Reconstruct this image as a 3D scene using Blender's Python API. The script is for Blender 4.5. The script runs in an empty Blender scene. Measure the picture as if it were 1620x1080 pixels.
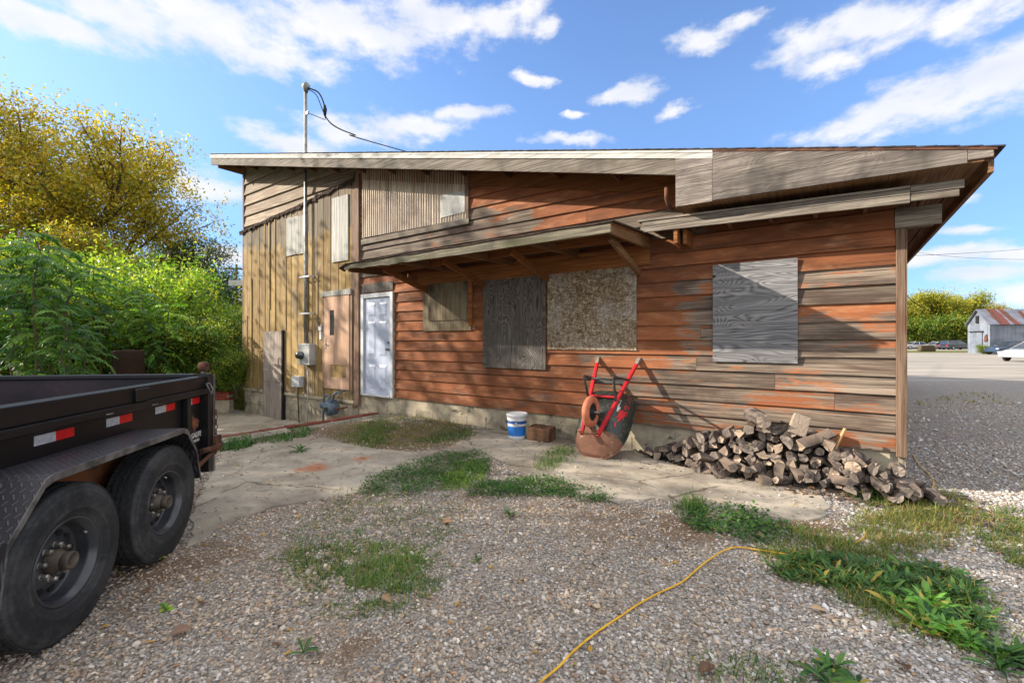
import bpy, math, random
import numpy as np
from mathutils import Vector, Matrix
R = math.radians
rng = random.Random(7)
sc = bpy.context.scene
col = sc.collection

# ------------------------------------------------------------------ camera, sky, sun, exposure
CAMZ = 1.45
F = 718.0
cam_d = bpy.data.cameras.new("camera")
cam_d.sensor_width = 36.0
cam_d.lens = F / 1620 * 36
cam_d.clip_start = 0.05
cam_d.clip_end = 2000
cam = bpy.data.objects.new("camera", cam_d)
cam.location = (0, 0, CAMZ)
cam.rotation_euler = (R(90), 0, 0)
col.objects.link(cam)
sc.camera = cam
sc.view_settings.view_transform = 'Standard'
sc.view_settings.look = 'None'
sc.view_settings.gamma = 1
sc.view_settings.exposure = 1.02
sc.cycles.max_bounces = 8
sc.cycles.transparent_max_bounces = 6

SUN = Vector((2.72, -0.284, -1.33)).normalized()          # the way the light travels
sun_el = math.asin(-SUN.z)
sun_az = math.atan2(-SUN.x, -SUN.y)                        # from +Y towards +X
ld = bpy.data.lights.new("sun", 'SUN')
ld.energy = 5.0
ld.angle = R(0.53)
ld.color = (1.0, 0.90, 0.76)
lo = bpy.data.objects.new("sun", ld)
lo.rotation_euler = SUN.to_track_quat('-Z', 'Y').to_euler()
lo.location = (-20, 0, 20)
col.objects.link(lo)


class G:
    """small node-graph helper"""
    def __init__(s, tree):
        s.t = tree; s.t.nodes.clear()
    def n(s, typ, ins=None, **props):
        nd = s.t.nodes.new(typ)
        for k, v in props.items(): setattr(nd, k, v)
        for k, v in (ins or {}).items(): s.put(nd.inputs[k], v)
        return nd
    def put(s, sock, v):
        if isinstance(v, bpy.types.NodeSocket): s.t.links.new(v, sock)
        elif isinstance(v, bpy.types.Node): s.t.links.new(v.outputs[0], sock)
        else:
            if isinstance(v, (tuple, list)) and len(v) == 3 and sock.type == 'RGBA': v = (*v, 1)
            sock.default_value = v
    def m(s, op, a, b=0.0, c=0.0, clamp=False):
        nd = s.n('ShaderNodeMath', {0: a, 1: b, 2: c}, operation=op); nd.use_clamp = clamp
        return nd.outputs[0]
    def vm(s, op, a, b=(0, 0, 0)):
        return s.n('ShaderNodeVectorMath', {0: a, 1: b}, operation=op).outputs[0]
    def mix(s, f, a, b, bt='MIX'):
        nd = s.n('ShaderNodeMix', data_type='RGBA', blend_type=bt)
        s.put(nd.inputs[0], f); s.put(nd.inputs[6], a); s.put(nd.inputs[7], b)
        return nd.outputs[2]
    def noise(s, vec, scale=5, detail=4, rough=0.55, dist=0.0, out=0):
        return s.n('ShaderNodeTexNoise', {'Vector': vec, 'Scale': scale, 'Detail': detail, 'Roughness': rough, 'Distortion': dist}).outputs[out]
    def vor(s, vec, scale=5, feature='F1', out=0, rand=1.0):
        return s.n('ShaderNodeTexVoronoi', {'Vector': vec, 'Scale': scale, 'Randomness': rand}, feature=feature).outputs[out]
    def ramp(s, f, stops, interp='LINEAR'):
        nd = s.n('ShaderNodeValToRGB', {0: f}); cr = nd.color_ramp; cr.interpolation = interp
        while len(cr.elements) < len(stops): cr.elements.new(0.5)
        for e, (p, c) in zip(cr.elements, stops):
            e.position = p; e.color = (*c, 1) if len(c) == 3 else c
        return nd.outputs[0]
    def step(s, f, a, b):
        return s.n('ShaderNodeMapRange', {0: f, 1: a, 2: b, 3: 0.0, 4: 1.0}, interpolation_type='SMOOTHSTEP').outputs[0]
    def scale(s, vec, v):
        return s.n('ShaderNodeVectorMath', {0: vec, 1: v}, operation='MULTIPLY').outputs[0]
    def obj(s): return s.n('ShaderNodeTexCoord').outputs['Object']
    def attr(s, name='Col'): return s.n('ShaderNodeAttribute', attribute_name=name)
    def sep(s, c): return s.n('ShaderNodeSeparateColor', {0: c}).outputs
    def bump(s, h, st=0.3, dist=0.01):
        return s.n('ShaderNodeBump', {'Height': h, 'Strength': st, 'Distance': dist}).outputs[0]


def C(r, g, b):
    f = lambda c: (c / 255 / 12.92) if c / 255 <= 0.04045 else ((c / 255 + 0.055) / 1.055) ** 2.4
    return (f(r), f(g), f(b))


world = bpy.data.worlds.new("World")
sc.world = world
world.use_nodes = True
g = G(world.node_tree)
sky = g.n('ShaderNodeTexSky', sky_type='NISHITA')
sky.sun_disc = False
sky.sun_elevation = sun_el
sky.sun_rotation = sun_az
sky.air_density = 1.0
sky.dust_density = 0.3
sky.ozone_density = 2.2
dirv = g.n('ShaderNodeTexCoord').outputs['Generated']
sx = g.n('ShaderNodeSeparateXYZ', {0: dirv}).outputs
az = g.m('ARCTAN2', sx[0], sx[1])
el = g.m('ARCSINE', sx[2])
ae = g.n('ShaderNodeCombineXYZ', {0: az, 1: el, 2: 0.0}).outputs[0]
warp = g.noise(g.scale(ae, (5, 9, 1)), 1.0, 5, 0.6, 0.0, 1)
warp2 = g.vm('SUBTRACT', warp, (0.5, 0.5, 0.5))
aew = g.vm('ADD', ae, g.scale(warp2, (0.16, 0.09, 0)))
# the clouds of that afternoon: centre and half extent of each lobe (picture of reference, converted to azimuth / elevation)
CL = [(60, 22, 150, 28), (200, 32, 150, 36), (330, 40, 150, 40), (430, 85, 120, 32), (560, 45, 190, 42), (700, 30, 130, 30), (800, 20, 80, 22),
      (865, 45, 34, 16), (455, 222, 90, 18), (570, 205, 90, 24), (660, 195, 80, 20), (730, 183, 60, 12), (330, 290, 90, 18), (370, 412, 50, 16),
      (1118, 55, 62, 24), (1180, 28, 34, 18), (995, 143, 54, 15), (1072, 174, 30, 14), (850, 124, 34, 9), (905, 184, 22, 6), (900, 226, 60, 8),
      (1300, 55, 80, 30), (1400, 30, 120, 40), (1530, 20, 120, 40), (1330, 95, 90, 22), (1400, 185, 160, 26), (1500, 150, 130, 42), (1590, 120, 120, 60),
      (1570, 440, 110, 22), (1490, 408, 90, 14), (1610, 405, 90, 18), (1520, 365, 60, 10), (1640, 470, 70, 18), (1500, 320, 60, 8)]
dens = None
for (px, py, wx, wy) in CL:
    dx, dz = (px - 810) / F, (540 - py) / F
    a0 = math.atan2(dx, 1); e0 = math.atan2(dz, math.hypot(dx, 1))
    wa = wx / F / (1 + dx * dx) * 1.15; we = wy / F / math.hypot(dx, 1) / (1 + dz * dz) * 1.25
    q = g.scale(g.vm('SUBTRACT', aew, (a0, e0, 0)), (1 / wa, 1 / we, 0))
    L = g.n('ShaderNodeVectorMath', {0: q}, operation='LENGTH').outputs['Value']
    dd = g.m('SUBTRACT', 1.0, L)
    dens = dd if dens is None else g.n('ShaderNodeMath', {0: dens, 1: dd, 2: 0.35}, operation='SMOOTH_MAX').outputs[0]
fine = g.noise(g.scale(ae, (14, 26, 1)), 1.0, 8, 0.62)
dens = g.m('ADD', dens, g.m('MULTIPLY', g.m('SUBTRACT', fine, 0.5), 2.0))
# unseen bright cloud behind and overhead, added as neutral fill light
back = g.noise(g.scale(dirv, (1.6, 1.6, 4.0)), 1.3, 7, 0.6)
fill_mask = g.m('MULTIPLY', g.step(back, 0.36, 0.52), g.m('MAXIMUM', g.step(sx[1], 0.30, 0.0), g.step(sx[2], 0.62, 0.75)))
mask = g.m('MAXIMUM', g.step(dens, -0.15, 0.75), fill_mask)
mask = g.m('MULTIPLY', mask, g.step(sx[2], 0.0, 0.03))
hs = g.n('ShaderNodeHueSaturation', {'Color': sky.outputs[0], 'Hue': 0.508, 'Saturation': 1.12, 'Value': 1.0}).outputs[0]
low = g.step(sx[2], 0.50, 0.02)
lift = g.mix(low, hs, g.scale(hs, (0.36, 0.47, 0.66)))
shade = g.noise(g.scale(ae, (6, 12, 1)), 1.0, 5, 0.5)
ccol = g.ramp(shade, [(0.3, (2.7, 2.85, 3.2)), (0.62, (3.5, 3.45, 3.5))])
ccol = g.mix(g.m('MULTIPLY', fill_mask, 1.0), ccol, (6.7, 6.6, 6.5))
out = g.mix(g.m('MULTIPLY', mask, 0.93), lift, ccol)
bg = g.n('ShaderNodeBackground', {0: out, 1: 0.15})
g.n('ShaderNodeOutputWorld', {0: bg})

# ------------------------------------------------------------------ geometry helpers
NX, NY = math.sin(R(35.4)), math.cos(R(35.4))             # points into the building
UX, UY = NY, -NX                                           # along the front wall, to the right
DW = 5.94
HOUSE_LOC = Vector((DW * NX, DW * NY, 0)); HOUSE_ROT = R(-35.4)


def ground(x, y, z=0.0):
    dep = F * (CAMZ - z) / (y - 540)
    return Vector(((x - 810) / F * dep, dep, z))
def at(x, y, dep): return Vector(((x - 810) / F * dep, dep, CAMZ + (540 - y) / F * dep))
def wall_sz(x, y, d=0.0):
    """pixel of the reference -> (s, z) on the plane d metres in front of the front wall"""
    r = (x - 810) / F
    dep = (DW - d) / (NX * r + NY)
    return (r * dep * UX + dep * UY, CAMZ + (540 - y) / F * dep)
def SW(s, d=0.0, z=0.0):
    return Vector(((DW - d) * NX + s * UX, (DW - d) * NY + s * UY, z))
def st_of(x, y):                                           # world -> (s, distance in front of the wall)
    return x * UX + y * UY, DW - (x * NX + y * NY)


class MB:
    def __init__(s): s.v = []; s.f = []; s.c = []; s.sm = []
    def add(s, verts, faces, c=(0.5, 0.5, 0.5), smooth=False):
        o = len(s.v)
        s.v.extend([tuple(p) for p in verts])
        s.f.extend([tuple(i + o for i in f) for f in faces])
        if c and isinstance(c[0], (tuple, list)): s.c.extend(c)
        else: s.c.extend([tuple(c)] * len(verts))
        s.sm.extend([smooth] * len(faces))
        return s
    def box(s, x0, x1, y0, y1, z0, z1, c=(0.5, 0.5, 0.5)):
        return s.add([(x0, y0, z0), (x1, y0, z0), (x1, y1, z0), (x0, y1, z0), (x0, y0, z1), (x1, y0, z1), (x1, y1, z1), (x0, y1, z1)],
                     [(0, 3, 2, 1), (4, 5, 6, 7), (0, 1, 5, 4), (1, 2, 6, 5), (2, 3, 7, 6), (3, 0, 4, 7)], c)
    def hexa(s, p, c=(0.5, 0.5, 0.5)):                    # 8 corners, bottom ring then top ring
        return s.add(p, [(0, 3, 2, 1), (4, 5, 6, 7), (0, 1, 5, 4), (1, 2, 6, 5), (2, 3, 7, 6), (3, 0, 4, 7)], c)
    def prism(s, poly, vec, c=(0.5, 0.5, 0.5)):           # polygon of 3D points pushed along vec
        n = len(poly); a = [Vector(p) for p in poly]; b = [p + Vector(vec) for p in a]
        return s.add(a + b, [tuple(range(n)), tuple(range(2 * n - 1, n - 1, -1))] + [(i, i + n, (i + 1) % n + n, (i + 1) % n) for i in range(n)], c)
    def beam(s, a, b, w, h, c=(0.5, 0.5, 0.5), up=(0, 0, 1)):
        a = Vector(a); b = Vector(b); d = (b - a).normalized(); u = Vector(up)
        sd = d.cross(u).normalized(); u = sd.cross(d).normalized()
        p = []
        for q in (a, b):
            for i, j in ((-1, -1), (1, -1), (1, 1), (-1, 1)): p.append(q + sd * (i * w / 2) + u * (j * h / 2))
        return s.add(p, [(0, 1, 2, 3), (7, 6, 5, 4), (0, 4, 5, 1), (1, 5, 6, 2), (2, 6, 7, 3), (3, 7, 4, 0)], c)
    def tube(s, path, r, n=8, c=(0.5, 0.5, 0.5), cap=True, smooth=True):
        path = [Vector(p) for p in path]; k = len(path)
        rs = r if isinstance(r, (list, tuple)) else [r] * k
        vs = []; prev = None
        for i, p in enumerate(path):
            d = (path[min(i + 1, k - 1)] - path[max(i - 1, 0)])
            d = d.normalized() if d.length > 1e-9 else Vector((0, 0, 1))
            if prev is None: prev = d.orthogonal().normalized()
            sd = (prev - d * prev.dot(d))
            sd = sd.normalized() if sd.length > 1e-6 else d.orthogonal().normalized()
            prev = sd; up = d.cross(sd)
            for j in range(n):
                a = 2 * math.pi * j / n
                vs.append(p + (sd * math.cos(a) + up * math.sin(a)) * rs[i])
        fs = [(i * n + j, i * n + (j + 1) % n, (i + 1) * n + (j + 1) % n, (i + 1) * n + j) for i in range(k - 1) for j in range(n)]
        s.add(vs, fs, c, smooth)
        if cap:
            o = len(s.v) - len(vs)
            s.f.append(tuple(o + j for j in range(n - 1, -1, -1))); s.f.append(tuple(o + (k - 1) * n + j for j in range(n))); s.sm += [False, False]
        return s
    def lathe(s, prof, M=None, n=32, c=(0.5, 0.5, 0.5), smooth=True, close=False):
        """prof: (radius, height) or (radius, height, colour); spun about local z, placed by matrix M"""
        M = M or Matrix.Identity(4); vs = []; cs = []
        for p in prof:
            for j in range(n):
                a = 2 * math.pi * j / n
                vs.append(M @ Vector((p[0] * math.cos(a), p[0] * math.sin(a), p[1]))); cs.append(p[2] if len(p) > 2 else c)
        k = len(prof)
        rr = range(k if close else k - 1)
        fs = [(i * n + j, i * n + (j + 1) % n, ((i + 1) % k) * n + (j + 1) % n, ((i + 1) % k) * n + j) for i in rr for j in range(n)]
        return s.add(vs, fs, cs, smooth)
    def build(s, name, mat, parent=None, bevel=0.0, fix=True):
        me = bpy.data.meshes.new(name)
        me.from_pydata(s.v, [], s.f)
        if mat: me.materials.append(mat)
        me.polygons.foreach_set('use_smooth', s.sm)
        at_ = me.color_attributes.new('Col', 'FLOAT_COLOR', 'POINT')
        arr = np.ones((len(s.v), 4), dtype=np.float32); arr[:, :3] = np.array(s.c, dtype=np.float32)[:, :3]
        at_.data.foreach_set('color', arr.ravel())
        if fix:
            import bmesh
            bm = bmesh.new(); bm.from_mesh(me); bmesh.ops.recalc_face_normals(bm, faces=bm.faces); bm.to_mesh(me); bm.free()
        me.update()
        o = bpy.data.objects.new(name, me)
        col.objects.link(o)
        if parent: o.parent = parent
        if bevel:
            b = o.modifiers.new('bevel', 'BEVEL'); b.width = bevel; b.segments = 2; b.limit_method = 'ANGLE'; b.angle_limit = R(40)
        return o


def np_mesh(name, verts, faces, colors, mat, smooth=False, parent=None):
    """verts (n,3), faces (m,k) int, colours (n,3): big meshes, fast"""
    me = bpy.data.meshes.new(name)
    nv, (nf, k) = len(verts), faces.shape
    me.vertices.add(nv); me.vertices.foreach_set('co', np.asarray(verts, np.float32).ravel())
    me.loops.add(nf * k); me.loops.foreach_set('vertex_index', faces.astype(np.int32).ravel())
    me.polygons.add(nf); me.polygons.foreach_set('loop_start', (np.arange(nf) * k).astype(np.int32))
    me.polygons.foreach_set('loop_total', np.full(nf, k, np.int32))
    me.polygons.foreach_set('use_smooth', np.full(nf, smooth, bool))
    ca = me.color_attributes.new('Col', 'FLOAT_COLOR', 'POINT')
    arr = np.ones((nv, 4), np.float32); arr[:, :3] = colors
    ca.data.foreach_set('color', arr.ravel())
    me.materials.append(mat); me.update(calc_edges=True); me.validate()
    o = bpy.data.objects.new(name, me); col.objects.link(o)
    if parent: o.parent = parent
    return o


def empty(name, loc=(0, 0, 0), rz=0.0, label=None, cat=None, group=None):
    o = bpy.data.objects.new(name, None); o.location = loc; o.rotation_euler = (0, 0, rz); o.empty_display_size = 0.2
    col.objects.link(o)
    if label: tag(o, label, cat, group)
    return o
def tag(o, label=None, cat=None, group=None, kind=None):
    if label: o['label'] = label
    if cat: o['category'] = cat
    if group: o['group'] = group
    if kind: o['kind'] = kind
    return o
def copy_tree(o, parent=None):
    c = o.copy(); col.objects.link(c); c.parent = parent
    for ch in list(o.children): copy_tree(ch, c)
    return c


# ------------------------------------------------------------------ materials
def new_mat(name):
    m = bpy.data.materials.new(name); m.use_nodes = True
    return m, G(m.node_tree)
def finish(g, base, rough=0.8, normal=None, metal=0.0, spec=0.5, **kw):
    ins = {'Base Color': base, 'Roughness': rough, 'Metallic': metal, 'Specular IOR Level': spec}
    if normal is not None: ins['Normal'] = normal
    ins.update(kw)
    b = g.n('ShaderNodeBsdfPrincipled', ins)
    g.n('ShaderNodeOutputMaterial', {0: b})
    return b


def wood(name, bare, paint=None, axis=0, grain=46.0, along=1.6, cath=0.0, bump=0.5, contrast=1.0, knots=False, cs=(0.9, 4.0), cf=70.0, stain=0.0):
    """Col.r = board tone / seed, Col.g = how far the paint has worn off, Col.b = second seed"""
    m, g = new_mat(name)
    co = g.obj(); at_ = g.sep(g.attr().outputs[0])
    seed = g.m('MULTIPLY', at_[0], 41.0)
    sv = g.n('ShaderNodeCombineXYZ', {0: seed, 1: seed, 2: g.m('MULTIPLY', at_[2], 23.0)}).outputs[0]
    co = g.vm('ADD', co, sv)
    def sc3(a, b): v = [b, b, b]; v[axis] = a; return tuple(v)
    n1 = g.noise(g.scale(co, sc3(along, grain)), 1.0, 6, 0.7, 0.3)
    n2 = g.noise(g.scale(co, sc3(1.1, 5.0)), 1.0, 5, 0.6, 0.6)
    f = g.step(n1, 0.5 - 0.22 / contrast, 0.5 + 0.22 / contrast)
    h = n1
    if cath:
        n3 = g.noise(g.scale(co, sc3(cs[0], cs[1])), 1.0, 1.5, 0.4, 0.8)
        ln = g.m('MULTIPLY_ADD', g.m('SINE', g.m('MULTIPLY', n3, cf)), 0.5, 0.5)
        ln = g.m('POWER', ln, 0.7)
        f = g.m('ADD', g.m('MULTIPLY', f, 1 - cath), g.m('MULTIPLY', ln, cath))
        h = g.m('ADD', g.m('MULTIPLY', n1, 0.4), g.m('MULTIPLY', ln, 0.6))
    c = g.mix(f, bare[0], bare[1])
    if len(bare) > 2: c = g.mix(g.step(n2, 0.45, 0.72), c, bare[2])
    if knots:
        kd = g.vor(g.scale(co, sc3(2.2, 3.6)), 1.0)
        c = g.mix(g.step(kd, 0.10, 0.03), c, (0.02, 0.015, 0.012))
    if paint:
        w = g.m('ADD', at_[1], g.m('ADD', g.m('MULTIPLY', g.m('SUBTRACT', n2, 0.5), 2.0), g.m('MULTIPLY', g.m('SUBTRACT', n1, 0.5), 1.1)))
        nf_ = g.noise(g.scale(co, sc3(9, 60)), 1.0, 3, 0.6)
        pf = g.step(g.m('ADD', w, g.m('MULTIPLY', g.m('SUBTRACT', nf_, .5), .5)), 0.40, 0.60)
        pc = g.mix(g.step(n2, 0.3, 0.7), paint[0], paint[1])
        n4 = g.noise(g.scale(co, sc3(3, 10)), 1.0, 4, 0.6)
        pc = g.mix(g.m('MULTIPLY', g.step(n4, 0.5, 0.75), 0.6), pc, paint[-1])
        c = g.mix(pf, pc, c)
    ck = g.noise(g.scale(co, sc3(0.7, 85)), 1.0, 2, 0.5)
    c = g.mix(g.m('MULTIPLY', g.step(ck, 0.66, 0.70), 0.75), c, (0.012, 0.009, 0.007))
    if stain:
        ns = g.noise(g.scale(co, (1.3, 1.3, 0.9)), 1.0, 4, 0.6)
        c = g.mix(g.m('MULTIPLY', g.step(ns, 0.5, 0.7), stain), c, (0.03, 0.027, 0.024))
    tone = g.m('MULTIPLY_ADD', g.m('FRACT', g.m('MULTIPLY', at_[0], 7.31)), 0.42, 0.79)
    c = g.mix(1.0, c, g.n('ShaderNodeCombineXYZ', {0: tone, 1: tone, 2: tone}).outputs[0], 'MULTIPLY')
    finish(g, c, 0.82, g.bump(h, bump, 0.006), spec=0.25)
    return m

OR1, OR2, OR3 = C(143, 87, 55), C(98, 61, 41), C(168, 121, 88)
M = {}
M['siding'] = wood('orange_stained_siding', [C(34, 30, 29), C(146, 130, 114), C(80, 64, 55)], [OR1, OR2, OR3], axis=0, grain=60, along=1.2)
M['siding_grey'] = wood('grey_siding', [C(76, 66, 56), C(178, 160, 138), C(124, 106, 90)], axis=0, grain=60, along=1.3)
M['yellow'] = wood('yellow_board_siding', [C(58, 50, 40), C(150, 136, 114), C(104, 86, 66)], [C(158, 132, 84), C(126, 100, 62), C(180, 158, 116)], axis=2, grain=60, along=1.3)
M['oldwood'] = wood('weathered_timber', [C(66, 60, 55), C(160, 150, 136), C(104, 92, 80)], axis=0, grain=55, along=1.5, stain=0.5)
M['oldwood_z'] = wood('weathered_post', [C(78, 58, 46), C(150, 126, 106), C(104, 76, 58)], axis=2, grain=50, along=1.2)
M['oldwood_y'] = wood('weathered_rafter', [C(78, 58, 42), C(142, 108, 76), C(110, 78, 50)], axis=1, grain=50, along=1.5)
M['brownwood'] = wood('brown_timber', [C(92, 56, 30), C(156, 102, 58), C(124, 78, 42)], axis=0, grain=40, along=1.5)
M['mossy'] = wood('mossy_board', [C(58, 54, 44), C(136, 128, 110), C(78, 76, 54)], axis=0, grain=50, along=1.5, stain=0.7)
M['ply_dark'] = wood('dark_plywood', [C(34, 32, 31), C(122, 115, 108), C(80, 74, 68)], axis=2, grain=60, along=1.6, cath=0.6, cs=(1.0, 4.5), cf=150, contrast=1.3)
M['ply_grey'] = wood('grey_plywood', [C(54, 55, 60), C(150, 148, 148), C(106, 105, 106)], axis=0, grain=70, along=1.6, cath=0.45, cs=(0.8, 3.6), cf=190, contrast=1.3, knots=True)
M['ply_fascia'] = wood('fascia_plywood', [C(66, 60, 58), C(150, 140, 130), C(104, 95, 90)], axis=0, grain=60, along=2.0, cath=0.10, cs=(1.2, 3.6), cf=110, stain=0.75)
M['ply_small'] = wood('stained_plywood', [C(96, 84, 66), C(166, 152, 126), C(120, 100, 74)], axis=2, grain=50, along=1.3, stain=0.8)
M['tandoor'] = wood('pinkish_brown_door', [C(150, 118, 96), C(192, 160, 136), C(166, 132, 108)], axis=2, grain=30, along=1.2, stain=0.3, bump=0.25)
M['greydoor'] = wood('faded_grey_door', [C(120, 108, 98), C(170, 158, 148), C(140, 128, 118)], axis=2, grain=26, along=2, stain=0.35, bump=0.25)
M['whitewood'] = wood('whitewashed_boards', [C(120, 118, 112), C(184, 182, 176), C(158, 156, 148)], axis=2, grain=26, along=1.0, bump=0.2)


def plain(name, c1, c2=None, rough=0.6, scale=6, metal=0.0, bump=0.0, spec=0.5, detail=5, spots=None, fine=0.0):
    m, g = new_mat(name)
    co = g.obj(); n = g.noise(co, scale, detail, 0.6)
    c = g.mix(g.step(n, 0.35, 0.68), c1, c2 or tuple(v * 0.75 for v in c1))
    if spots:
        ns = g.noise(co, spots[1], 6, 0.65, 0.5)
        c = g.mix(g.step(ns, spots[2], spots[2] + 0.07), c, spots[0])
    nf = g.noise(co, scale * 12, 3, 0.6)
    finish(g, c, g.m('MULTIPLY_ADD', n, 0.3, rough - 0.12), g.bump(g.m('ADD', n, nf), bump, 0.01) if bump else None, metal, spec)
    return m

def vcol(name, rough=0.8, bump=0.0, spec=0.3, scale=30, metal=0.0):
    """colour carried by the mesh itself, roughened by noise"""
    m, g = new_mat(name)
    co = g.obj(); n = g.noise(co, scale, 4, 0.6)
    k = g.m('MULTIPLY_ADD', n, 0.7, 0.65)
    c = g.mix(1.0, g.attr().outputs[0], g.n('ShaderNodeCombineXYZ', {0: k, 1: k, 2: k}).outputs[0], 'MULTIPLY')
    finish(g, c, rough, g.bump(n, bump, 0.01) if bump else None, metal, spec)
    return m

def leaf(name, trans=0.35, rough=0.5):
    m, g = new_mat(name)
    c = g.attr().outputs[0]
    p = g.n('ShaderNodeBsdfPrincipled', {'Base Color': c, 'Roughness': rough, 'Specular IOR Level': 0.35})
    t = g.n('ShaderNodeBsdfTranslucent', {0: g.mix(1.0, c, (1.5, 1.5, 0.7), 'MULTIPLY')})
    mx = g.n('ShaderNodeMixShader', {0: trans, 1: p, 2: t})
    g.n('ShaderNodeOutputMaterial', {0: mx})
    return m

M['leaf'] = leaf('tree_leaves', 0.4)
M['grass'] = leaf('grass_blades', 0.3, 0.6)
M['vc'] = vcol('mottled_surface')
M['bark'] = vcol('tree_bark', 0.9, 0.6, 0.2, 14)
M['stone'] = vcol('gravel_stones', 0.85, 0.0, 0.3, 60)
M['log'] = vcol('split_firewood', 0.88, 0.9, 0.15, 45)
M['foundation'] = plain('old_foundation_concrete', C(176, 164, 140), C(128, 118, 102), 0.9, 3.0, bump=0.5, spots=(C(90, 84, 74), 2.2, 0.58))
M['white_metal'] = plain('white_painted_metal', C(196, 196, 198), C(176, 178, 180), 0.45, 5, bump=0.02)
M['white_door'] = plain('white_door_paint', C(172, 180, 198), C(156, 166, 186), 0.4, 3, bump=0.01)
M['drip'] = wood('weathered_white_drip', [C(150, 148, 142), C(206, 204, 198), C(170, 168, 160)], axis=0, grain=30, along=.8, bump=.15)
M['galv'] = plain('galvanised_steel', C(150, 150, 148), C(110, 110, 108), 0.45, 8, metal=0.6)
M['greybox'] = plain('grey_enclosure', C(176, 176, 172), C(150, 150, 146), 0.5, 5)
M['gasmeter'] = plain('blue_grey_gas_meter', C(96, 112, 126), C(66, 78, 90), 0.5, 8, bump=0.1, spots=(C(90, 60, 44), 9, 0.62))
M['rust'] = plain('rusty_iron', C(104, 62, 40), C(60, 38, 28), 0.85, 9, bump=0.3)
M['dark'] = plain('black_rubber', C(28, 28, 28), C(18, 18, 18), 0.7, 10)
M['flash'] = plain('rotten_dark_flashing', C(70, 48, 36), C(38, 30, 26), 0.95, 14, bump=0.5)
M['shingle'] = plain('asphalt_shingles', C(62, 58, 56), C(40, 38, 38), 0.95, 20, bump=0.5)
M['glass'] = plain('dark_window_glass', C(40, 48, 52), C(24, 28, 30), 0.12, 3, spec=0.8)
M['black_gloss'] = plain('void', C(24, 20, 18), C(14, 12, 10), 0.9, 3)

# bricks
m, g = new_mat('red_brick')
br = g.n('ShaderNodeTexBrick', {'Vector': g.n('ShaderNodeTexCoord').outputs['Object'], 'Color1': (*C(150, 66, 46), 1), 'Color2': (*C(110, 46, 36), 1), 'Mortar': (*C(158, 148, 134), 1), 'Scale': 1.0, 'Mortar Size': 0.008, 'Brick Width': 0.2, 'Row Height': 0.07})
nn = g.noise(g.obj(), 14, 5, 0.6)
finish(g, g.mix(g.step(nn, 0.5, 0.75), br.outputs[0], C(90, 60, 48)), 0.9, g.bump(nn, 0.4, 0.01)); M['brick'] = m

# OSB
m, g = new_mat('strand_board')
co = g.obj(); w = g.scale(g.vm('SUBTRACT', g.noise(co, 7, 3, 0.5, 0, 1), (0.5, 0.5, 0.5)), (0.12, 0.12, 0.12))
co2 = g.vm('ADD', co, w)
v1 = g.n('ShaderNodeTexVoronoi', {'Vector': g.scale(co2, (22, 22, 60)), 'Scale': 1.0}); v2 = g.n('ShaderNodeTexVoronoi', {'Vector': g.scale(co2, (55, 55, 20)), 'Scale': 1.0})
r1 = g.sep(v1.outputs['Color']); r2 = g.sep(v2.outputs['Color'])
f = g.m('ADD', g.m('MULTIPLY', r1[0], 0.55), g.m('MULTIPLY', r2[1], 0.45))
c = g.ramp(f, [(0.15, C(88, 72, 54)), (0.5, C(134, 116, 92)), (0.8, C(160, 146, 126)), (0.97, C(200, 190, 176))])
nb = g.noise(co, 2.0, 4, 0.6)
c = g.mix(g.m('MULTIPLY', g.step(nb, 0.42, 0.68), 0.75), c, g.mix(f, C(118, 106, 94), C(184, 176, 166)))
finish(g, c, 0.85, g.bump(f, 0.4, 0.004), spec=0.3); M['osb'] = m

# corrugated sheet
m, g = new_mat('faded_corrugated_sheet')
co = g.obj(); n = g.noise(g.scale(co, (26, 26, 0.8)), 1.0, 5, 0.65); nb = g.noise(g.scale(co, (1.2, 1.2, 0.9)), 1.0, 5, 0.6)
c = g.ramp(n, [(0.3, C(120, 96, 78)), (0.5, C(188, 172, 152)), (0.7, C(214, 204, 188))])
c = g.mix(g.m('MULTIPLY', g.step(nb, 0.45, 0.7), 0.6), c, C(128, 96, 72))
finish(g, c, 0.55, g.bump(n, 0.1, 0.01), 0.25); M['corr'] = m

# barn sheets
def sheet(name, a, b, rust, thr, ax=(5, 5, 0.4), freq=14):
    m, g = new_mat(name)
    co = g.obj(); s3 = g.n('ShaderNodeSeparateXYZ', {0: co}).outputs
    n = g.noise(g.scale(co, ax), 1.0, 3, 0.5)
    c = g.mix(g.step(g.noise(co, 0.8, 4), 0.35, 0.65), a, b)
    c = g.mix(g.step(n, thr, thr + 0.02), c, rust)
    rib = g.step(g.m('SINE', g.m('MULTIPLY', s3[0], freq)), 0.9, 1.0)
    c = g.mix(g.m('MULTIPLY', rib, 0.5), c, C(70, 74, 80))
    finish(g, c, 0.6, g.bump(rib, 0.5, 0.03), 0.1); return m
M['barn_wall'] = sheet('weathered_barn_sheet', C(126, 132, 142), C(98, 104, 114), C(90, 80, 76), 0.72)
M['barn_roof'] = sheet('rusty_barn_roof', C(122, 124, 134), C(100, 102, 112), C(108, 52, 40), 0.54, (1.1, 0.1, 0.1), 8)
# ------------------------------------------------------------------ the boarded-up house (local axes: x along the front, -y out of the wall, z up)
def zr(s): return 3.59 + 0.2347 * (-1.1 - s)
def s_at(z, off=0.12): return -1.1 - (z + off - 3.59) / 0.2347      # where the roof underside comes down to z
house = empty('boarded_house', HOUSE_LOC, HOUSE_ROT, 'long low-roofed wooden house with orange-brown clapboards, boarded windows and yellow board end', 'house')
S_R, S_P, S_D, S_L = 0.585, 0.50, -8.10, -13.27
DEPTH = 14.6

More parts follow.
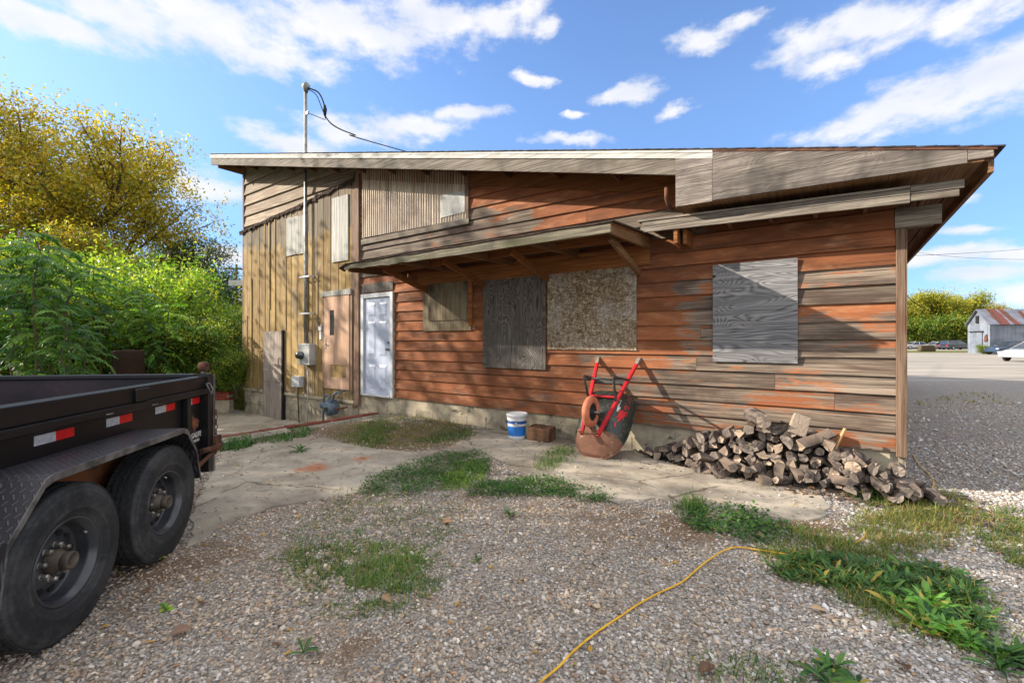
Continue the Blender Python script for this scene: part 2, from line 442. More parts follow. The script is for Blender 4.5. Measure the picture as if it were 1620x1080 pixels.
def clap(mb, s0, s1, z, h, seg, wearf, tone, lip=0.032):
    """one clapboard: slanted face, proud bottom lip, split along its length so wear can vary"""
    zt = z + h + 0.004
    e0 = s1; e1 = s1
    if zr(s1) - 0.12 < zt: e1 = min(s1, s_at(zt)); e0 = min(s1, s_at(z))
    if e1 <= s0 + 0.02: return
    n = max(1, int((e0 - s0) / seg)); vs = []; cs = []
    b2 = rng.random(); sag = rng.uniform(-0.004, 0.004)
    for i in range(n + 1):
        t = i / n
        a = s0 + (e0 - s0) * t; b = s0 + (e1 - s0) * t
        wv = rng.uniform(-0.0015, 0.0015) + sag * math.sin(t * 3.1)
        vs += [(b, -0.004, zt), (a, -lip, z + wv), (a, -0.001, z + wv + 0.003)]
        w = wearf(a, z)
        cs += [(tone, w, b2)] * 2 + [(tone, min(w, 0.4), b2)]
    fs = []
    for i in range(n):
        o = i * 3
        fs += [(o, o + 1, o + 4, o + 3), (o + 1, o + 2, o + 5, o + 4)]
    fs += [(0, 2, 1), (n * 3, n * 3 + 1, n * 3 + 2)]
    mb.add(vs, fs, cs)

def wearf(s, z):
    if z > 2.75 and s < -1.2:                     # above the lean-to roof
        w = 0.95
        if s > -6.2: w = 0.72
        if z > 3.05 and s > -3.6: w = 0.12
        if z > zr(s) - 0.85: w = 0.15
        if s > -6.0 and z < 3.15: w = 0.8
        return w + rng.uniform(-0.08, 0.1)
    if s < -3.0: return 0.06 + rng.uniform(-0.08, 0.1) + (0.12 if z < 0.6 else 0)
    if s < -0.9:
        base = 0.1 + (0.45 if (s > -1.6 and z > 1.2) else 0.0)
        if z < 1.25: base = 0.34 + 0.17 * (s + 3)
        if z > 2.2: base = 0.05
        return base + rng.uniform(-0.1, 0.15)
    k = 0.70
    if z > 2.15: k = 0.08
    elif 1.55 < z < 1.75: k = 0.46
    if z < 1.2: k = 0.68 + 0.1 * math.sin(z * 30)
    return k + rng.uniform(-0.12, 0.12)

sd = MB(); Z0, PITCH = 0.35, 0.187
joints = {3: [-0.55], 2: [0.0], 4: [-1.4], 6: [-1.35], 8: [-1.6, -4.0], 0: [-3.4], 1: [-5.2], 16: [-4.3], 14: [-5.1], 15: [-2.9], 13: [-3.2]}
r = 0; z = Z0
while z < 5.3:
    pts = [S_D] + [j for j in joints.get(r, []) if True] + [S_P]
    for a, b in zip(pts[:-1], pts[1:]):
        if z > 2.7: a = max(a, S_D)
        clap(sd, a + 0.0015, b - 0.0015, z, PITCH, 0.22, wearf, rng.random())
    z += PITCH; r += 1
sd.build('clapboard_siding', M['siding'], house, fix=False)

gs = MB(); z = 4.30
while z < 6.6:
    a = S_L
    cuts = sorted([a, S_D - 0.22] + ([rng.uniform(-12.5, -9.5)] if rng.random() < 0.8 else []))
    for p, q in zip(cuts[:-1], cuts[1:]): clap(gs, p + 0.002, q - 0.002, z, 0.29, 0.5, lambda s, z: 1, rng.random(), 0.045)
    z += 0.29
gs.build('grey_upper_siding', M['siding_grey'], house, fix=False)

# ragged top of the yellow boards
rag = [wall_sz(*p) for p in ((386, 367.7), (436, 344.6), (479, 326), (516, 307.5), (562, 286))]
def rag_z(s):
    for (a, za), (b, zb) in zip(rag[:-1], rag[1:]):
        if s <= b: return za + (zb - za) * (s - a) / (b - a)
    return rag[-1][1]
yb = MB(); s = S_L + 0.02
while s < S_D - 0.30:
    w = rng.choice((0.27, 0.29, 0.24, 0.14))
    e = min(s + w, S_D - 0.26); dd = 0.045 + rng.uniform(0, 0.012); t = rng.random(); b2 = rng.random()
    zs = [0.17 + rng.uniform(-0.02, 0.02), 0.6, 1.4, 2.2, 3.0, 3.7, 4.1]
    top = rag_z((s + e) / 2) - 0.01
    zs = [q for q in zs if q < top - 0.2] + [top]
    base = rng.choice((0.1, 0.25, 0.4, 0.75)); vs = []; cs = []
    for q in zs:
        wv = base + (0.35 if q < 0.5 else 0) + (0.75 if q > 3.8 else 0) + rng.uniform(-0.1, 0.1)
        vs += [(s + 0.009, -dd, q), (e - 0.009, -dd, q), (e - 0.009, -0.01, q), (s + 0.009, -0.01, q)]; cs += [(t, wv, b2)] * 4
    fs = [(0, 1, 2, 3)]
    for i in range(len(zs) - 1):
        o = i * 4
        fs += [(o, o + 4, o + 5, o + 1), (o + 1, o + 5, o + 6, o + 2), (o + 3, o + 7, o + 4, o)]
    yb.add(vs, fs, cs)
    if rng.random() < 0.5 and e < S_D - 0.5:      # batten over the joint, some broken off
        z1 = top if rng.random() < 0.6 else rng.uniform(1.8, 3.2)
        z0 = 0.2 if rng.random() < 0.7 else rng.uniform(1.5, 2.5)
        if z1 > z0: yb.box(e - 0.022, e + 0.022, -dd - 0.018, -dd + 0.002, z0, z1, (rng.random(), 0.3, rng.random()))
    s = e
yb.build('yellow_board_siding', M['yellow'], house, fix=False)
fl = MB(); s = S_L - 0.12
while s < S_D - 0.15:
    e = s + rng.uniform(0.04, 0.13); za = rag_z(s); h = rng.uniform(0.03, 0.11)
    fl.hexa([(s, -rng.uniform(0.07, 0.12), za - h), (e, -0.09, rag_z(e) - h * rng.uniform(0.5, 1.2)), (e, -0.02, rag_z(e) - 0.05), (s, -0.02, za - 0.05),
             (s, -0.10, za + 0.01), (e, -0.085, rag_z(e) + rng.uniform(0.0, 0.03)), (e, -0.02, rag_z(e) + 0.06), (s, -0.02, za + 0.05)], (0.3, 0.2, 0.1))
    s = e - 0.004
fl.build('ragged_flashing', M['flash'], house)

# carcass behind the boards, other walls
cr = MB()
def poly_wall(y0, y1, s0, s1, zb, off=0.02):
    cr.prism([(s0, y0, zb), (s1, y0, zb), (s1, y0, zr(s1) - 0.13 - off), (s0, y0, zr(s0) - 0.13 - off)], (0, y1 - y0, 0), (0.4, 0.9, 0.5))
poly_wall(0.004, 0.12, S_L + 0.01, S_R - 0.01, 0.0)
poly_wall(DEPTH - 0.12, DEPTH, S_L + 0.01, S_R - 0.01, -0.5)
cr.build('wall', M['siding_grey'], house)
sw = MB()
z = 0.3
while z < zr(S_R) - 0.3:
    sw.box(S_R - 0.02, S_R, 0.02, DEPTH, z, z + 0.184, (rng.random(), 0.5, rng.random())); z += 0.187
z = 0.2
sw.build('side_siding', M['siding'], house); sw = MB()
while z < 6.1:
    sw.box(S_L - 0.0, S_L + 0.02, 0.02, DEPTH, z, z + 0.284, (rng.random(), 0.9, rng.random())); z += 0.29
sw.build('side_siding', M['siding_grey'], house)

# foundation
fd = MB()
fd.box(-8.2, S_R - 0.02, 0.0, 0.35, -0.6, 0.352, (.5, .5, .5))
fd.box(S_L + 0.02, -8.204, -0.012, 0.35, -0.9, 0.20, (.5, .5, .5))
for i in range(11):                                # proud block courses, patched render between
    a = S_L + 0.05 + i * 0.41
    for k in range(3):
        if rng.random() < 0.75: fd.box(a + 0.2 * (k % 2), a + 0.2 * (k % 2) + 0.392, -0.022 - rng.random() * 0.01, 0.0, -0.62 + k * 0.2, -0.43 + k * 0.2)
for i in range(20):
    a = -8.1 + i * 0.42
    if rng.random() < 0.7: fd.box(a, a + 0.412, -0.012 - rng.random() * 0.006, 0.0, -0.25, 0.17 + (i % 2) * 0.0)
fd.box(S_L + 0.02, -8.3, -0.06, 0.0, 0.13, 0.195)
fd.build('foundation', M['foundation'], house, bevel=0.006)

# posts
p = MB(); p.box(S_P, S_R, -0.034, 0.10, 0.30, zr(S_R) - 0.2, (0.31, 1, 0.2)); p.build('corner_post', M['oldwood_z'], house, bevel=0.004)
p = MB(); p.box(S_D - 0.13, S_D, -0.075, 0.0, 0.10, 4.95, (0.62, 1, 0.7)); p.box(S_D - 0.255, S_D - 0.135, -0.05, 0.0, 0.05, 4.85, (0.22, 1, 0.1)); p.build('divider_post', M['oldwood_z'], house, bevel=0.004)
p = MB(); p.box(S_L - 0.03, S_L + 0.045, -0.05, 0.03, 0.15, 6.2, (0.5, 1, 0.5)); p.build('corner_post', M['oldwood_z'], house, bevel=0.004)

# roof
roof = MB()
S0, S1 = -13.96, 1.09
Y0, Y1 = -0.56, DEPTH + 0.4
roof.hexa([(S0, Y0 + .03, zr(S0) - 0.10), (S1, Y0 + .03, zr(S1) - 0.10), (S1, Y1, zr(S1) - 0.10), (S0, Y1, zr(S0) - 0.10),
           (S0, Y0 + .03, zr(S0) - 0.03), (S1, Y0 + .03, zr(S1) - 0.03), (S1, Y1, zr(S1) - 0.03), (S0, Y1, zr(S0) - 0.03)], (0.3, 1, 0.5))
rf = roof.build('roof', M['oldwood_y'], house)
sh = MB(); s = S0 - 0.03
while s < S1 + 0.02:
    e = min(s + 0.14, S1 + 0.03); o = -0.008 + rng.uniform(-.001, .002)
    sh.hexa([(s, Y0 - .03, zr(s) - .028), (e + .02, Y0 - .03, zr(e) - .025), (e + .02, Y1 + .02, zr(e) - .025), (s, Y1 + .02, zr(s) - .028),
             (s, Y0 - .03 + rng.uniform(-.008, .008), zr(s) - .013), (e + .02, Y0 - .03, zr(e + .02) + o), (e + .02, Y1 + .02, zr(e + .02) + o), (s, Y1 + .02, zr(s) - .013)], (.1, .1, .1))
    s = e
sh.build('shingles', M['shingle'], rf)
SP0 = wall_sz(1070, 300, 0.56)[0]; SP1 = wall_sz(1128, 300, 0.56)[0]; SP2 = wall_sz(1530, 250, 0.56)[0]; SP3 = 1.07
b = MB()
b.hexa([(S0, Y0 - .012, zr(S0) - .31), (SP0 - .003, Y0 - .012, zr(SP0) - .31), (SP0 - .003, Y0 + .027, zr(SP0) - .31), (S0, Y0 + .027, zr(S0) - .31),
        (S0, Y0 - .012, zr(S0) - .115), (SP0 - .003, Y0 - .012, zr(SP0) - .115), (SP0 - .003, Y0 + .027, zr(SP0) - .115), (S0, Y0 + .027, zr(S0) - .115)], (0.55, 1, .4))
b.build('rake_fascia', M['oldwood'], rf, bevel=0.003)
b = MB()
b.hexa([(S0 - .02, Y0 - .028, zr(S0) - .125), (SP1, Y0 - .028, zr(SP1) - .125), (SP1, Y0 + .0, zr(SP1) - .125), (S0 - .02, Y0 + .0, zr(S0) - .125),
        (S0 - .02, Y0 - .028, zr(S0) - .032), (SP1, Y0 - .028, zr(SP1) - .032), (SP1, Y0 + .0, zr(SP1) - .032), (S0 - .02, Y0 + .0, zr(S0) - .032)], (0.2, 1, .4))
b.hexa([(S0 - .02, Y0 - .034, zr(S0) - .06), (SP1, Y0 - .034, zr(SP1) - .06), (SP1, Y0 - .0285, zr(SP1) - .06), (S0 - .02, Y0 - .0285, zr(S0) - .06),
        (S0 - .02, Y0 - .034, zr(S0) - .034), (SP1, Y0 - .034, zr(SP1) - .034), (SP1, Y0 - .0285, zr(SP1) - .034), (S0 - .02, Y0 - .0285, zr(S0) - .034)], (0.8, 1, .4))
b.build('drip_edge', M['drip'], rf)
s = S0 + 0.5
while s < S1 - 0.05:                               # lookouts under the overhang
    ra = MB(); ra.hexa([(s, Y0 + .03, zr(s) - .24), (s + .045, Y0 + .03, zr(s) - .24), (s + .045, -0.01, zr(s) - .27), (s, -0.01, zr(s) - .27),
             (s, Y0 + .03, zr(s) - .103), (s + .045, Y0 + .03, zr(s) - .115), (s + .045, -0.01, zr(s) - .115), (s, -0.01, zr(s) - .103)], (rng.random(), 1, .3)); ra.build('rafter', M['oldwood_y'], rf)
    s += 0.92
b = MB()                                           # board under the soffit, along the rake
for (a, e, mt) in ((S_D, -0.9, 0),):
    b.hexa([(a, -.04, zr(a) - .40), (e, -.04, zr(e) - .40), (e, -.005, zr(e) - .40), (a, -.005, zr(a) - .40),
            (a, -.04, zr(a) - .13), (e, -.04, zr(e) - .13), (e, -.005, zr(e) - .13), (a, -.005, zr(a) - .13)], (0.7, 1, .1))
b.build('frieze_board', M['brownwood'], house)
b = MB()                                           # left gable return and eave board on the right
b.hexa([(-13.64, Y0 + .03, zr(-13.64) - .38), (-13.60, Y0 + .03, zr(-13.64) - .38), (-13.60, Y1, zr(-13.64) - .38), (-13.64, Y1, zr(-13.64) - .38),
        (-13.64, Y0 + .03, zr(-13.64) - .10), (-13.60, Y0 + .03, zr(-13.64) - .11), (-13.60, Y1, zr(-13.64) - .11), (-13.64, Y1, zr(-13.64) - .10)], (.4, 1, .1))
b.build('high_eave_board', M['oldwood_y'], rf)
b = MB()
b.hexa([(1.05, Y0 + .03, zr(1.14) - .20), (1.085, Y0 + .03, zr(1.14) - .20), (1.085, Y1, zr(1.14) - .20), (1.05, Y1, zr(1.14) - .20),
        (1.05, Y0 + .03, zr(1.14) - .09), (1.085, Y0 + .03, zr(1.14) - .10), (1.085, Y1, zr(1.14) - .10), (1.05, Y1, zr(1.14) - .09)], (.4, 1, .1))
s = 0.60
for s in (0.60, 0.72, 0.84, 0.96):                 # planks under the low eave
    b.hexa([(s, Y0 + .03, zr(s) - .125), (s + .105, Y0 + .03, zr(s + .11) - .125), (s + .105, Y1, zr(s + .11) - .125), (s, Y1, zr(s) - .125),
            (s, Y0 + .03, zr(s) - .101), (s + .105, Y0 + .03, zr(s + .11) - .101), (s + .105, Y1, zr(s + .11) - .101), (s, Y1, zr(s) - .101)], (rng.random(), 1, rng.random()))
b.build('low_eave_board', M['oldwood_y'], rf)

# plywood boxing over the low end
zb = lambda s: 3.0 - 0.018 * (s - SP0)
def ply(name, s0, s1, zl0, zl1, d, seed, mat='ply_fascia', topoff=.05):
    b = MB()
    b.hexa([(s0, -d - .014, zl0), (s1, -d - .014, zl1), (s1, -d + .004, zl1), (s0, -d + .004, zl0),
            (s0, -d - .014, zr(s0) - topoff), (s1, -d - .014, zr(s1) - topoff), (s1, -d + .004, zr(s1) - topoff), (s0, -d + .004, zr(s0) - topoff)], (seed, 1, seed * .7))
    return b.build(name, M[mat], house, bevel=0.002)
ply('fascia_panel', SP0, SP1 - .003, zb(SP0), zb(SP1), .578, .13, topoff=.128)
ply('fascia_panel', SP1, SP2 - .003, zb(SP1) + .01, zb(SP2), .578, .47)
ply('fascia_panel', SP2, SP3, zb(SP2) + .02, zb(SP2) + .02, .578, .81)
b = MB()
b.hexa([(SP0 + .01, -.574, zb(SP0) - .002), (SP2 + .1, -.574, zb(SP2) - .002), (SP2 + .1, -.01, zb(SP2) - .002), (SP0 + .01, -.01, zb(SP0) - .002), (SP0 + .01, -.574, zb(SP0) + .016), (SP2 + .1, -.574, zb(SP2) + .016), (SP2 + .1, -.01, zb(SP2) + .016), (SP0 + .01, -.01, zb(SP0) + .016)], (.4, 1, .6))
b.box(SP0 + .002, SP0 + .014, -.574, -.01, zb(SP0) - .01, zr(SP0) - .14, (.2, 1, .6))
b.build('fascia_soffit', M['oldwood_y'], house)
b = MB(); b.hexa([(SP1, -.60, zr(SP1) - .05), (SP3 + .02, -.60, zr(SP3 + .02) - .05), (SP3 + .02, -.58, zr(SP3 + .02) - .05), (SP1, -.58, zr(SP1) - .05),
                  (SP1, -.60, zr(SP1) - .032), (SP3 + .02, -.60, zr(SP3 + .02) - .032), (SP3 + .02, -.58, zr(SP3 + .02) - .032), (SP1, -.58, zr(SP1) - .032)])
b.build('drip_edge', M['rust'], rf)

# small pent roof under the boxing
e0 = wall_sz(1013, 350, 0.43)[0]; e1 = wall_sz(1440, 300, 0.43)[0]; e2 = wall_sz(1526, 290, 0.43)[0]
pr = MB()
def zp(s): return 2.945 - 0.03 * (s - e0)
def strip(mb, a, b_, y0, y1, o0, o1, c=(.5, 1, .5)):
    mb.hexa([(a, y0, zp(a) + o0), (b_, y0, zp(b_) + o0), (b_, y1, zp(b_) + o0), (a, y1, zp(a) + o0),
             (a, y0, zp(a) + o1), (b_, y0, zp(b_) + o1), (b_, y1, zp(b_) + o1), (a, y1, zp(a) + o1)], c)
strip(pr, e0 - .03, e1, -.445, .0, -.015, .008, (.35, 1, .1)); strip(pr, e0 + .02, e1, -.43, -.40, -.07, -.017, (.6, 1, .8))
strip(pr, e0 + .0, e1, -.425, -.39, -.145, -.073, (.9, 1, .3)); strip(pr, e1 + .003, e2, -.428, -.39, -.065, .012, (.15, 1, .9)); strip(pr, e1 + .003, e2 - .03, -.42, -.39, -.13, -.068, (.42, 1, .2))
pent = pr.build('pent_roof', M['oldwood'], house, bevel=0.003)
s = e0 + 0.10
while s < e2 - 0.1:
    pr = MB(); strip(pr, s, s + .04, -.40, -.005, -.11, -.018, (rng.random(), 1, .4)); s += 0.42; pr.build('rafter', M['oldwood_y'], pent)
pr = MB(); a = wall_sz(1070, 380, .05)[0]; b_ = wall_sz(1490, 340, .05)[0]; m_ = wall_sz(1415, 340, .05)[0]
pr.box(a, m_, -.05, -.022, 2.58, 2.76, (.3, .0, .9)); pr.build('frieze_board', M['siding'], house, bevel=.002)
pr = MB(); pr.box(m_ + .003, b_, -.055, -.02, 2.575, 2.765, (.66, 1, .9)); pr.box(.60, b_ - .02, -.02, .30, 2.62, 2.70, (.2, 1, .1)); pr.build('frieze_board', M['oldwood'], house, bevel=.003)
pr = MB(); q = wall_sz(1073, 370, .2)[0]
for o in (0, .085): pr = MB(); pr.box(q + o, q + o + .045, -.40 + o, -.02, 2.62, 2.80, (rng.random(), 1, .2)); pr.build('support_block', M['brownwood'], house, bevel=.003)
pr = MB(); q = wall_sz(1058, 280, .4)[0]
pr.tube([(q, -.50, 3.27), (q, -.50, 3.14), (q + .01, -.46, 3.08), (q + .05, -.38, 3.02)], .022, 10, (.4, .4, .4)); pr.build('downspout_stub', M['rust'], house)

# corrugated panel with a lighter patch
s0, zb0 = wall_sz(574, 377, .03); s1, zb1 = wall_sz(738, 350, .03); _, zt1 = wall_sz(738, 280, .03)
zbm = 3.56
cg = MB(); n = 300; vs = []
for i in range(n + 1):
    s = s0 + (s1 - s0) * i / n; y = -.043 - .011 * math.sin(2 * math.pi * (s - s0) / 0.066)
    vs += [(s, y, zbm - .0 + (0.04 * (s1 - s) / (s1 - s0))), (s, y, zr(s) - .16)]
cg.add(vs, [(2 * i, 2 * i + 2, 2 * i + 3, 2 * i + 1) for i in range(n)], (.5, .5, .5), True)
cp = cg.build('corrugated_panel', M['corr'], house, fix=False)
pa, za = wall_sz(697, 345, .06); pb, zb_ = wall_sz(735, 335, .06); _, zc = wall_sz(697, 309, .06); _, zd = wall_sz(735, 300, .06)
pm = MB(); nn_ = 14
rt = [(pa + (pb - pa) * i / nn_, -.060, zc + (zd - zc) * i / nn_ + rng.uniform(-.012, .012)) for i in range(nn_ + 1)]
pm.prism([(pa, -.060, za), (pb, -.060, zb_)] + rt[::-1], (0, .006, 0), (.5, .5, .5)); pm.build('patch', M['greybox'], cp)
tr = MB()
tr.box(s0 - .03, s1 + .07, -.055, -.02, zbm - .10, zbm + .0, (.33, 1, .2)); tr.build('panel_sill', M['oldwood'], house, bevel=.003)
tr = MB(); tr.box(s1 + .003, s1 + .06, -.055, -.02, zbm + .003, zr(s1 + .06) - .17, (.33, 1, .2)); tr.build('panel_trim', M['oldwood_z'], house, bevel=.003)

# boarded windows
def board_px(name, x0, x1, yt, yb, mat, d=.04, th=.016, seed=.5, label=None, wob=0.0, ref='c'):
    s0, s1 = wall_sz(x0, 500, d)[0], wall_sz(x1, 500, d)[0]
    xm = (x0 + x1) / 2
    zt = wall_sz(xm, yt, d)[1]; zb = wall_sz(xm, yb, d)[1]
    b = MB(); j = lambda: rng.uniform(-wob, wob)
    P = [(s0 + j(), zb + j()), (s1 + j(), zb + j()), (s1 + j(), zt + j()), (s0 + j(), zt + j())]
    b.hexa([(P[0][0], -d, P[0][1]), (P[1][0], -d, P[1][1]), (P[1][0], -d + th, P[1][1]), (P[0][0], -d + th, P[0][1]),
            (P[3][0], -d, P[3][1]), (P[2][0], -d, P[2][1]), (P[2][0], -d + th, P[2][1]), (P[3][0], -d + th, P[3][1])], (seed, 1, seed))
    o = b.build(name, M[mat], house, bevel=.002)
    if label: o['label'] = label
    for (fx, fz) in ((.03, .04), (.97, .05), (.03, .96), (.97, .95), (.5, .04), (.5, .96), (.04, .5), (.97, .48)):
        q = Vector((s0 + (s1 - s0) * fx + rng.uniform(-.01, .01), -d - .0015, zb + (zt - zb) * fz + rng.uniform(-.02, .02)))
        k = MB(); k.lathe([(0, .0022), (.005, .0018), (.0065, 0)], Matrix.Translation(q) @ Matrix.Rotation(R(90), 4, 'X'), 8); k.build('screw_head', M['rust'], o)
    return o, (s0, s1, zb, zt)
board_px('window_board', 1127.5, 1262, 413.5, 573.5, 'ply_grey', d=.048, label='grey plywood sheet with bold grain over the right window')
board_px('window_board', 866, 1006.5, 426, 553.5, 'osb', d=.048, label='brown strand board over the window under the lean-to', seed=.2)
board_px('window_board', 764, 863, 438, 583, 'ply_dark', label='dark plywood with upright grain', seed=.9, d=.050)
board_px('window_board', 669, 745, 449, 523, 'ply_small', label='pale stained frame board of the small window', seed=.3, d=.044)
o, bb = board_px('window_board', 678, 739, 447, 506.5, 'ply_small', label='stained board over the small window', seed=.7, d=.062)
t = MB(); t.box(bb[1] + .01, bb[1] + .10, -.062, -.02, bb[2] - .1, bb[3], (.4, 1, .3)); t.build('window_trim', M['brownwood'], house, bevel=.003)
# white boards on the yellow end
for x0, x1, yt, yb, k in ((453, 482, 343, 403, 3), (525.5, 551, 311, 413, 2)):
    s0, s1 = wall_sz(x0, 400, .07)[0], wall_sz(x1, 400, .07)[0]; xm = (x0 + x1) / 2
    zt = wall_sz(xm, yt, .07)[1]; zb_ = wall_sz(xm, yb, .07)[1]; b = MB(); w = (s1 - s0) / k
    for i in range(k): b.box(s0 + i * w + .003, s0 + (i + 1) * w - .003, -.078, -.05, zb_ + rng.uniform(-.02, .02), zt + rng.uniform(-.03, .03), (rng.random(), 1, rng.random()))
    b.build('whitewashed_boards', M['whitewood'], house)

# ---- doors
def local_rect(x0, x1, yt, yb, d):
    s0, s1 = wall_sz(x0, 500, d)[0], wall_sz(x1, 500, d)[0]; xm = (x0 + x1) / 2
    return s0, s1, wall_sz(xm, yb, d)[1], wall_sz(xm, yt, d)[1]
s0, s1, z0, z1 = local_rect(571, 621.5, 463.5, 627, .06)
b = MB(); w = .085
b.box(s0, s0 + w, -.07, .0, z0, z1, (.5,) * 3); b.box(s1 - w, s1, -.07, .0, z0, z1, (.5,) * 3); b.box(s0 + w + .001, s1 - w - .001, -.063, .0, z1 - w, z1, (.5,) * 3)
b.box(s0 + w + .001, s1 - w - .001, -.08, .0, z0, z0 + .035, (.5,) * 3)
door = b.build('white_door', M['white_metal'], house, bevel=.004); door['label'] = 'white six-panel door in a white frame'
b = MB(); a0, a1 = s0 + w + .004, s1 - w - .004; b.box(a0, a1, -.034, -.002, z0 + .037, z1 - w - .003)
dl = b.build('door_leaf', M['white_door'], door, bevel=.002)
b = MB(); W = a1 - a0; H = z1 - z0 - w
for cx in (0.29, 0.71):
    for (f0, f1) in ((.06, .30), (.40, .74), (.80, .93)):
        x0_, x1_ = a0 + W * (cx - .135), a0 + W * (cx + .135); q0, q1 = z0 + .03 + H * f0, z0 + .03 + H * f1
        b.box(x0_ - .012, x1_ + .012, -.0375, -.033, q0 - .012, q1 + .012)
        b.add([(x0_, -.0375, q0), (x1_, -.0375, q0), (x1_, -.0375, q1), (x0_, -.0375, q1), (x0_ + .03, -.046, q0 + .03), (x1_ - .03, -.046, q0 + .03), (x1_ - .03, -.046, q1 - .03), (x0_ + .03, -.046, q1 - .03)],
              [(0, 1, 5, 4), (1, 2, 6, 5), (2, 3, 7, 6), (3, 0, 4, 7), (4, 5, 6, 7)], (.5,) * 3)
b.build('door_panel', M['white_door'], dl, bevel=.003)
b = MB(); hz = z0 + .95
MX = Matrix.Translation((a1 - .07, -.034, hz)) @ Matrix.Rotation(R(90), 4, 'X')
b.lathe([(.0, 0), (.028, 0), (.028, .008), (.010, .012), (.010, .035), (.026, .042), (.029, .056), (.020, .068), (0, .07)], MX, 16); b.build('door_knob', M['galv'], dl); b = MB()
MX = Matrix.Translation((a1 - .07, -.034, hz + .14)) @ Matrix.Rotation(R(90), 4, 'X'); b.lathe([(0, 0), (.026, 0), (.024, .014), (0, .016)], MX, 16)
b.build('deadbolt', M['galv'], dl)
b = MB(); q = local_rect(572, 621, 447, 461.5, .05); b.box(q[0], q[1], -.045, -.02, q[2], q[3], (.2, 1, .2)); b.build('door_lintel', M['ply_dark'], house, bevel=.003)

s0, s1, z0, z1 = local_rect(513, 552, 467, 615, .07)
wx = lambda x: wall_sz(x, 500, .085)[0]
xa, xb, xc, xd = wx(513), wx(521.5), wx(528.5), wx(552)
zc_, ze_ = wall_sz(532, 530, .085)[1], wall_sz(532, 490, .085)[1]; zf_, zg_ = wall_sz(535, 597, .085)[1], wall_sz(535, 577, .085)[1]; xe, xf = wx(523), wx(547)
b = MB()
for (p0, p1, q0, q1) in ((xa, xd, z0, zf_), (xa, xe, zf_, zg_), (xf, xd, zf_, zg_), (xa, xd, zg_, zc_), (xa, xb, zc_, ze_), (xc, xd, zc_, ze_), (xa, xd, ze_, z1)):
    b.box(p0, p1, -.085, -.062, q0 + .0005, q1 - .0005, (.5, 1, .4))
bd = b.build('brown_door', M['tandoor'], house); bd['label'] = 'faded pinkish brown door with slit window'
b = MB(); b.box(xe, xf, -.070, -.060, zf_, zg_, (.1, .3, .4)); b.build('panel', M['yellow'], bd)
b = MB(); b.box(xb, xc, -.070, -.060, zc_, ze_); b.build('slit_window', M['glass'], bd)
b = MB(); b.tube([(xa + .05, -.086, z0 + .98), (xa + .05, -.12, z0 + .98), (xa + .12, -.12, z0 + .98)], .012, 8); b.box(xa + .03, xa + .08, -.09, -.084, z0 + .88, z0 + 1.1); b.build('door_handle', M['galv'], bd)
b = MB(); q = local_rect(508, 555, 459, 467.5, .09); b.box(q[0], q[1], -.10, -.04, q[2], q[3], (.3, 1, .3)); b.build('door_lintel', M['whitewood'], house, bevel=.003)
b = MB(); b.box(xd + .01, xd + .09, -.075, -.04, z0 - .05, z1 + .05, (.9, 1, .3)); b.box(xa - .10, xa - .01, -.07, -.04, z0 - .02, z1, (.4, 1, .3)); b.build('door_trim', M['oldwood_z'], house, bevel=.003)

s0, s1, z0, z1 = local_rect(417, 446, 524, 652, .09)
b = MB(); b.box(s0, s1, -.095, -.06, -.48, z1, (.5, 1, .5)); gd = b.build('grey_door', M['greydoor'], house, bevel=.003); gd['label'] = 'low faded grey door at patio level'
b = MB(); b.box(s0 + .02, s1 - .02, -.100, -.096, .42, .44, (.5, 1, .5)); b.build('door_batten', M['oldwood'], gd)
b = MB(); b.tube([(s1 - .08, -.096, .85), (s1 - .08, -.14, .87), (s1 - .08, -.14, 1.02), (s1 - .08, -.096, 1.04)], .010, 8); b.build('door_handle', M['rust'], gd)
b = MB(); b.box(s1 + .004, s1 + .055, -.11, -.03, -.48, z1 + .02, (.9, 1, .3)); b.box(s0 - .05, s0 - .004, -.08, -.03, .1, z1 - .3, (.9, 1, .3)); b.build('door_trim', M['black_gloss'], house)

# ---- lean-to awning over door and windows
awn = MB(); A0, A1 = -6.75, -1.97
def za_(y): return 2.80 + 0.06 * y                  # y is 0 at the wall, -1.3 at the outer edge
nb = 9
for i in range(nb):
    y0, y1 = -1.30 + i * 1.30 / nb, -1.30 + (i + 1) * 1.30 / nb - .008
    awn.hexa([(A0 + rng.uniform(-.03, .03), y0, za_(y0)), (A1, y0, za_(y0)), (A1, y1, za_(y1)), (A0 + rng.uniform(-.03, .03), y1, za_(y1)),
              (A0, y0, za_(y0) + .02), (A1, y0, za_(y0) + .02), (A1, y1, za_(y1) + .02), (A0, y1, za_(y1) + .02)], (rng.random(), 1, rng.random()))
aw = awn.build('awning', M['brownwood'], house); aw['label'] = 'sagging wooden lean-to roof on diagonal braces'
b = MB(); n = 24; e = [(A0 - .02 + (A1 + .06 - A0) * i / n) for i in range(n + 1)]
for i in range(n):
    dz0, dz1 = .006 * math.sin(i * 1.3), .006 * math.sin((i + 1) * 1.3)
    b.hexa([(e[i], -1.35, za_(-1.3) + .018 + dz0), (e[i + 1], -1.35, za_(-1.3) + .018 + dz1), (e[i + 1], .0, 2.825), (e[i], .0, 2.825),
            (e[i], -1.35, za_(-1.3) + .034 + dz0), (e[i + 1], -1.35, za_(-1.3) + .034 + dz1), (e[i + 1], .0, 2.845), (e[i], .0, 2.845)], (.3, .2, .2))
b.build('awning_roofing', M['flash'], aw)
b = MB(); n = 30
top = []; bot = []
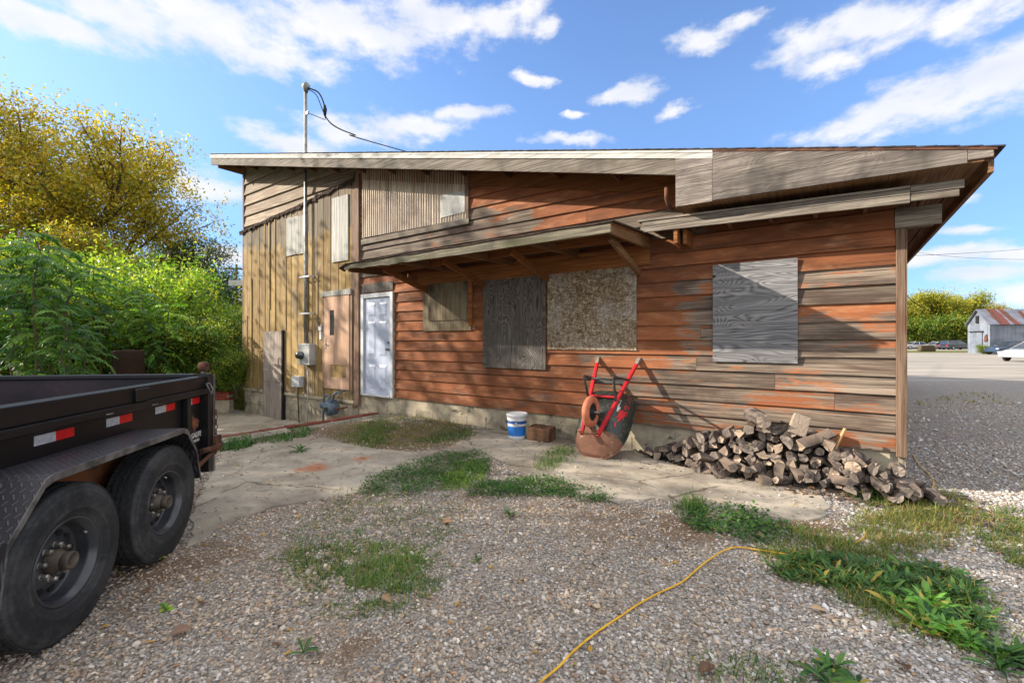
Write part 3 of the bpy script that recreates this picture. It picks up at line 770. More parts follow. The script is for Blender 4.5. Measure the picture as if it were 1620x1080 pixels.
for i in range(n + 1):
    s = A0 + (A1 - A0) * i / n; rot = max(0, 1 - (s - A0) / 3.0)
    top.append((s, za_(-1.3) + .016 - rng.random() * .012 * rot)); bot.append((s, za_(-1.3) - .095 + rng.uniform(-.004, .02 + .03 * rot) * rot + .03 * max(0, 1 - (s - A0) / .5)))
for i in range(n):
    (a, t0), (c_, t1) = top[i], top[i + 1]; b0, b1 = bot[i][1], bot[i + 1][1]
    b.hexa([(a, -1.335, b0), (c_, -1.335, b1), (c_, -1.303, b1), (a, -1.303, b0), (a, -1.335, t0), (c_, -1.335, t1), (c_, -1.303, t1), (a, -1.303, t0)], (.4 if i < 10 else .75, 1, .3))
b.build('awning_fascia', M['mossy'], aw)
for s in (A1 - .05, -3.05, -4.2, -5.4, A0 + .06):
    b = MB(); b.hexa([(s, -1.30, za_(-1.3) - .10), (s + .045, -1.30, za_(-1.3) - .10), (s + .045, -.04, 2.66), (s, -.04, 2.66), (s, -1.30, za_(-1.3) - .002), (s + .045, -1.30, za_(-1.3) - .002), (s + .045, -.04, za_(-.04) - .002), (s, -.04, za_(-.04) - .002)], (rng.random(), 1, .3)); b.build('awning_rafter', M['oldwood_y'], aw)
b = MB(); b.box(A0 + .4, A1 + .0, -.058, -.026, 2.46, 2.72, (.8, 1, .4)); b.box(A0 + .2, A1 - .06, -.70, -.66, za_(-.7) - .09, za_(-.7) - .003, (.5, 1, .4)); b.build('awning_ledger', M['brownwood'], aw)
for (xw, yw, xo, yo) in ((674, 462, 601, 427), (764, 453, 696, 415), (866, 444, 803, 399), (1010, 434, 955, 375)):
    s, zw = wall_sz(xw, yw, .06)
    b = MB(); b.beam((s, -.02, zw + .02), (s - .0, -1.02, 2.66), .045, .09, (rng.random(), 1, .4)); b.build('awning_brace', M['oldwood_y' if xw > 1000 else 'brownwood'], aw, bevel=.003)
b = MB(); b.add([(A0 - .12, -1.36, 2.70), (A0 + .10, -1.37, 2.755), (A0 + .10, -1.25, 2.765), (A0 - .16, -1.22, 2.66), (A0 - .12, -1.36, 2.69), (A0 + .10, -1.37, 2.745), (A0 + .10, -1.25, 2.755), (A0 - .16, -1.22, 2.65)],
               [(0, 1, 2, 3), (7, 6, 5, 4), (0, 4, 5, 1), (1, 5, 6, 2), (2, 6, 7, 3), (3, 7, 4, 0)]); b.build('bent_flashing', M['flash'], aw)
b = MB()
for i in range(16):
    a = rng.uniform(0, 6.28); q = (S_D + .02 + rng.uniform(0, .15), -.08, 2.95 + rng.uniform(-.1, .1)); L = rng.uniform(.08, .28)
    b.tube([q, (q[0] + math.cos(a) * L * .5, q[1] - .08, q[2] + abs(math.sin(a)) * L * .6), (q[0] + math.cos(a) * L, q[1] - .16, q[2] + math.sin(a) * L * .4 - .04)], [.006, .004, .002], 4, (.2, .2, .2))
b.build('bird_nest', M['rust'], house)

# ---- things fixed to the wall: mast, meter, gas meter, little boxes
def wall_empty(name, s, d, z, label, cat, group=None):
    return empty(name, SW(s, d, z), HOUSE_ROT, label, cat, group)
sm, _ = wall_sz(483.5, 400, .14)
ztop = wall_sz(483.5, 140, .14)[1]; zmt = wall_sz(483, 541, .14)[1]; zmb = wall_sz(483, 578, .14)[1]
mast = wall_empty('service_mast', sm, .14, zmt, 'tall thin grey conduit mast running up the yellow wall through the eave', 'service mast')
b = MB(); b.tube([(0, 0, 0), (0, 0, 1.5), (0, 0, ztop - zmt)], .036, 14); b.build('conduit', M['galv'], mast)
b = MB(); MX = Matrix.Translation((.02, 0, ztop - zmt))
b.lathe([(.0, .13), (.05, .12), (.085, .07), (.09, .01), (.06, -.03), (.038, -.10), (.0, -.10)], MX, 14); b.build('weatherhead', M['galv'], mast)
for yy in (438, 496):
    zz = wall_sz(483, yy, .14)[1] - zmt
    b = MB(); b.box(-.2, .22, -.045, -.037, zz - .018, zz + .018); b.box(-.2, -.17, -.04, .07, zz - .018, zz + .018); b.box(.19, .22, -.04, .07, zz - .018, zz + .018); b.build('strap', M['white_metal'], mast)
b = MB(); b.box(-.012, .12, -.02, .02, wall_sz(483, 180, .14)[1] - zmt - .04, wall_sz(483, 180, .14)[1] - zmt + .02); b.build('insulator_clevis', M['galv'], mast)

s0, s1, z0, z1 = local_rect(473, 490.5, 543.5, 577, .2)
mb_ = wall_empty('electric_meter_box', (s0 + s1) / 2, .05, z0, 'grey electric meter box at the foot of the tall conduit mast', 'meter box')
hw = (s1 - s0) / 2
b = MB(); b.box(-hw, hw, -.17, .0, 0, z1 - z0); b.build('enclosure', M['greybox'], mb_, bevel=.012)
b = MB(); MX = Matrix.Translation((-hw * .35, -.17, (z1 - z0) * .45)) @ Matrix.Rotation(R(90), 4, 'X')
b.lathe([(0, 0), (.095, 0), (.095, .03), (.08, .035), (.078, .10), (.06, .125), (0, .13)], MX, 24); b.build('meter_glass', M['glass'], mb_)
b = MB(); b.box(hw * .3, hw * .8, -.174, -.169, (z1 - z0) * .82, (z1 - z0) * .92); b.build('sticker', M['white_metal'], mb_)
b = MB(); zg = -.48 - z0; b.tube([(-hw * .1, -.06, 0), (-hw * .1, -.06, zg * .5), (-hw * .2, -.05, zg)], .014, 8); b.build('ground_conduit', M['greybox'], mb_)

s0, s1, z0, z1 = local_rect(462, 474, 595, 612, .15)
jb = wall_empty('junction_box', (s0 + s1) / 2, .05, z0, 'small white utility box low on the yellow wall left of the meter conduit', 'utility box')
b = MB(); b.box(-(s1 - s0) / 2, (s1 - s0) / 2, -.12, 0, 0, z1 - z0); b.build('case', M['white_metal'], jb, bevel=.01)
b = MB(); b.tube([(0, -.05, 0), (.0, -.05, -.2), (.02, -.03, -.48 - z0)], .013, 8); b.build('cable', M['dark'], jb)
s0, s1, z0, z1 = local_rect(503.5, 507.5, 514, 537, .1)
sb = wall_empty('doorbell_box', (s0 + s1) / 2, .05, z0, 'narrow white switch box beside the pinkish brown door', 'switch box')
b = MB(); b.box(-.05, .05, -.05, 0, .2, z1 - z0); b.box(-.04, .04, -.035, 0, 0, .195); b.build('case', M['white_metal'], sb, bevel=.006)
b = MB(); b.box(-.025, .025, -.056, -.0505, .3, .42); b.build('slot', M['black_gloss'], sb)

gm_s, gm_z = wall_sz(523, 655, .3)
gm = wall_empty('gas_meter', gm_s, .3, gm_z, 'blue-grey gas meter with pipes in front of the foundation', 'gas meter')
b = MB()
MX = Matrix.Translation((.0, .1, .13)) @ Matrix.Rotation(R(90), 4, 'X')
b.lathe([(0, -.04), (.12, -.04), (.145, -.02), (.15, .0), (.15, .08), (.165, .085), (.165, .11), (.15, .115), (.15, .17), (.12, .21), (0, .21)], MX, 24)
b.box(-.10, .10, -.06, .10, .22, .31); b.build('meter_body', M['gasmeter'], gm, bevel=.008)
b = MB(); b.box(-.06, .06, -.12, -.108, .07, .16); b.build('dial', M['glass'], gm)
b = MB(); b.tube([(-.07, .02, .30), (-.07, .02, .38), (-.2, .02, .40), (-.30, .02, .30), (-.30, .02, .05), (-.30, .02, -.3)], .022, 10)
b.tube([(.07, .02, .30), (.07, .02, .42), (.16, .02, .46), (.20, .2, .50)], .022, 10); MX = Matrix.Translation((-.3, .02, .16)) @ Matrix.Rotation(R(90), 4, 'X')
b.lathe([(0, -.04), (.06, -.04), (.08, 0), (.06, .05), (0, .06)], MX, 14); b.build('pipework', M['gasmeter'], gm)
b = MB(); b.tube([(.15, .0, .12), (.34, -.02, .15), (.60, -.02, .20)], .022, 10); b.build('rusty_pipe', M['rust'], gm)
b = MB(); b.beam((.20, .02, .38), (.34, .02, .5), .03, .03); b.build('valve_handle', M['galv'], gm)

# service drop: insulated wire off the mast head, away over the roof
top = SW(sm + .1, .14, ztop - .02)
def bez(p, n=26):
    p = [Vector(q) for q in p]; out = []
    P = [p[0] * 2 - p[1]] + p + [p[-1] * 2 - p[-2]]
    for i in range(1, len(P) - 2):
        for k in range(n // (len(p) - 1) + 1):
            t = k / (n // (len(p) - 1) + 1)
            a, b_, c_, d_ = P[i - 1], P[i], P[i + 1], P[i + 2]
            out.append(0.5 * ((2 * b_) + (c_ - a) * t + (2 * a - 5 * b_ + 4 * c_ - d_) * t * t + (3 * b_ - a - 3 * c_ + d_) * t ** 3))
    out.append(p[-1]); return out
b = MB(); dm = top.y
b.tube(bez([top, at(503, 146, dm + .05), at(511, 160, dm + .1), at(514, 174, dm + .2), at(516, 186, dm + .35), at(530, 200, dm + .8), at(560, 213, dm + 2.2), at(625, 235, dm + 5.2), at(900, 310, dm + 22)], 60), .016, 6, (.05, .05, .05))
b.tube(bez([top + Vector((0, 0, -.03)), at(500, 150, dm), at(508, 168, dm + .1), at(513, 182, dm + .25), at(515, 188, dm + .34)], 30), .010, 6, (.05, .05, .05))
wire = b.build('service_wire', M['dark']); tag(wire, 'black overhead wire looping off the mast head and over the roof', 'wire')
b = MB(); q = at(514, 173, dm + .2); b.tube([q + Vector((0, 0, .10)), q, q - Vector((0, 0, .14))], [.02, .05, .03], 8); b.tube([at(490, 180, dm), at(500, 184, dm), at(515, 190, dm + .3)], .008, 6); b.build('wire_connector', M['dark'], wire)
# ------------------------------------------------------------------ ground
nr = np.random.default_rng(11)
def poly_world(px, z=0.0): return [ground(x, y, z) for x, y in px]
def inside(P, poly):
    x, y = P[:, 0], P[:, 1]; r = np.zeros(len(P), bool); n = len(poly)
    for i in range(n):
        (x0, y0), (x1, y1) = poly[i][:2], poly[(i + 1) % n][:2]
        if y0 == y1: continue
        r ^= ((y0 > y) != (y1 > y)) & (x < (x1 - x0) * (y - y0) / (y1 - y0) + x0)
    return r
def vnoise(x, y, f, seed=0):                       # cheap smooth noise
    v = 0
    for k, (a, b, p) in enumerate([(1.0, .6, 0.3), (-.7, 1.1, 1.7), (.4, -1.3, 4.1), (1.9, 1.2, 2.2), (-1.6, 2.1, 5.0)]):
        v = v + np.sin(f * (a * x + b * y) + p + seed * 1.3 + 1.4 * np.sin(f * .6 * (b * x - a * y) + p))
    return v / 5
CURB = -7.45
def gz(x, y):
    x = np.asarray(x, float); y = np.asarray(y, float)
    s = x * UX + y * UY; t = DW - (x * NX + y * NY)
    z = 0.012 * vnoise(x, y, 1.9) + 0.008 * vnoise(x, y, 5.1, 3)
    z += 0.055 * np.exp(-(((s + 6.0) / 1.3) ** 2 + ((t - .25) / .8) ** 2))          # earth heaped by the white door
    z = np.where((t < .1), np.minimum(z, 0.02), z)
    pat = (s < CURB - .1) & (s > -14.6) & (t < 3.8) & (t > -2.0)
    z = np.where(pat, -0.62, z)
    far = np.clip((y - 24) / 60, 0, 1)
    return z * (1 - np.clip((np.hypot(x, y - 5) - 12) / 10, 0, 1)) + 0.0 * far
n = 340
u = np.linspace(-1, 1, n); gx = 2.6 * np.sinh(5.6 * u) * 1.0; gy = 5 + 2.6 * np.sinh(5.6 * u)
X, Y = np.meshgrid(gx, gy); Z = gz(X, Y)
V = np.stack([X.ravel(), Y.ravel(), Z.ravel()], 1)
idx = np.arange(n * n).reshape(n, n)
Fq = np.stack([idx[:-1, :-1].ravel(), idx[:-1, 1:].ravel(), idx[1:, 1:].ravel(), idx[1:, :-1].ravel()], 1)
def blob(x, y, lst):
    m = np.zeros_like(x)
    for (px, py, r, k) in lst:
        c = ground(px, py); m = np.maximum(m, k * np.exp(-((x - c.x) ** 2 + (y - c.y) ** 2) / r ** 2))
    return m
DIRT = [(1000, 830, .9, .62), (860, 800, .7, .5), (1090, 835, .4, .9), (640, 690, 1.3, 1), (560, 680, .9, 1), (700, 675, .7, .8), (430, 690, .7, .9), (380, 705, .5, .7), (620, 800, .8, .4), (740, 790, .6, .5),
        (330, 880, .5, .7), (480, 850, .6, .4), (1100, 725, .5, 1), (1200, 765, .35, 1), (1020, 722, .4, 1), (1290, 835, .35, .9), (1560, 840, .6, .5), (260, 900, .4, .8), (560, 1030, .25, .7), (640, 960, .35, .4),
        (900, 900, .8, .35), (1400, 900, .4, .5), (420, 800, .5, .5), (220, 960, .3, .6)]
dirt = blob(X.ravel(), Y.ravel(), DIRT)
xx, yy = X.ravel(), Y.ravel()
lot = np.clip((yy + .12 * xx - 17.5) / 2.5, 0, 1) * (xx > 2) * np.clip((58 - yy) / 2, 0, 1)
green = np.clip((yy - 58) / 2, 0, 1) * np.clip((72 - yy) / 2, 0, 1)
green = np.maximum(green, np.clip((-xx - 5.6 - .0 * yy) / 2, 0, 1) * np.clip((yy - 5) / 3, 0, 1))
lot = np.maximum(lot, np.clip((yy - 72) / 2, 0, 1) * np.clip((92 - yy) / 4, 0, 1) * (xx > 0))
green = np.maximum(green, np.clip((yy - 90) / 4, 0, 1))

m, g = new_mat('gravel_ground')
co = g.obj(); at_ = g.sep(g.attr().outputs[0])
v1 = g.n('ShaderNodeTexVoronoi', {'Vector': co, 'Scale': 62.0}); v2 = g.n('ShaderNodeTexVoronoi', {'Vector': co, 'Scale': 120.0})
cr = g.sep(v1.outputs['Color'])
PAL = [(0.0, C(100, 96, 92)), (0.22, C(136, 130, 124)), (0.45, C(160, 154, 146)), (0.62, C(160, 144, 124)), (0.8, C(168, 164, 160)), (1.0, C(206, 202, 196))]
st = g.ramp(cr[0], PAL)
n1 = g.noise(co, 1.6, 5, 0.6); n2 = g.noise(co, 7.0, 5, 0.65); n3 = g.noise(co, 90.0, 3, 0.6); n0 = g.noise(co, 0.35, 4, 0.6)
st = g.mix(0.35, st, C(146, 140, 132)); c = g.mix(g.step(v1.outputs['Distance'], 0.42, 0.75), st, C(104, 97, 88))
c = g.mix(g.m('MULTIPLY', g.step(n1, 0.45, 0.7), 0.45), c, C(146, 128, 108))
earth = g.mix(n2, C(88, 68, 52), C(130, 106, 82)); earth = g.mix(g.step(n3, 0.55, 0.7), earth, C(150, 132, 110))
df = g.step(g.m('ADD', at_[0], g.m('MULTIPLY', g.m('SUBTRACT', n2, 0.5), 1.2)), 0.35, 0.75)
c = g.mix(g.m('MULTIPLY', df, 0.85), c, earth)
streak = g.noise(g.scale(co, (0.12, 1.1, 1)), 1.0, 5, 0.6)
lotc = g.mix(g.step(streak, 0.4, 0.62), C(160, 152, 140), C(126, 120, 112)); lotc = g.mix(g.m('MULTIPLY', n3, 0.3), lotc, C(120, 112, 104))
c = g.mix(g.step(g.m('ADD', at_[1], g.m('MULTIPLY', g.m('SUBTRACT', n1, 0.5), 0.8)), 0.4, 0.6), c, lotc)
grs = g.mix(g.step(n2, 0.4, 0.6), C(104, 104, 52), C(74, 84, 36))
c = g.mix(g.step(g.m('ADD', at_[2], g.m('MULTIPLY', g.m('SUBTRACT', n1, 0.5), 0.8)), 0.4, 0.6), c, grs)
h = g.m('SUBTRACT', g.m('MULTIPLY', n2, 0.6), g.m('MULTIPLY', v1.outputs['Distance'], g.m('SUBTRACT', 1.0, at_[1])))
finish(g, c, 0.92, g.bump(h, 0.9, 0.012), spec=0.2); M['gravel'] = m
grd = np_mesh('ground', V, Fq, np.stack([dirt, lot, green], 1), M['gravel'], True)
tag(grd, kind='structure')

# ---- concrete
m, g = new_mat('weathered_concrete')
co = g.obj(); n1 = g.noise(co, 0.9, 6, 0.65, 0.4); n2 = g.noise(co, 6, 6, 0.7); n3 = g.noise(co, 70, 3, 0.6)
c = g.mix(g.step(n1, 0.38, 0.62), C(172, 162, 146), C(136, 126, 112)); c = g.mix(g.m('MULTIPLY', g.step(n2, 0.5, 0.72), 0.7), c, C(104, 96, 84))
c = g.mix(g.m('MULTIPLY', g.step(n3, 0.5, 0.7), 0.25), c, C(100, 92, 82))
for (px, py, r) in ((500, 741, .16), (571, 727, .12), (472, 744, .08)):
    w = ground(px, py)
    dv = g.n('ShaderNodeVectorMath', {0: g.vm('ADD', co, g.scale(g.vm('SUBTRACT', g.noise(co, 6, 4, .6, 0, 1), (.5, .5, .5)), (.3, .3, 0))), 1: (w.x, w.y, 0.02)}, operation='DISTANCE').outputs['Value']
    c = g.mix(g.m('MULTIPLY', g.step(dv, r * 1.3, r * .3), 0.75), c, C(168, 96, 52))
crk = g.vor(g.vm('ADD', co, g.scale(g.noise(co, 3, 4, .6, 0, 1), (.25, .25, 0))), 0.55, 'DISTANCE_TO_EDGE')
c = g.mix(g.m('MULTIPLY', g.step(crk, 0.008, 0.002), g.m('MULTIPLY', g.step(n1, .42, .52), .8)), c, C(74, 66, 56))
finish(g, c, 0.9, g.bump(g.m('ADD', n2, g.m('MULTIPLY', n3, .5)), 0.35, 0.01), spec=0.25); M['concrete'] = m

SLAB_A = [(180, 1000), (296, 862), (340, 738), (352, 716), (395, 703), (440, 694), (520, 694), (545, 702), (600, 711), (652, 717), (700, 713), (694, 733), (655, 748), (602, 768), (560, 783), (500, 792), (430, 803), (385, 820), (345, 838), (300, 866)]
SLAB_A = SLAB_A[2:]
SLAB_A.append((300, 820))
SLAB_B = [(656, 719), (706, 712), (745, 690), (780, 681), (905, 694), (1000, 712), (1040, 730), (1110, 748), (1200, 766), (1290, 782), (1312, 799), (1306, 816), (1280, 826), (1190, 812), (1100, 800), (1030, 790), (960, 795), (905, 778), (850, 762), (782, 724), (700, 735)]
def slab(name, px, top, th=.08, z=0.0, jit=.03):
    P = poly_world(px, z); out = []
    for i in range(len(P)):
        a, b = P[i], P[(i + 1) % len(P)]; k = max(1, int((b - a).length / .09))
        for j in range(k):
            q = a + (b - a) * (j / k); out.append(Vector((q.x + rng.uniform(-jit, jit), q.y + rng.uniform(-jit, jit), top - th)))
    b = MB(); b.prism(out, (0, 0, th)); o = b.build(name, M['concrete'], bevel=.006); tag(o, kind='structure'); return o, out
_, PA = slab('concrete_drive', SLAB_A, .016)
_, PB = slab('concrete_path', SLAB_B, .019)
# corner pieces of an old step by the brick edging
b = MB(); q = [SW(CURB + .06, t, 0) for t in (3.4, 3.4)]
b.prism([SW(CURB + .09, 3.5, -.1), SW(CURB + .46, 3.5, -.1), SW(CURB + .44, 2.1, -.1), SW(CURB + .09, 2.0, -.1)], (0, 0, .13)); tag(b.build('old_kerb', M['concrete'], bevel=.01), kind='structure')
# sunken patio
b = MB(); b.prism([SW(-14.6, 3.8, -.62), SW(CURB - .06, 3.8, -.62), SW(CURB - .06, -.02, -.62), SW(-14.6, -.02, -.62)], (0, 0, .14)); pt = b.build('sunken_patio', M['concrete']); tag(pt, kind='structure')
# brick edging
be = MB(); t = .10
be.hexa([SW(CURB - .10, 4.2, -.6), SW(CURB + .06, 4.2, -.6), SW(CURB + .06, .02, -.6), SW(CURB - .10, .02, -.6), SW(CURB - .10, 4.2, -.035), SW(CURB + .06, 4.2, -.035), SW(CURB + .06, .02, -.035), SW(CURB - .10, .02, -.035)], C(150, 140, 122))
t = .1
while t < 4.1:
    e = t + .205; j = rng.uniform(-.006, .006); dz = rng.uniform(-.01, .006) ; k = rng.uniform(.75, 1.15); cc = tuple(v * k for v in C(116, 60, 48))
    be.hexa([SW(CURB - .11 + j, t, -.033), SW(CURB + .07 + j, t, -.033), SW(CURB + .07 + j, e - .012, -.033), SW(CURB - .11 + j, e - .012, -.033),
             SW(CURB - .11 + j, t, .03 + dz), SW(CURB + .07 + j, t, .03 + dz), SW(CURB + .07 + j, e - .012, .03 + dz), SW(CURB - .11 + j, e - .012, .03 + dz)], cc); t = e
tag(be.build('brick_edging', M['vc'], bevel=.005), 'row of worn red edging bricks along the sunken patio', 'edging')
# low brick and block wall at the back of the patio
bw = empty('garden_wall', (SW(S_L - .1, .25, -.48)), 0.02, 'low wall of red brick on pale block at the back of the patio', 'garden wall')
b = MB(); b.box(-3.2, -.06, -.1, .12, 0, .34, (.5,) * 3); b.build('block_base', M['foundation'], bw, bevel=.008)
b = MB()
for r_ in range(3):
    x = -3.2 + .1 * (r_ % 2)
    while x < -.1:
        e = min(x + .2, -.05); k = rng.uniform(.8, 1.15); b.box(x, e - .01, -.11 + rng.uniform(-.004, .004), .12, .345 + r_ * .075, .345 + r_ * .075 + .066, tuple(v * k for v in C(140, 58, 42))); x = e
b.box(-3.2, -.08, -.10, .11, .341, .555, C(150, 140, 126)); b.build('brick_courses', M['vc'], bw)

# ---- gravel stones that can be told apart near the camera
ph = (1 + 5 ** .5) / 2
ICO = np.array([(-1, ph, 0), (1, ph, 0), (-1, -ph, 0), (1, -ph, 0), (0, -1, ph), (0, 1, ph), (0, -1, -ph), (0, 1, -ph), (ph, 0, -1), (ph, 0, 1), (-ph, 0, -1), (-ph, 0, 1)]) / math.hypot(1, ph)
ICF = np.array([(0, 11, 5), (0, 5, 1), (0, 1, 7), (0, 7, 10), (0, 10, 11), (1, 5, 9), (5, 11, 4), (11, 10, 2), (10, 7, 6), (7, 1, 8), (3, 9, 4), (3, 4, 2), (3, 2, 6), (3, 6, 8), (3, 8, 9), (4, 9, 5), (2, 4, 11), (6, 2, 10), (8, 6, 7), (9, 8, 1)])
def stones(P, size, cols, flat=.62):
    N = len(P); a = nr.uniform(0, 2 * np.pi, N); ca, sa = np.cos(a), np.sin(a)
    sc_ = size[:, None] * nr.uniform(.65, 1.3, (N, 3)); sc_[:, 2] *= flat
    v = ICO[None] * (1 + nr.uniform(-.22, .22, (N, 12, 1))) * sc_[:, None, :]
    ti = nr.uniform(-.5, .5, (N, 1)); v[:, :, 2] += v[:, :, 0] * ti
    x = v[:, :, 0] * ca[:, None] - v[:, :, 1] * sa[:, None]; y = v[:, :, 0] * sa[:, None] + v[:, :, 1] * ca[:, None]
    v = np.stack([x, y, v[:, :, 2]], 2) + P[:, None, :]
    f = ICF[None] + (np.arange(N) * 12)[:, None, None]
    return v.reshape(-1, 3), f.reshape(-1, 3), np.repeat(cols, 12, 0)
PALS = np.array([C(112, 104, 96), C(136, 130, 124), C(160, 154, 148), C(150, 128, 104), C(176, 158, 134), C(186, 182, 178), C(214, 210, 204), C(128, 100, 78), C(160, 116, 76), C(92, 84, 80)])
PW = np.array([.15, .18, .18, .12, .10, .11, .04, .07, .01, .04])
def wedge(y0, y1, dens):
    n_ = int(dens * (y1 - y0) * 2.7 * (y0 + y1) / 2 * 1.25)
    yy_ = np.sqrt(nr.uniform(y0 ** 2, y1 ** 2, n_)); xx_ = yy_ * nr.uniform(-1.25, 1.25, n_)
    return np.stack([xx_, yy_], 1)
parts = []
for (y0, y1, dens, sz) in ((1.55, 2.3, 3500, .0074), (2.3, 3.2, 2700, .0080), (3.2, 4.4, 1800, .0092), (4.4, 6.5, 800, .0105), (6.5, 11, 120, .014)):
    P = wedge(y0, y1, dens)
    s_ = P[:, 0] * UX + P[:, 1] * UY; t_ = DW - (P[:, 0] * NX + P[:, 1] * NY)
    bad = inside(P, PA) | inside(P, PB) | ((t_ < .02) & (s_ < S_R)) | ((s_ < CURB + .1)) | (P[:, 0] < -4.5)
    keep = ~bad | ((nr.random(len(P)) < .03) & (t_ > .05) & (s_ > CURB + .1))
    P = P[keep]
    dm_ = blob(P[:, 0], P[:, 1], DIRT); P = P[nr.random(len(P)) > dm_ * .72]
    dm_ = blob(P[:, 0], P[:, 1], DIRT)
    patch = vnoise(P[:, 0], P[:, 1], 3.1, 9)
    size = sz * nr.lognormal(0, .28, len(P)) * (1 + .18 * patch) * (1 - .25 * dm_)
    onc = inside(P, PA) | inside(P, PB)
    z = gz(P[:, 0], P[:, 1]) + size * nr.uniform(-.05, .5, len(P)) + np.where(onc, .017, 0)
    ci = nr.choice(len(PALS), len(P), p=PW); cc = PALS[ci] * nr.uniform(1.0, 1.35, (len(P), 1)) * .66 + .34 * np.array([C(166, 158, 148)])
    cc = cc * np.where(P[:, :1] > 0, 1 + np.clip(P[:, :1] - .5, 0, 2) * np.array([[.03, .05, .08]]), 1)
    warm = np.clip(dm_ * .6 + .25 - .16 * P[:, 0] + .22 * patch, 0, .6)[:, None]
    cc = cc * (1 - warm) + cc * np.array([[1.03, .88, .70]]) * warm
    parts.append((np.column_stack([P, z]), size, cc))
P = np.concatenate([p[0] for p in parts]); S = np.concatenate([p[1] for p in parts]); CC = np.concatenate([p[2] for p in parts])
v, f, c_ = stones(P, S, CC)
tag(np_mesh('gravel', v, f, c_, M['stone']), 'loose grey and tan gravel stones covering the yard', 'gravel', kind='stuff')
print('stones', len(P))
# ------------------------------------------------------------------ black dump trailer (local: +y towards its tail, x to its right)
TA = R(10.2)                                        # heading to the left of the view
M['tblack'] = plain('scratched_black_paint', C(16, 16, 18), C(8, 8, 10), 0.4, 2.5, bump=0.06, spots=(C(66, 62, 60), 3.2, 0.64), spec=0.5)
M['tinside'] = plain('worn_purple_black_bed', C(50, 38, 46), C(30, 26, 32), 0.6, 2.2, bump=0.1, spots=(C(96, 62, 48), 3.0, 0.58))
M['tedge'] = plain('worn_bare_edge', C(120, 116, 112), C(66, 62, 62), 0.5, 7, metal=0.3)
M['red'] = plain('red_tape', C(214, 20, 26), C(196, 16, 24), 0.35, 8)
M['silver'] = plain('silver_tape', C(190, 190, 194), C(160, 162, 168), 0.35, 30)
M['rim'] = plain('black_steel_rim', C(46, 48, 52), C(66, 66, 68), 0.28, 4, spots=(C(90, 88, 84), 7, 0.66))
M['lug'] = plain('chrome_lug_nuts', C(190, 186, 176), C(140, 134, 122), 0.3, 12, metal=0.7)
M['hub'] = plain('greasy_hub', C(92, 82, 68), C(52, 44, 38), 0.6, 8, bump=0.1)
M['rustpanel'] = plain('rusty_brown_steel', C(120, 72, 36), C(62, 42, 30), 0.8, 5, bump=0.2)
m, g = new_mat('tyre_rubber')
co = g.obj(); n1 = g.noise(co, 5, 5, 0.65); n2 = g.noise(co, 40, 4, 0.6)
c = g.mix(g.step(n1, 0.4, 0.7), C(36, 37, 38), C(60, 60, 60)); c = g.mix(g.m('MULTIPLY', g.step(n2, .5, .75), .18), c, C(86, 84, 80))
c = g.mix(1.0, c, g.attr().outputs[0], 'MULTIPLY')
finish(g, c, 0.78, g.bump(g.m('ADD', n1, n2), 0.15, 0.004), spec=0.35); M['tyre'] = m
# treadplate
m, g = new_mat('black_treadplate')
co = g.obj(); s3 = g.n('ShaderNodeSeparateXYZ', {0: co}).outputs
def lug(a, b, off):                                # one family of diagonal raised bars
    uu = g.m('MULTIPLY', g.m('ADD', a, b), 26.0); vv = g.m('MULTIPLY', g.m('SUBTRACT', a, b), 26.0)
    uu = g.m('ADD', uu, off); vv = g.m('ADD', vv, off)
    fu = g.m('ABSOLUTE', g.m('SUBTRACT', g.m('FRACT', uu), .5)); fv = g.m('ABSOLUTE', g.m('SUBTRACT', g.m('FRACT', vv), .5))
    return fu, fv, uu, vv
fu, fv, uu, vv = lug(s3[0], s3[1], 0.0)
ch = g.m('MODULO', g.m('ADD', g.m('FLOOR', uu), g.m('FLOOR', vv)), 2.0); ch = g.m('ABSOLUTE', ch)
b1 = g.m('MULTIPLY', g.step(fu, .14, .07), g.step(fv, .42, .34)); b2 = g.m('MULTIPLY', g.step(fv, .14, .07), g.step(fu, .42, .34))
h = g.m('ADD', g.m('MULTIPLY', b1, ch), g.m('MULTIPLY', b2, g.m('SUBTRACT', 1.0, ch)))
n1 = g.noise(co, 5, 5, .6)
c = g.mix(g.m('MULTIPLY', h, .55), g.mix(n1, C(36, 36, 40), C(50, 46, 48)), C(100, 99, 104))  # raised bars paler: their highlight is put into the colour
finish(g, c, 0.42, g.bump(h, 1.0, 0.006), spec=0.5); M['tread'] = m

tr0 = Vector((-2.15, 2.245, 0))                    # hub of the near wheel
trailer = empty('dump_trailer', (tr0.x, tr0.y, 0), TA, 'black tandem-axle dump trailer with red and silver tape and diamond-plate fender', 'trailer')
XS = -.27                                          # outer face of the box side, wheels stand proud at x = 0.02
def on_side(px, py, xs=XS):
    d = Vector((-math.sin(TA), math.cos(TA))); l = Vector((math.cos(TA), math.sin(TA)))
    r_ = (px - 810) / F; ox, oy = tr0.x + l.x * xs, tr0.y + l.y * xs
    t = (r_ * oy - ox) / (d.x - r_ * d.y); dep = oy + t * d.y
    return t, CAMZ + (540 - py) / F * dep
YT = on_side(341, 700, XS + .035)[0] - .03          # tail
YF = -2.6
ZT, ZBt = 1.14, .46
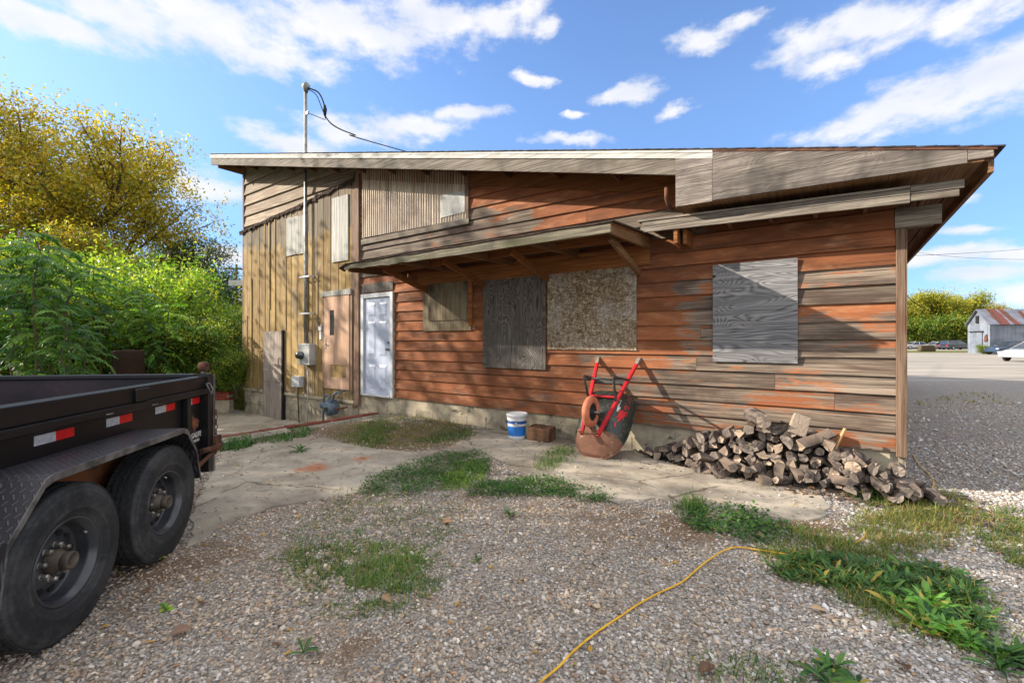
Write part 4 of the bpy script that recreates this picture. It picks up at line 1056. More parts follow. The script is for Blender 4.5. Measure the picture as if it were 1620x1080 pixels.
# side wall: sheet, heavy top rail, uprights
b = MB(); b.box(XS - .045, XS - .035, YF, YT - .02, ZBt, ZT - .09); b.build('side_panel', M['tblack'], trailer)
b = MB(); b.box(XS - .085, XS + .01, YF, YT - .03, ZT - .105, ZT); b.build('top_rail', M['tblack'], trailer, bevel=.008)
b = MB(); b.box(XS - .045, XS + .025, YF, YT - .05, ZT - .158, ZT - .107); b.box(XS - .045, XS + .01, YF, YT - .03, ZBt - .06, ZBt + .04); b.build('side_rail', M['tblack'], trailer, bevel=.01)
for y in (-1.9, -1.2, on_side(295.5, 650)[0]):
    b = MB(); b.box(XS - .035, XS + .012, y, y + .05, ZBt + .04, ZT - .160); b.build('upright', M['tblack'], trailer, bevel=.006)
b = MB(); b.box(XS - .06, XS + .03, YT - .09, YT + .0, .28, ZT + .02); b.build('rear_post', M['tblack'], trailer, bevel=.006)
b = MB(); b.box(XS - .055, XS + .035, YT + .002, YT + .03, .26, ZT + .0); b.box(XS - .05, XS - .02, YT - .06, YT - .02, ZT + .02, ZT + .12); b.build('rear_hinge_post', M['tedge'], trailer, bevel=.004)
b = MB(); MX = Matrix.Translation((XS - .035, YT - .04, ZT + .08)) @ Matrix.Rotation(R(90), 4, 'Y'); b.lathe([(.02, -.03), (.045, -.03), (.045, .03), (.02, .03)], MX, 14, close=True); b.build('hinge_eye', M['rust'], trailer)
# tailgate and the other sides, seen from inside
W = 1.95
b = MB(); b.box(XS - W, XS - .09, YT - .07, YT - .03, ZBt, ZT - .02); b.build('tailgate', M['tinside'], trailer)
b = MB(); b.box(XS - W, XS - .09, YT - .09, YT - .01, ZT - .018, ZT + .02); b.build('tailgate_rail', M['tblack'], trailer, bevel=.008)
b = MB(); b.box(XS - W - .03, XS - W, YF, YT, ZBt, ZT); b.box(XS - W, XS - .05, YF, YF + .05, ZBt, ZT); b.box(XS - W, XS - .05, YF + .05, YT - .08, ZBt - .03, ZBt + .0); b.build('bed', M['tinside'], trailer)
b = MB(); b.box(XS - .34, XS - .24, YF - .6, YT - .1, .34, .45); b.box(XS - W + .3, XS - W + .4, YF - .6, YT - .1, .34, .45); b.build('chassis_rails', M['tblack'], trailer, bevel=.008)
b = MB(); b.box(XS - .2, XS - .16, -.5, 1.35, .32, .62, (.5,) * 3); b.beam((XS - .12, .10, .42), (XS - .12, .40, .56), .07, .04); b.beam((XS - .12, .70, .42), (XS - .12, .42, .56), .07, .04); b.build('spring_hanger_plate', M['rustpanel'], trailer)
# tape strips, placed where the photograph shows them
for (xa, xm, xb, yc) in ((66, 99.5, 128, 685), (178, 198, 218, 661), (254, 270, 284, 643.5), (304, 310.5, 322, 634.5)):
    ya, ym, yb = on_side(xa, yc)[0], on_side(xm, yc)[0], on_side(xb, yc)[0]; zc = .932
    h = .026
    b = MB(); b.box(XS - .036, XS - .033, ya, ym, zc - h, zc + h); b.build('silver_tape', M['silver'], trailer)
    b = MB(); b.box(XS - .036, XS - .033, ym + .0005, yb, zc - h, zc + h); b.build('red_tape', M['red'], trailer)
for (px, py) in ((165, 655), (238, 640)):
    t, z = on_side(px, py); b = MB(); b.tube([(XS + .0, t - .025, z), (XS + .03, t - .02, z), (XS + .035, t + .02, z), (XS + .0, t + .025, z)], .006, 6); b.build('tie_down_hook', M['tedge'], trailer)
t, z = on_side(212, 623); b = MB(); b.box(XS + .012, XS + .03, t - .02, t + .12, ZT - .10, ZT - .015); b.build('tarp_bracket', M['tblack'], trailer, bevel=.004)
t, z = on_side(323, 612); b = MB(); b.tube([(XS + .03, t - .03, z + .03), (XS + .055, t - .035, z - .02), (XS + .055, t, z - .07), (XS + .055, t + .035, z - .02), (XS + .03, t + .03, z + .03), (XS + .03, t - .03, z + .03)], .008, 6); b.build('latch_ring', M['tedge'], trailer)
# chain and rusty latch at the tail
b = MB(); t = YT + .015
for i in range(9):
    zz = .80 - i * .045
    b.tube([(XS + .045 + .012 * math.cos(a) * (i % 2), t + .012 * math.cos(a) * ((i + 1) % 2), zz + .026 * math.sin(a)) for a in [k * math.pi / 4 for k in range(9)]], .004, 5, cap=False)
b.build('chain', M['rust'], trailer)
b = MB(); b.tube([(XS + .02, YT - .2, .49), (XS + .05, YT - .02, .48), (XS + .05, YT + .10, .49)], .025, 8); b.box(XS + .03, XS + .06, YT - .01, YT + .09, .44, .58); b.tube([(XS + .03, YT - .28, .38), (XS + .04, YT - .02, .45)], .018, 8)
b.build('tailgate_latch', M['rust'], trailer)
b = MB(); MX = Matrix.Translation((XS - .03, YT - .33, .40)) @ Matrix.Rotation(R(90), 4, 'Y'); b.lathe([(0, 0), (.02, 0), (.02, .015), (0, .02)], MX, 12); b.build('marker_light', M['red'], trailer)

def text_mesh(name, body, size, mat, parent, mtx, extrude=.0008, shear=0, sp=1.0, bold=0):
    cu = bpy.data.curves.new(name, 'FONT'); cu.body = body; cu.size = size; cu.extrude = extrude; cu.align_x = 'CENTER'; cu.align_y = 'CENTER'; cu.shear = shear; cu.space_character = sp; cu.offset = bold; cu.resolution_u = 3
    to = bpy.data.objects.new(name + '_curve', cu); col.objects.link(to)
    dg = bpy.context.evaluated_depsgraph_get(); me = bpy.data.meshes.new_from_object(to.evaluated_get(dg))
    bpy.data.objects.remove(to); me.name = name
    me.materials.clear(); me.materials.append(mat)
    o = bpy.data.objects.new(name, me); col.objects.link(o); o.parent = parent; o.matrix_local = mtx; return o
M['white_ink'] = plain('white_lettering', C(206, 204, 200), C(180, 178, 172), 0.5, 20)
t, z = on_side(314, 691)
mt = Matrix.Translation((XS - .033, t, z)) @ Matrix(((0, 0, 1, 0), (1, 0, 0, 0), (0, 1, 0, 0), (0, 0, 0, 1)))
text_mesh('lettering', 'LEGALIFE', .062, M['white_ink'], trailer, mt @ Matrix.Translation((0, .012, 0)), shear=.25, bold=.0015, sp=.92)
text_mesh('lettering', 'TRAILERS', .032, M['white_ink'], trailer, mt @ Matrix.Translation((.02, -.036, 0)), shear=.2, bold=.0008)
t2, z2 = on_side(315, 668)
m, g = new_mat('rust_patch'); co = g.obj(); n1 = g.noise(co, 9, 5, .7)
b = MB(); pts = []
for k in range(22):
    a = 2 * math.pi * k / 22; rr = 1 + .35 * math.sin(3 * a + 1) + rng.uniform(-.2, .2); pts.append((XS - .0345, t2 + .055 * rr * math.cos(a), z2 + .075 * rr * math.sin(a) - .02))
b.prism(pts, (.0012, 0, 0)); finish(g, g.mix(g.step(n1, .4, .6), C(140, 78, 44), C(70, 44, 34)), .9); b.build('rust_patch', m, trailer)

# fender: flat top with sloping ends
xo, xi = .005, XS - .03
prof = [(-.42, .40), (-.385, .62), (-.20, .825), (-.15, .84), (.97, .84), (1.02, .82), (1.15, .65), (1.215, .42)]
yc0, zc0 = on_side(212, 700)  # keeps the numbers near the picture
fm = MB(); th = .006
for (a, za__), (e, ze__) in zip(prof[:-1], prof[1:]):
    fm.hexa([(xi, a, za__ - th), (xo, a, za__ - th), (xo, e, ze__ - th), (xi, e, ze__ - th), (xi, a, za__), (xo, a, za__), (xo, e, ze__), (xi, e, ze__)])
fn = fm.build('fender', M['tread'], trailer)
fm = MB()
for (a, za__), (e, ze__) in zip(prof[:-1], prof[1:]):
    fm.hexa([(xo, a, za__ - .035), (xo + .005, a, za__ - .035), (xo + .005, e, ze__ - .035), (xo, e, ze__ - .035), (xo, a, za__ + .001), (xo + .005, a, za__ + .001), (xo + .005, e, ze__ + .001), (xo, e, ze__ + .001)])
fm.build('fender_lip', M['tedge'], fn)
fm = MB(); inn = [(XS - .03, a, zz - .01) for a, zz in prof]
fm.prism([(XS - .03, prof[0][0], .26)] + inn + [(XS - .03, prof[-1][0], .40)], (.004, 0, 0)); fm.build('wheel_well', M['rustpanel'], trailer)

# wheels
def tyre_mesh(seed):
    """axle along local x (outer face towards +x), centre at the origin"""
    R0, Wd = .392, .108
    b = MB(); MXx = Matrix.Rotation(R(90), 4, 'Y')      # lathe z -> x
    k1 = (.95, .95, .95); k2 = (1.45, 1.42, 1.4); k3 = (.7, .7, .7)
    prof = [(.215, -.075, k1), (.235, -.092, k1), (.30, -.106, k1), (.352, -.100, k1), (.376, -.088, k2), (.388, -.078, k3), (.388, .078, k3), (.377, .088, k2), (.366, .094, k2), (.363, .097, k1), (.352, .101, k2), (.335, .105, k1), (.305, .108, k1), (.270, .106, k1),
            (.262, .109, k2), (.255, .105, k1), (.235, .094, k1), (.222, .088, k2), (.214, .080, k3), (.212, .0, k3)]
    b.lathe(prof, MXx, 72, close=True)
    # tread blocks: zigzag ribs around the circumference
    n = 84
    for rib, (x0, x1) in enumerate(((-.083, -.056), (-.046, -.020), (-.010, .012), (.022, .047), (.056, .083))):
        for i in range(n):
            a0 = 2 * math.pi * i / n; a1 = 2 * math.pi * (i + (1.0 if rib in (1, 2, 3) else .86)) / n
            zg0 = .005 * (1 if i % 2 else -1); zg1 = .005 * (-1 if i % 2 else 1)
            P = []
            for rr in (.386, .3945 - (.003 if rib in (0, 4) else 0)):
                for (aa, xx_, zz_) in ((a0, x0, zg0), (a0, x1, zg0), (a1, x1, zg1), (a1, x0, zg1)):
                    xq = xx_ + zz_
                    if (rib == 0 and xx_ == x0) or (rib == 4 and xx_ == x1): xq = xx_
                    P.append((xq, rr * math.cos(aa), rr * math.sin(aa)))
            b.hexa(P, (.92, .92, .92))
    return b
def rim_mesh():
    b = MB(); MXx = Matrix.Rotation(R(90), 4, 'Y')
    b.lathe([(.219, -.08), (.219, .082), (.213, .090), (.205, .086), (.200, .070), (.188, .062), (.184, .045), (.184, .0), (.176, -.012), (.150, -.016), (.125, .002), (.085, .010), (.060, .010), (.060, -.03)], MXx, 56)
    return b
def make_wheel():
    w = empty('wheel'); w.scale = (.955,) * 3
    tyre_mesh(1).build('tyre', M['tyre'], w)
    rm = rim_mesh().build('rim', M['rim'], w)
 
    for k in range(12):                            # ventilation holes: black discs, the dark of a recess put into the colour
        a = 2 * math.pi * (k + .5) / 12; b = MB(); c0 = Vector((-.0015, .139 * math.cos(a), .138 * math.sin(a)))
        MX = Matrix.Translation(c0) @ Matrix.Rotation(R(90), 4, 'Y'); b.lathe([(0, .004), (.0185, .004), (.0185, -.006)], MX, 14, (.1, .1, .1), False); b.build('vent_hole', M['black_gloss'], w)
    
    for k in range(8):
        a = 2 * math.pi * (k + .3) / 8; c0 = Vector((.010, .083 * math.cos(a), .083 * math.sin(a)))
        b = MB(); MX = Matrix.Translation(c0) @ Matrix.Rotation(R(90), 4, 'Y'); b.lathe([(.017, 0), (.015, .004), (.0125, .005), (.0125, .030), (.009, .036), (0, .037)], MX, 6, smooth=False); b.build('lug_nut', M['lug'], w)
    b = MB(); MXx = Matrix.Rotation(R(90), 4, 'Y')
    b.lathe([(.062, -.01), (.062, .03), (.052, .045), (.044, .065), (.042, .068), (.045, .071), (.045, .100), (.040, .106), (.034, .107), (.032, .099), (0, .097)], MXx, 28); b.build('hub', M['hub'], w)
    b = MB(); a = 4.9; b.tube([(.05, .175 * math.cos(a + 1.6), .175 * math.sin(a + 1.6)), (.075, .165 * math.cos(a + 1.6), .165 * math.sin(a + 1.6))], .006, 8); b.build('valve', M['lug'], w)
    return w
w1 = make_wheel(); w1.parent = trailer; w1.location = (-.118, 0, .372); w1.rotation_euler = (0.35, 0, 0)
w2 = copy_tree(w1, trailer); w2.location = (-.110, .824, .372); w2.rotation_euler = (1.2, 0, 0)
for dy in (0, .824):                                # far side wheels, simple copies behind the box
    w = copy_tree(w1, trailer); w.location = (XS * 2 - W + .105, dy, .372); w.rotation_euler = (0, 0, math.pi)
b = MB(); b.tube([(-.1, 0, .39), (2 * XS - W + .1, 0, .39)], .035, 8); b.tube([(-.2, .824, .39), (2 * XS - W + .2, .824, .39)], .035, 8); b.build('axles', M['tblack'], trailer)
# ------------------------------------------------------------------ wheelbarrow standing on the nose of its tray, handles against the wall
from mathutils.bvhtree import BVHTree
PHI = R(44.2)
wb = empty('wheelbarrow', SW(-2.42, .80, .020), HOUSE_ROT, 'red-framed wheelbarrow tipped up on its rusty dark tray, handles leaning on the clapboards', 'wheelbarrow')
a_ = Vector((0, math.sin(PHI), math.cos(PHI))); n_ = Vector((0, -math.cos(PHI), math.sin(PHI)))   # local: y into the wall
def B(x, y, h): return Vector((x, 0, 0)) + a_ * y + n_ * h
M['wb_red'] = plain('red_enamel', C(196, 30, 40), C(160, 22, 32), 0.42, 8, bump=0.03, spots=(C(120, 66, 54), 14, 0.66))
M['wb_leg'] = plain('worn_black_tube', C(70, 68, 66), C(36, 36, 36), 0.5, 10, spots=(C(150, 120, 90), 12, 0.64))
M['wb_tyre'] = plain('sun_bleached_orange_tyre', C(190, 112, 80), C(160, 88, 62), 0.75, 8, bump=0.1)
m, g = new_mat('dark_green_tray_rusting')
co = g.obj(); n1 = g.noise(co, 3.2, 6, .65, .5); n2 = g.noise(co, 16, 5, .65)
s3 = g.n('ShaderNodeSeparateXYZ', {0: co}).outputs
al = g.m('ADD', g.m('MULTIPLY', s3[1], a_.y), g.m('MULTIPLY', s3[2], a_.z))         # distance up the tray
f = g.m('ADD', g.m('MULTIPLY', al, -2.6), g.m('MULTIPLY', n1, 1.4))
rf_ = g.step(f, -.06, .0)
paint = g.mix(g.step(n2, .5, .72), C(40, 46, 40), C(86, 88, 80)); rst = g.mix(n2, C(92, 58, 42), C(146, 104, 82)); rst = g.mix(g.step(n2, .62, .7), rst, C(176, 160, 140))
finish(g, g.mix(rf_, paint, rst), g.m('MULTIPLY_ADD', rf_, .4, .42), g.bump(g.m('ADD', n2, rf_), .25, .004)); M['wb_tray'] = m

def ring(kind, n=56):
    out = []
    for i in range(n):
        a = 2 * math.pi * i / n; c, s = math.cos(a), math.sin(a)
        e = .62
        x = math.copysign(abs(c) ** e, c); y = math.copysign(abs(s) ** e, s)
        if kind == 'rim': out.append((x * .345 * (1 - .14 * (y < 0) * abs(y) ** 2), .50 + y * .50))
        else: out.append((x * .20, .62 + y * .20))
    return out
rimr, botr = ring('rim'), ring('bot'); K = 9; n = len(rimr)
tb = MB(); vs = []
for k in range(K + 1):
    u = k / K; w = u; hh = .27 * (1 - (1 - u) ** 1.25) if u < 1 else .27
    rnd = math.sin(u * math.pi) * .03
    for (x0, y0), (x1, y1) in zip(rimr, botr):
        x = x0 + (x1 - x0) * w; y = y0 + (y1 - y0) * w
        x += math.copysign(rnd, x) if abs(x) > .02 else 0; y += rnd * (1 if y > .55 else -1) * .6
        vs.append(B(x, y, hh))
fs = [(k * n + i, k * n + (i + 1) % n, (k + 1) * n + (i + 1) % n, (k + 1) * n + i) for k in range(K) for i in range(n)]
tb.add(vs, fs, (.5,) * 3, True); o = len(tb.v) - n; c0 = len(tb.v)
tb.v.append(tuple(B(0, .62, .272))); tb.c.append((.5,) * 3)
for i in range(n): tb.f.append((o + i, o + (i + 1) % n, c0)); tb.sm.append(True)
tray_v = [Vector(q) for q in tb.v]; tray_f = list(tb.f)
tray = tb.build('tray', M['wb_tray'], wb)
sol = tray.modifiers.new('sheet', 'SOLIDIFY'); sol.thickness = .003
b = MB(); b.tube([B(x, y, 0) for x, y in rimr] + [B(*rimr[0], 0)], .009, 8, cap=False); b.build('rim', M['wb_tray'], tray)
bvh = BVHTree.FromPolygons(tray_v, tray_f)
def decal(o, mtx, dirn, off=.0035):
    """press a flat mesh onto the tray"""
    for v in o.data.vertices:
        p = mtx @ v.co
        hit = bvh.ray_cast(p, dirn)
        v.co = (hit[0] - dirn * off) if hit[0] else p
    o.matrix_local = Matrix.Identity(4); o.data.update()
# marks on the right-hand flank: each is laid on the tray's surface where the photograph shows it
M['red_ink'] = plain('red_lettering', C(206, 24, 34), C(180, 20, 30), .5, 20)
wbM = Matrix.Translation(SW(-2.42, .80, .020)) @ Matrix.Rotation(HOUSE_ROT, 4, 'Z'); wbI = wbM.inverted()
cam_l = wbI @ Vector((0, 0, CAMZ))
def on_tray(px, py, off=.003):
    d = ((wbI @ at(px, py, 5.0)) - cam_l).normalized(); hit = bvh.ray_cast(cam_l, d)
    return (hit[0] - d * off) if hit[0] else None
def lay(o, cx, cy, rot, sc_, off=.003):
    c_, s_ = math.cos(rot), math.sin(rot)
    for v in o.data.vertices:
        x, y = v.co.x * sc_, v.co.y * sc_
        p = on_tray(cx + x * c_ + y * s_, cy + x * s_ - y * c_, off) or on_tray(cx, cy, off)
        v.co = p
    o.matrix_local = Matrix.Identity(4); o.data.update()
for ch, cx, cy, ro in (('W', 994.0, 630, 1.15), ('I', 992.5, 637.5, 1.3), ('C', 991.0, 645, 1.4), ('K', 988.5, 654, 1.55)):
    o = text_mesh('lettering', ch, 10.5, M['red_ink'], tray, Matrix.Identity(4), extrude=0, bold=.25); lay(o, cx, cy, ro, 1.0)
def flat_px(name, poly, mat, off=.003):
    P = [on_tray(x, y, off) for x, y in poly]; P = [p for p in P if p]
    me = bpy.data.meshes.new(name); me.from_pydata(P, [], [tuple(range(len(P)))]); me.materials.append(mat); o = bpy.data.objects.new(name, me); col.objects.link(o); o.parent = tray
    return o
flat_px('white_label', [(978.3, 631.7), (983.3, 633.3), (979.5, 642), (982, 645), (976.7, 650.8), (970.8, 646.7), (975, 638.3)], M['white_ink'])
spk = [(979, 652), (977.5, 637.5), (982, 650), (986.5, 648), (985, 653), (991, 657), (986, 660.5), (986.5, 683.5), (981.5, 663), (976, 668), (979, 660), (973.5, 661), (978, 656)]
for a in range(1, len(spk) - 1): flat_px('red_emblem', [(982.5, 656), spk[a], spk[a + 1]], M['red_ink'], .005)
flat_px('red_emblem', [(982.5, 656), spk[-1], spk[0]], M['red_ink'], .005); flat_px('red_emblem', [(982.5, 656), spk[0], spk[1]], M['red_ink'], .005)
flat_px('red_emblem', [(972, 668), (975, 666), (974, 674), (971.5, 675)], M['red_ink'], .005)
# frame
for sx_ in (-1, 1):
    b = MB(); p0 = B(sx_ * .105, .13, .29); p1 = B(sx_ * .295, 1.40, .27)
    b.beam(p0, p1, .042, .042, up=n_); b.build('handle', M['wb_red'], wb, bevel=.005)
    b = MB(); b.beam(p1 - (p1 - p0).normalized() * .10, p1 + (p1 - p0).normalized() * .02, .046, .046, up=n_); b.build('handle_grip', M['oldwood'], wb, bevel=.004)
    b = MB(); q0 = B(sx_ * .185, .66, .285); q1 = B(sx_ * .20, .80, .60); q2 = B(sx_ * .245, 1.02, .29)
    b.tube(bez([q0, q0 * .55 + q1 * .45, q1 - n_ * .02, q1 + (q2 - q1) * .12, q2], 20), .017, 10); b.build('leg', M['wb_leg'], wb)
    b = MB(); b.beam(B(sx_ * .075, .40, .30), B(sx_ * .06, .36, .46), .03, .008, up=a_); b.build('axle_bracket', M['wb_leg'], wb)
b = MB(); b.tube([B(-.20, .82, .52), B(0, .83, .525), B(.20, .82, .52)], .011, 8); b.build('leg_brace', M['wb_leg'], wb)
b = MB(); b.beam(B(-.19, .72, .30), B(.19, .72, .30), .03, .02, up=n_); b.build('cross_brace', M['wb_red'], wb, bevel=.003)
b = MB(); b.beam(B(-.25, 1.0, .25), B(.25, 1.0, .25), .06, .03, up=n_); b.build('rear_cleat', M['wb_leg'], wb, bevel=.003)
b = MB(); b.tube(bez([B(-.12, .16, .30), B(-.11, .12, .36), B(0, .10, .37), B(.11, .12, .36), B(.12, .16, .30)], 16), .012, 8); b.build('nose_guard', M['rust'], wb)
wc = B(0, .36, .455)
MXw = Matrix.Translation(wc) @ Matrix.Rotation(R(90), 4, 'Y')
b = MB(); b.lathe([(.105, -.03), (.13, -.044), (.165, -.042), (.187, -.026), (.195, 0), (.187, .026), (.165, .042), (.13, .044), (.105, .03)], MXw, 40, close=True); b.build('tyre', M['wb_tyre'], wb)
b = MB(); b.lathe([(.108, -.026), (.108, .026), (.098, .028), (.08, .008), (.035, .010), (.03, .05), (0, .05), (0, -.05), (.03, -.05), (.035, -.010), (.08, -.008), (.098, -.028)], MXw, 28, close=False); b.build('wheel_rim', M['dark'], wb)
b = MB(); b.tube([wc - Vector((.10, 0, 0)), wc + Vector((.10, 0, 0))], .010, 8); b.build('axle', M['galv'], wb)

# ---- bucket
bk = ground(818, 692, .019)
bucket = empty('bucket', bk, .5, 'white plastic pail with blue label bands standing by the foundation', 'bucket')
M['pail'] = vcol('pail_plastic', .4, 0, .5, 6)
b = MB(); wht = C(212, 214, 214); blu = C(40, 116, 200); dbl = C(28, 84, 160)
NB = 48
def lab(prof):
    vs = []; cs = []
    for (r_, z, c) in prof:
        for j in range(NB):
            a = 2 * math.pi * j / NB; vs.append((r_ * math.cos(a), r_ * math.sin(a), z))
            cc = c
            if c in (blu, dbl) and (.25 < (a - 5.0) % (2 * math.pi) / (2 * math.pi) * 6.28 < .75 and c == blu): cc = wht
            cs.append(cc)
    k = len(prof); b.add(vs, [(i * NB + j, i * NB + (j + 1) % NB, (i + 1) * NB + (j + 1) % NB, (i + 1) * NB + j) for i in range(k - 1) for j in range(NB)], cs, True)
lab([(0, .0, wht), (.128, .0, wht), (.131, .006, wht), (.132, .045, wht), (.1322, .046, blu), (.139, .185, blu), (.1392, .186, wht), (.140, .222, wht), (.1402, .223, dbl), (.142, .262, dbl), (.1422, .263, wht), (.143, .275, wht),
     (.150, .277, wht), (.151, .283, wht), (.146, .285, wht), (.146, .300, wht), (.153, .302, wht), (.153, .308, wht), (.147, .31, wht), (.147, .322, wht)])
bb_ = b.build('pail_body', M['pail'], bucket)
b = MB(); b.lathe([(.147, .318), (.157, .320), (.158, .345), (.155, .366), (.150, .370), (.146, .362), (.13, .358), (0, .358)], None, 48, wht); b.build('lid', M['pail'], bucket)
b = MB(); b.tube([(.149 * math.cos(a), .149 * math.sin(a), .262 - .075 * math.sin((a - 3.3) / 3.14 * math.pi)) for a in [3.3 + k * .157 for k in range(21)]], .003, 6); b.build('bail_handle', M['galv'], bucket)
b = MB(); P = [(-.0, -.020), (.020, 0), (0, .020), (-.020, 0)]
b.add([(.1425 * math.cos(4.1 + x / .14), .1425 * math.sin(4.1 + x / .14), .232 + z) for x, z in P], [(0, 1, 2, 3)], wht); b.add([(.1432 * math.cos(4.1 + x / .14), .1432 * math.sin(4.1 + x / .14), .232 + z * .9) for x, z in [(p * .5, q * .5) for p, q in P]], [(0, 1, 2, 3)], (.02, .02, .03)); b.build('label_emblem', M['pail'], bucket)

# ---- two brown hollow blocks
M['blockm'] = plain('stained_hollow_block', C(128, 92, 66), C(78, 56, 42), .9, 5, bump=.5, spots=(C(52, 40, 32), 4, .58))
for k, (px, py, rz, lb) in enumerate(((849, 696, -.28, 'brown hollow block next to the white pail'), (866, 699, -.30, 'brown hollow block nearer the wheelbarrow'))):
    q = ground(px, py, .019); bl = MB(); w, d_, h = .084, .15, .19
    bl.box(-w, w, -d_, d_, 0, h * .72)
    bl.box(-w, w, -d_, -d_ + .03, h * .721, h); bl.box(-w, w, d_ - .03, d_, h * .721, h); bl.box(-w, -w + .028, -d_ + .0305, d_ - .0305, h * .721, h); bl.box(w - .028, w, -d_ + .0305, d_ - .0305, h * .721, h); bl.box(-w + .0285, w - .0285, -.015, .015, h * .721, h)
    o = bl.build('hollow_block', M['blockm'], bevel=.006); o.location = q + Vector((0, .12, 0)); o.rotation_euler = (0, 0, rz + HOUSE_ROT * .2); tag(o, lb, 'block', 'brown hollow blocks by the foundation')

# ---- heap of split firewood
BARK, BARK2 = C(100, 90, 84), C(62, 56, 52); ENDW, ENDW2 = C(172, 152, 134), C(134, 122, 112); SPL = C(124, 108, 96)
def log_mesh(kind, L, r_, seed):
    q = random.Random(seed); nn = 14; pts = []
    if kind == 'round': pts = [(r_ * (1 + q.uniform(-.09, .09)) * math.cos(a), r_ * (1 + q.uniform(-.09, .09)) * math.sin(a), 1) for a in [2 * math.pi * i / nn for i in range(nn)]]
    elif kind == 'half': pts = [(r_ * math.cos(a), r_ * math.sin(a) - r_ * .35, 1) for a in [math.pi * i / 9 for i in range(10)]] + [(-r_ * .4, -r_ * .35 + q.uniform(-.01, .01), 0), (r_ * .3, -r_ * .38, 0)]
    elif kind == 'wedge': pts = [(r_ * 1.25 * math.cos(a) - .3 * r_, r_ * 1.25 * math.sin(a) - .5 * r_, 1) for a in [R(95) * i / 6 for i in range(7)]] + [(-.35 * r_ + q.uniform(-.01, .01), -.55 * r_, 0)]
    elif kind == 'slab': pts = [(-r_, -.35 * r_, 0), (r_ * .9, -.4 * r_, 0), (r_, .1 * r_, 1), (.5 * r_, .42 * r_, 1), (-.4 * r_, .45 * r_, 1), (-.95 * r_, .1 * r_, 1)]
    else: pts = [(-r_ * .8, -.7 * r_, 0), (r_ * .7, -.8 * r_, 0), (r_ * .85, .6 * r_, 0), (r_ * .1, .9 * r_, 1), (-r_ * .9, .5 * r_, 1)]
    n_ = len(pts); rows = 5; vs = []; cs = []; tk = q.uniform(.75, 1.15); bend = q.uniform(-.02, .02)
    for k in range(rows + 1):
        u = k / rows; sc_ = 1 + .10 * math.sin(u * 5 + seed) + (-.07 if k in (0, rows) else 0)
        for i, (x, z, bk_) in enumerate(pts):
            j = q.uniform(-.05, .05) * r_
            vs.append((x * sc_ + j + bend * math.sin(u * 3.14), (u - .5) * L + (q.uniform(-.012, .012) if k in (0, rows) else 0), z * sc_ + j))
            base = (BARK if q.random() < .6 else BARK2) if bk_ else SPL
            kk = tk * q.uniform(.8, 1.15); cs.append(tuple(c * kk for c in base))
    fs = [(k * n_ + i, k * n_ + (i + 1) % n_, (k + 1) * n_ + (i + 1) % n_, (k + 1) * n_ + i) for k in range(rows) for i in range(n_)]
    b = MB(); b.add(vs, fs, cs)
    e = tuple(c * tk for c in (ENDW if q.random() < .5 else ENDW2))
    for k, rev in ((0, False), (rows, True)):       # end grain, with its own slightly darker heart
        ring_ = [vs[k * n_ + i] for i in range(n_)]; cx = sum(p[0] for p in ring_) / n_; cz = sum(p[2] for p in ring_) / n_; y_ = ring_[0][1]
        vv = [(p[0] * .985, p[1] + (-.001 if k == 0 else .001), p[2] * .985) for p in ring_] + [(cx, y_ + (.006 if k == 0 else -.006), cz)]
        b.add(vv, [((i + 1) % n_, i, n_) if not rev else (i, (i + 1) % n_, n_) for i in range(n_)], [e] * n_ + [tuple(c * .75 for c in e)])
    return b
protos = {}
for i, (kd, L, r_) in enumerate([('wedge', .38, .075), ('wedge', .36, .09), ('half', .38, .07), ('round', .38, .048), ('round', .36, .06), ('block', .34, .055), ('slab', .38, .07), ('wedge', .40, .06), ('half', .36, .085), ('block', .38, .065), ('round', .36, .085), ('wedge', .33, .1)]):
    protos[i] = log_mesh(kd, L, r_, 100 + i)
kinds = ['wedge', 'wedge', 'half', 'round', 'round', 'block', 'slab', 'wedge', 'half', 'block', 'round', 'wedge']
LBL = {'wedge': 'grey-brown quarter-split firewood log in the heap against the wall', 'half': 'half-round firewood log in the heap against the wall', 'round': 'small unsplit round firewood log in the heap against the wall',
       'block': 'squarish split firewood chunk in the heap against the wall', 'slab': 'flat slab of firewood in the heap against the wall'}
logme = {}
def log_at(i, loc, yaw, roll, pitch=0.0, label=None, group='split firewood logs heaped by the house', sc_=1.0):
    if i not in logme:
        o = protos[i].build('firewood_log', M['log']); logme[i] = o
    else:
        o = logme[i].copy(); col.objects.link(o)
        for k_ in ('label', 'category', 'group'):
            if k_ in o: del o[k_]
    o.location = loc; o.rotation_mode = 'XYZ'
    o.rotation_euler = (Matrix.Rotation(HOUSE_ROT + yaw, 4, 'Z') @ Matrix.Rotation(pitch, 4, 'X') @ Matrix.Rotation(roll, 4, 'Y')).to_euler(); o.scale = (sc_,) * 3
    tag(o, label or LBL[kinds[i]], 'firewood', None if label else group + ', ' + kinds[i] + ' pieces'); return o
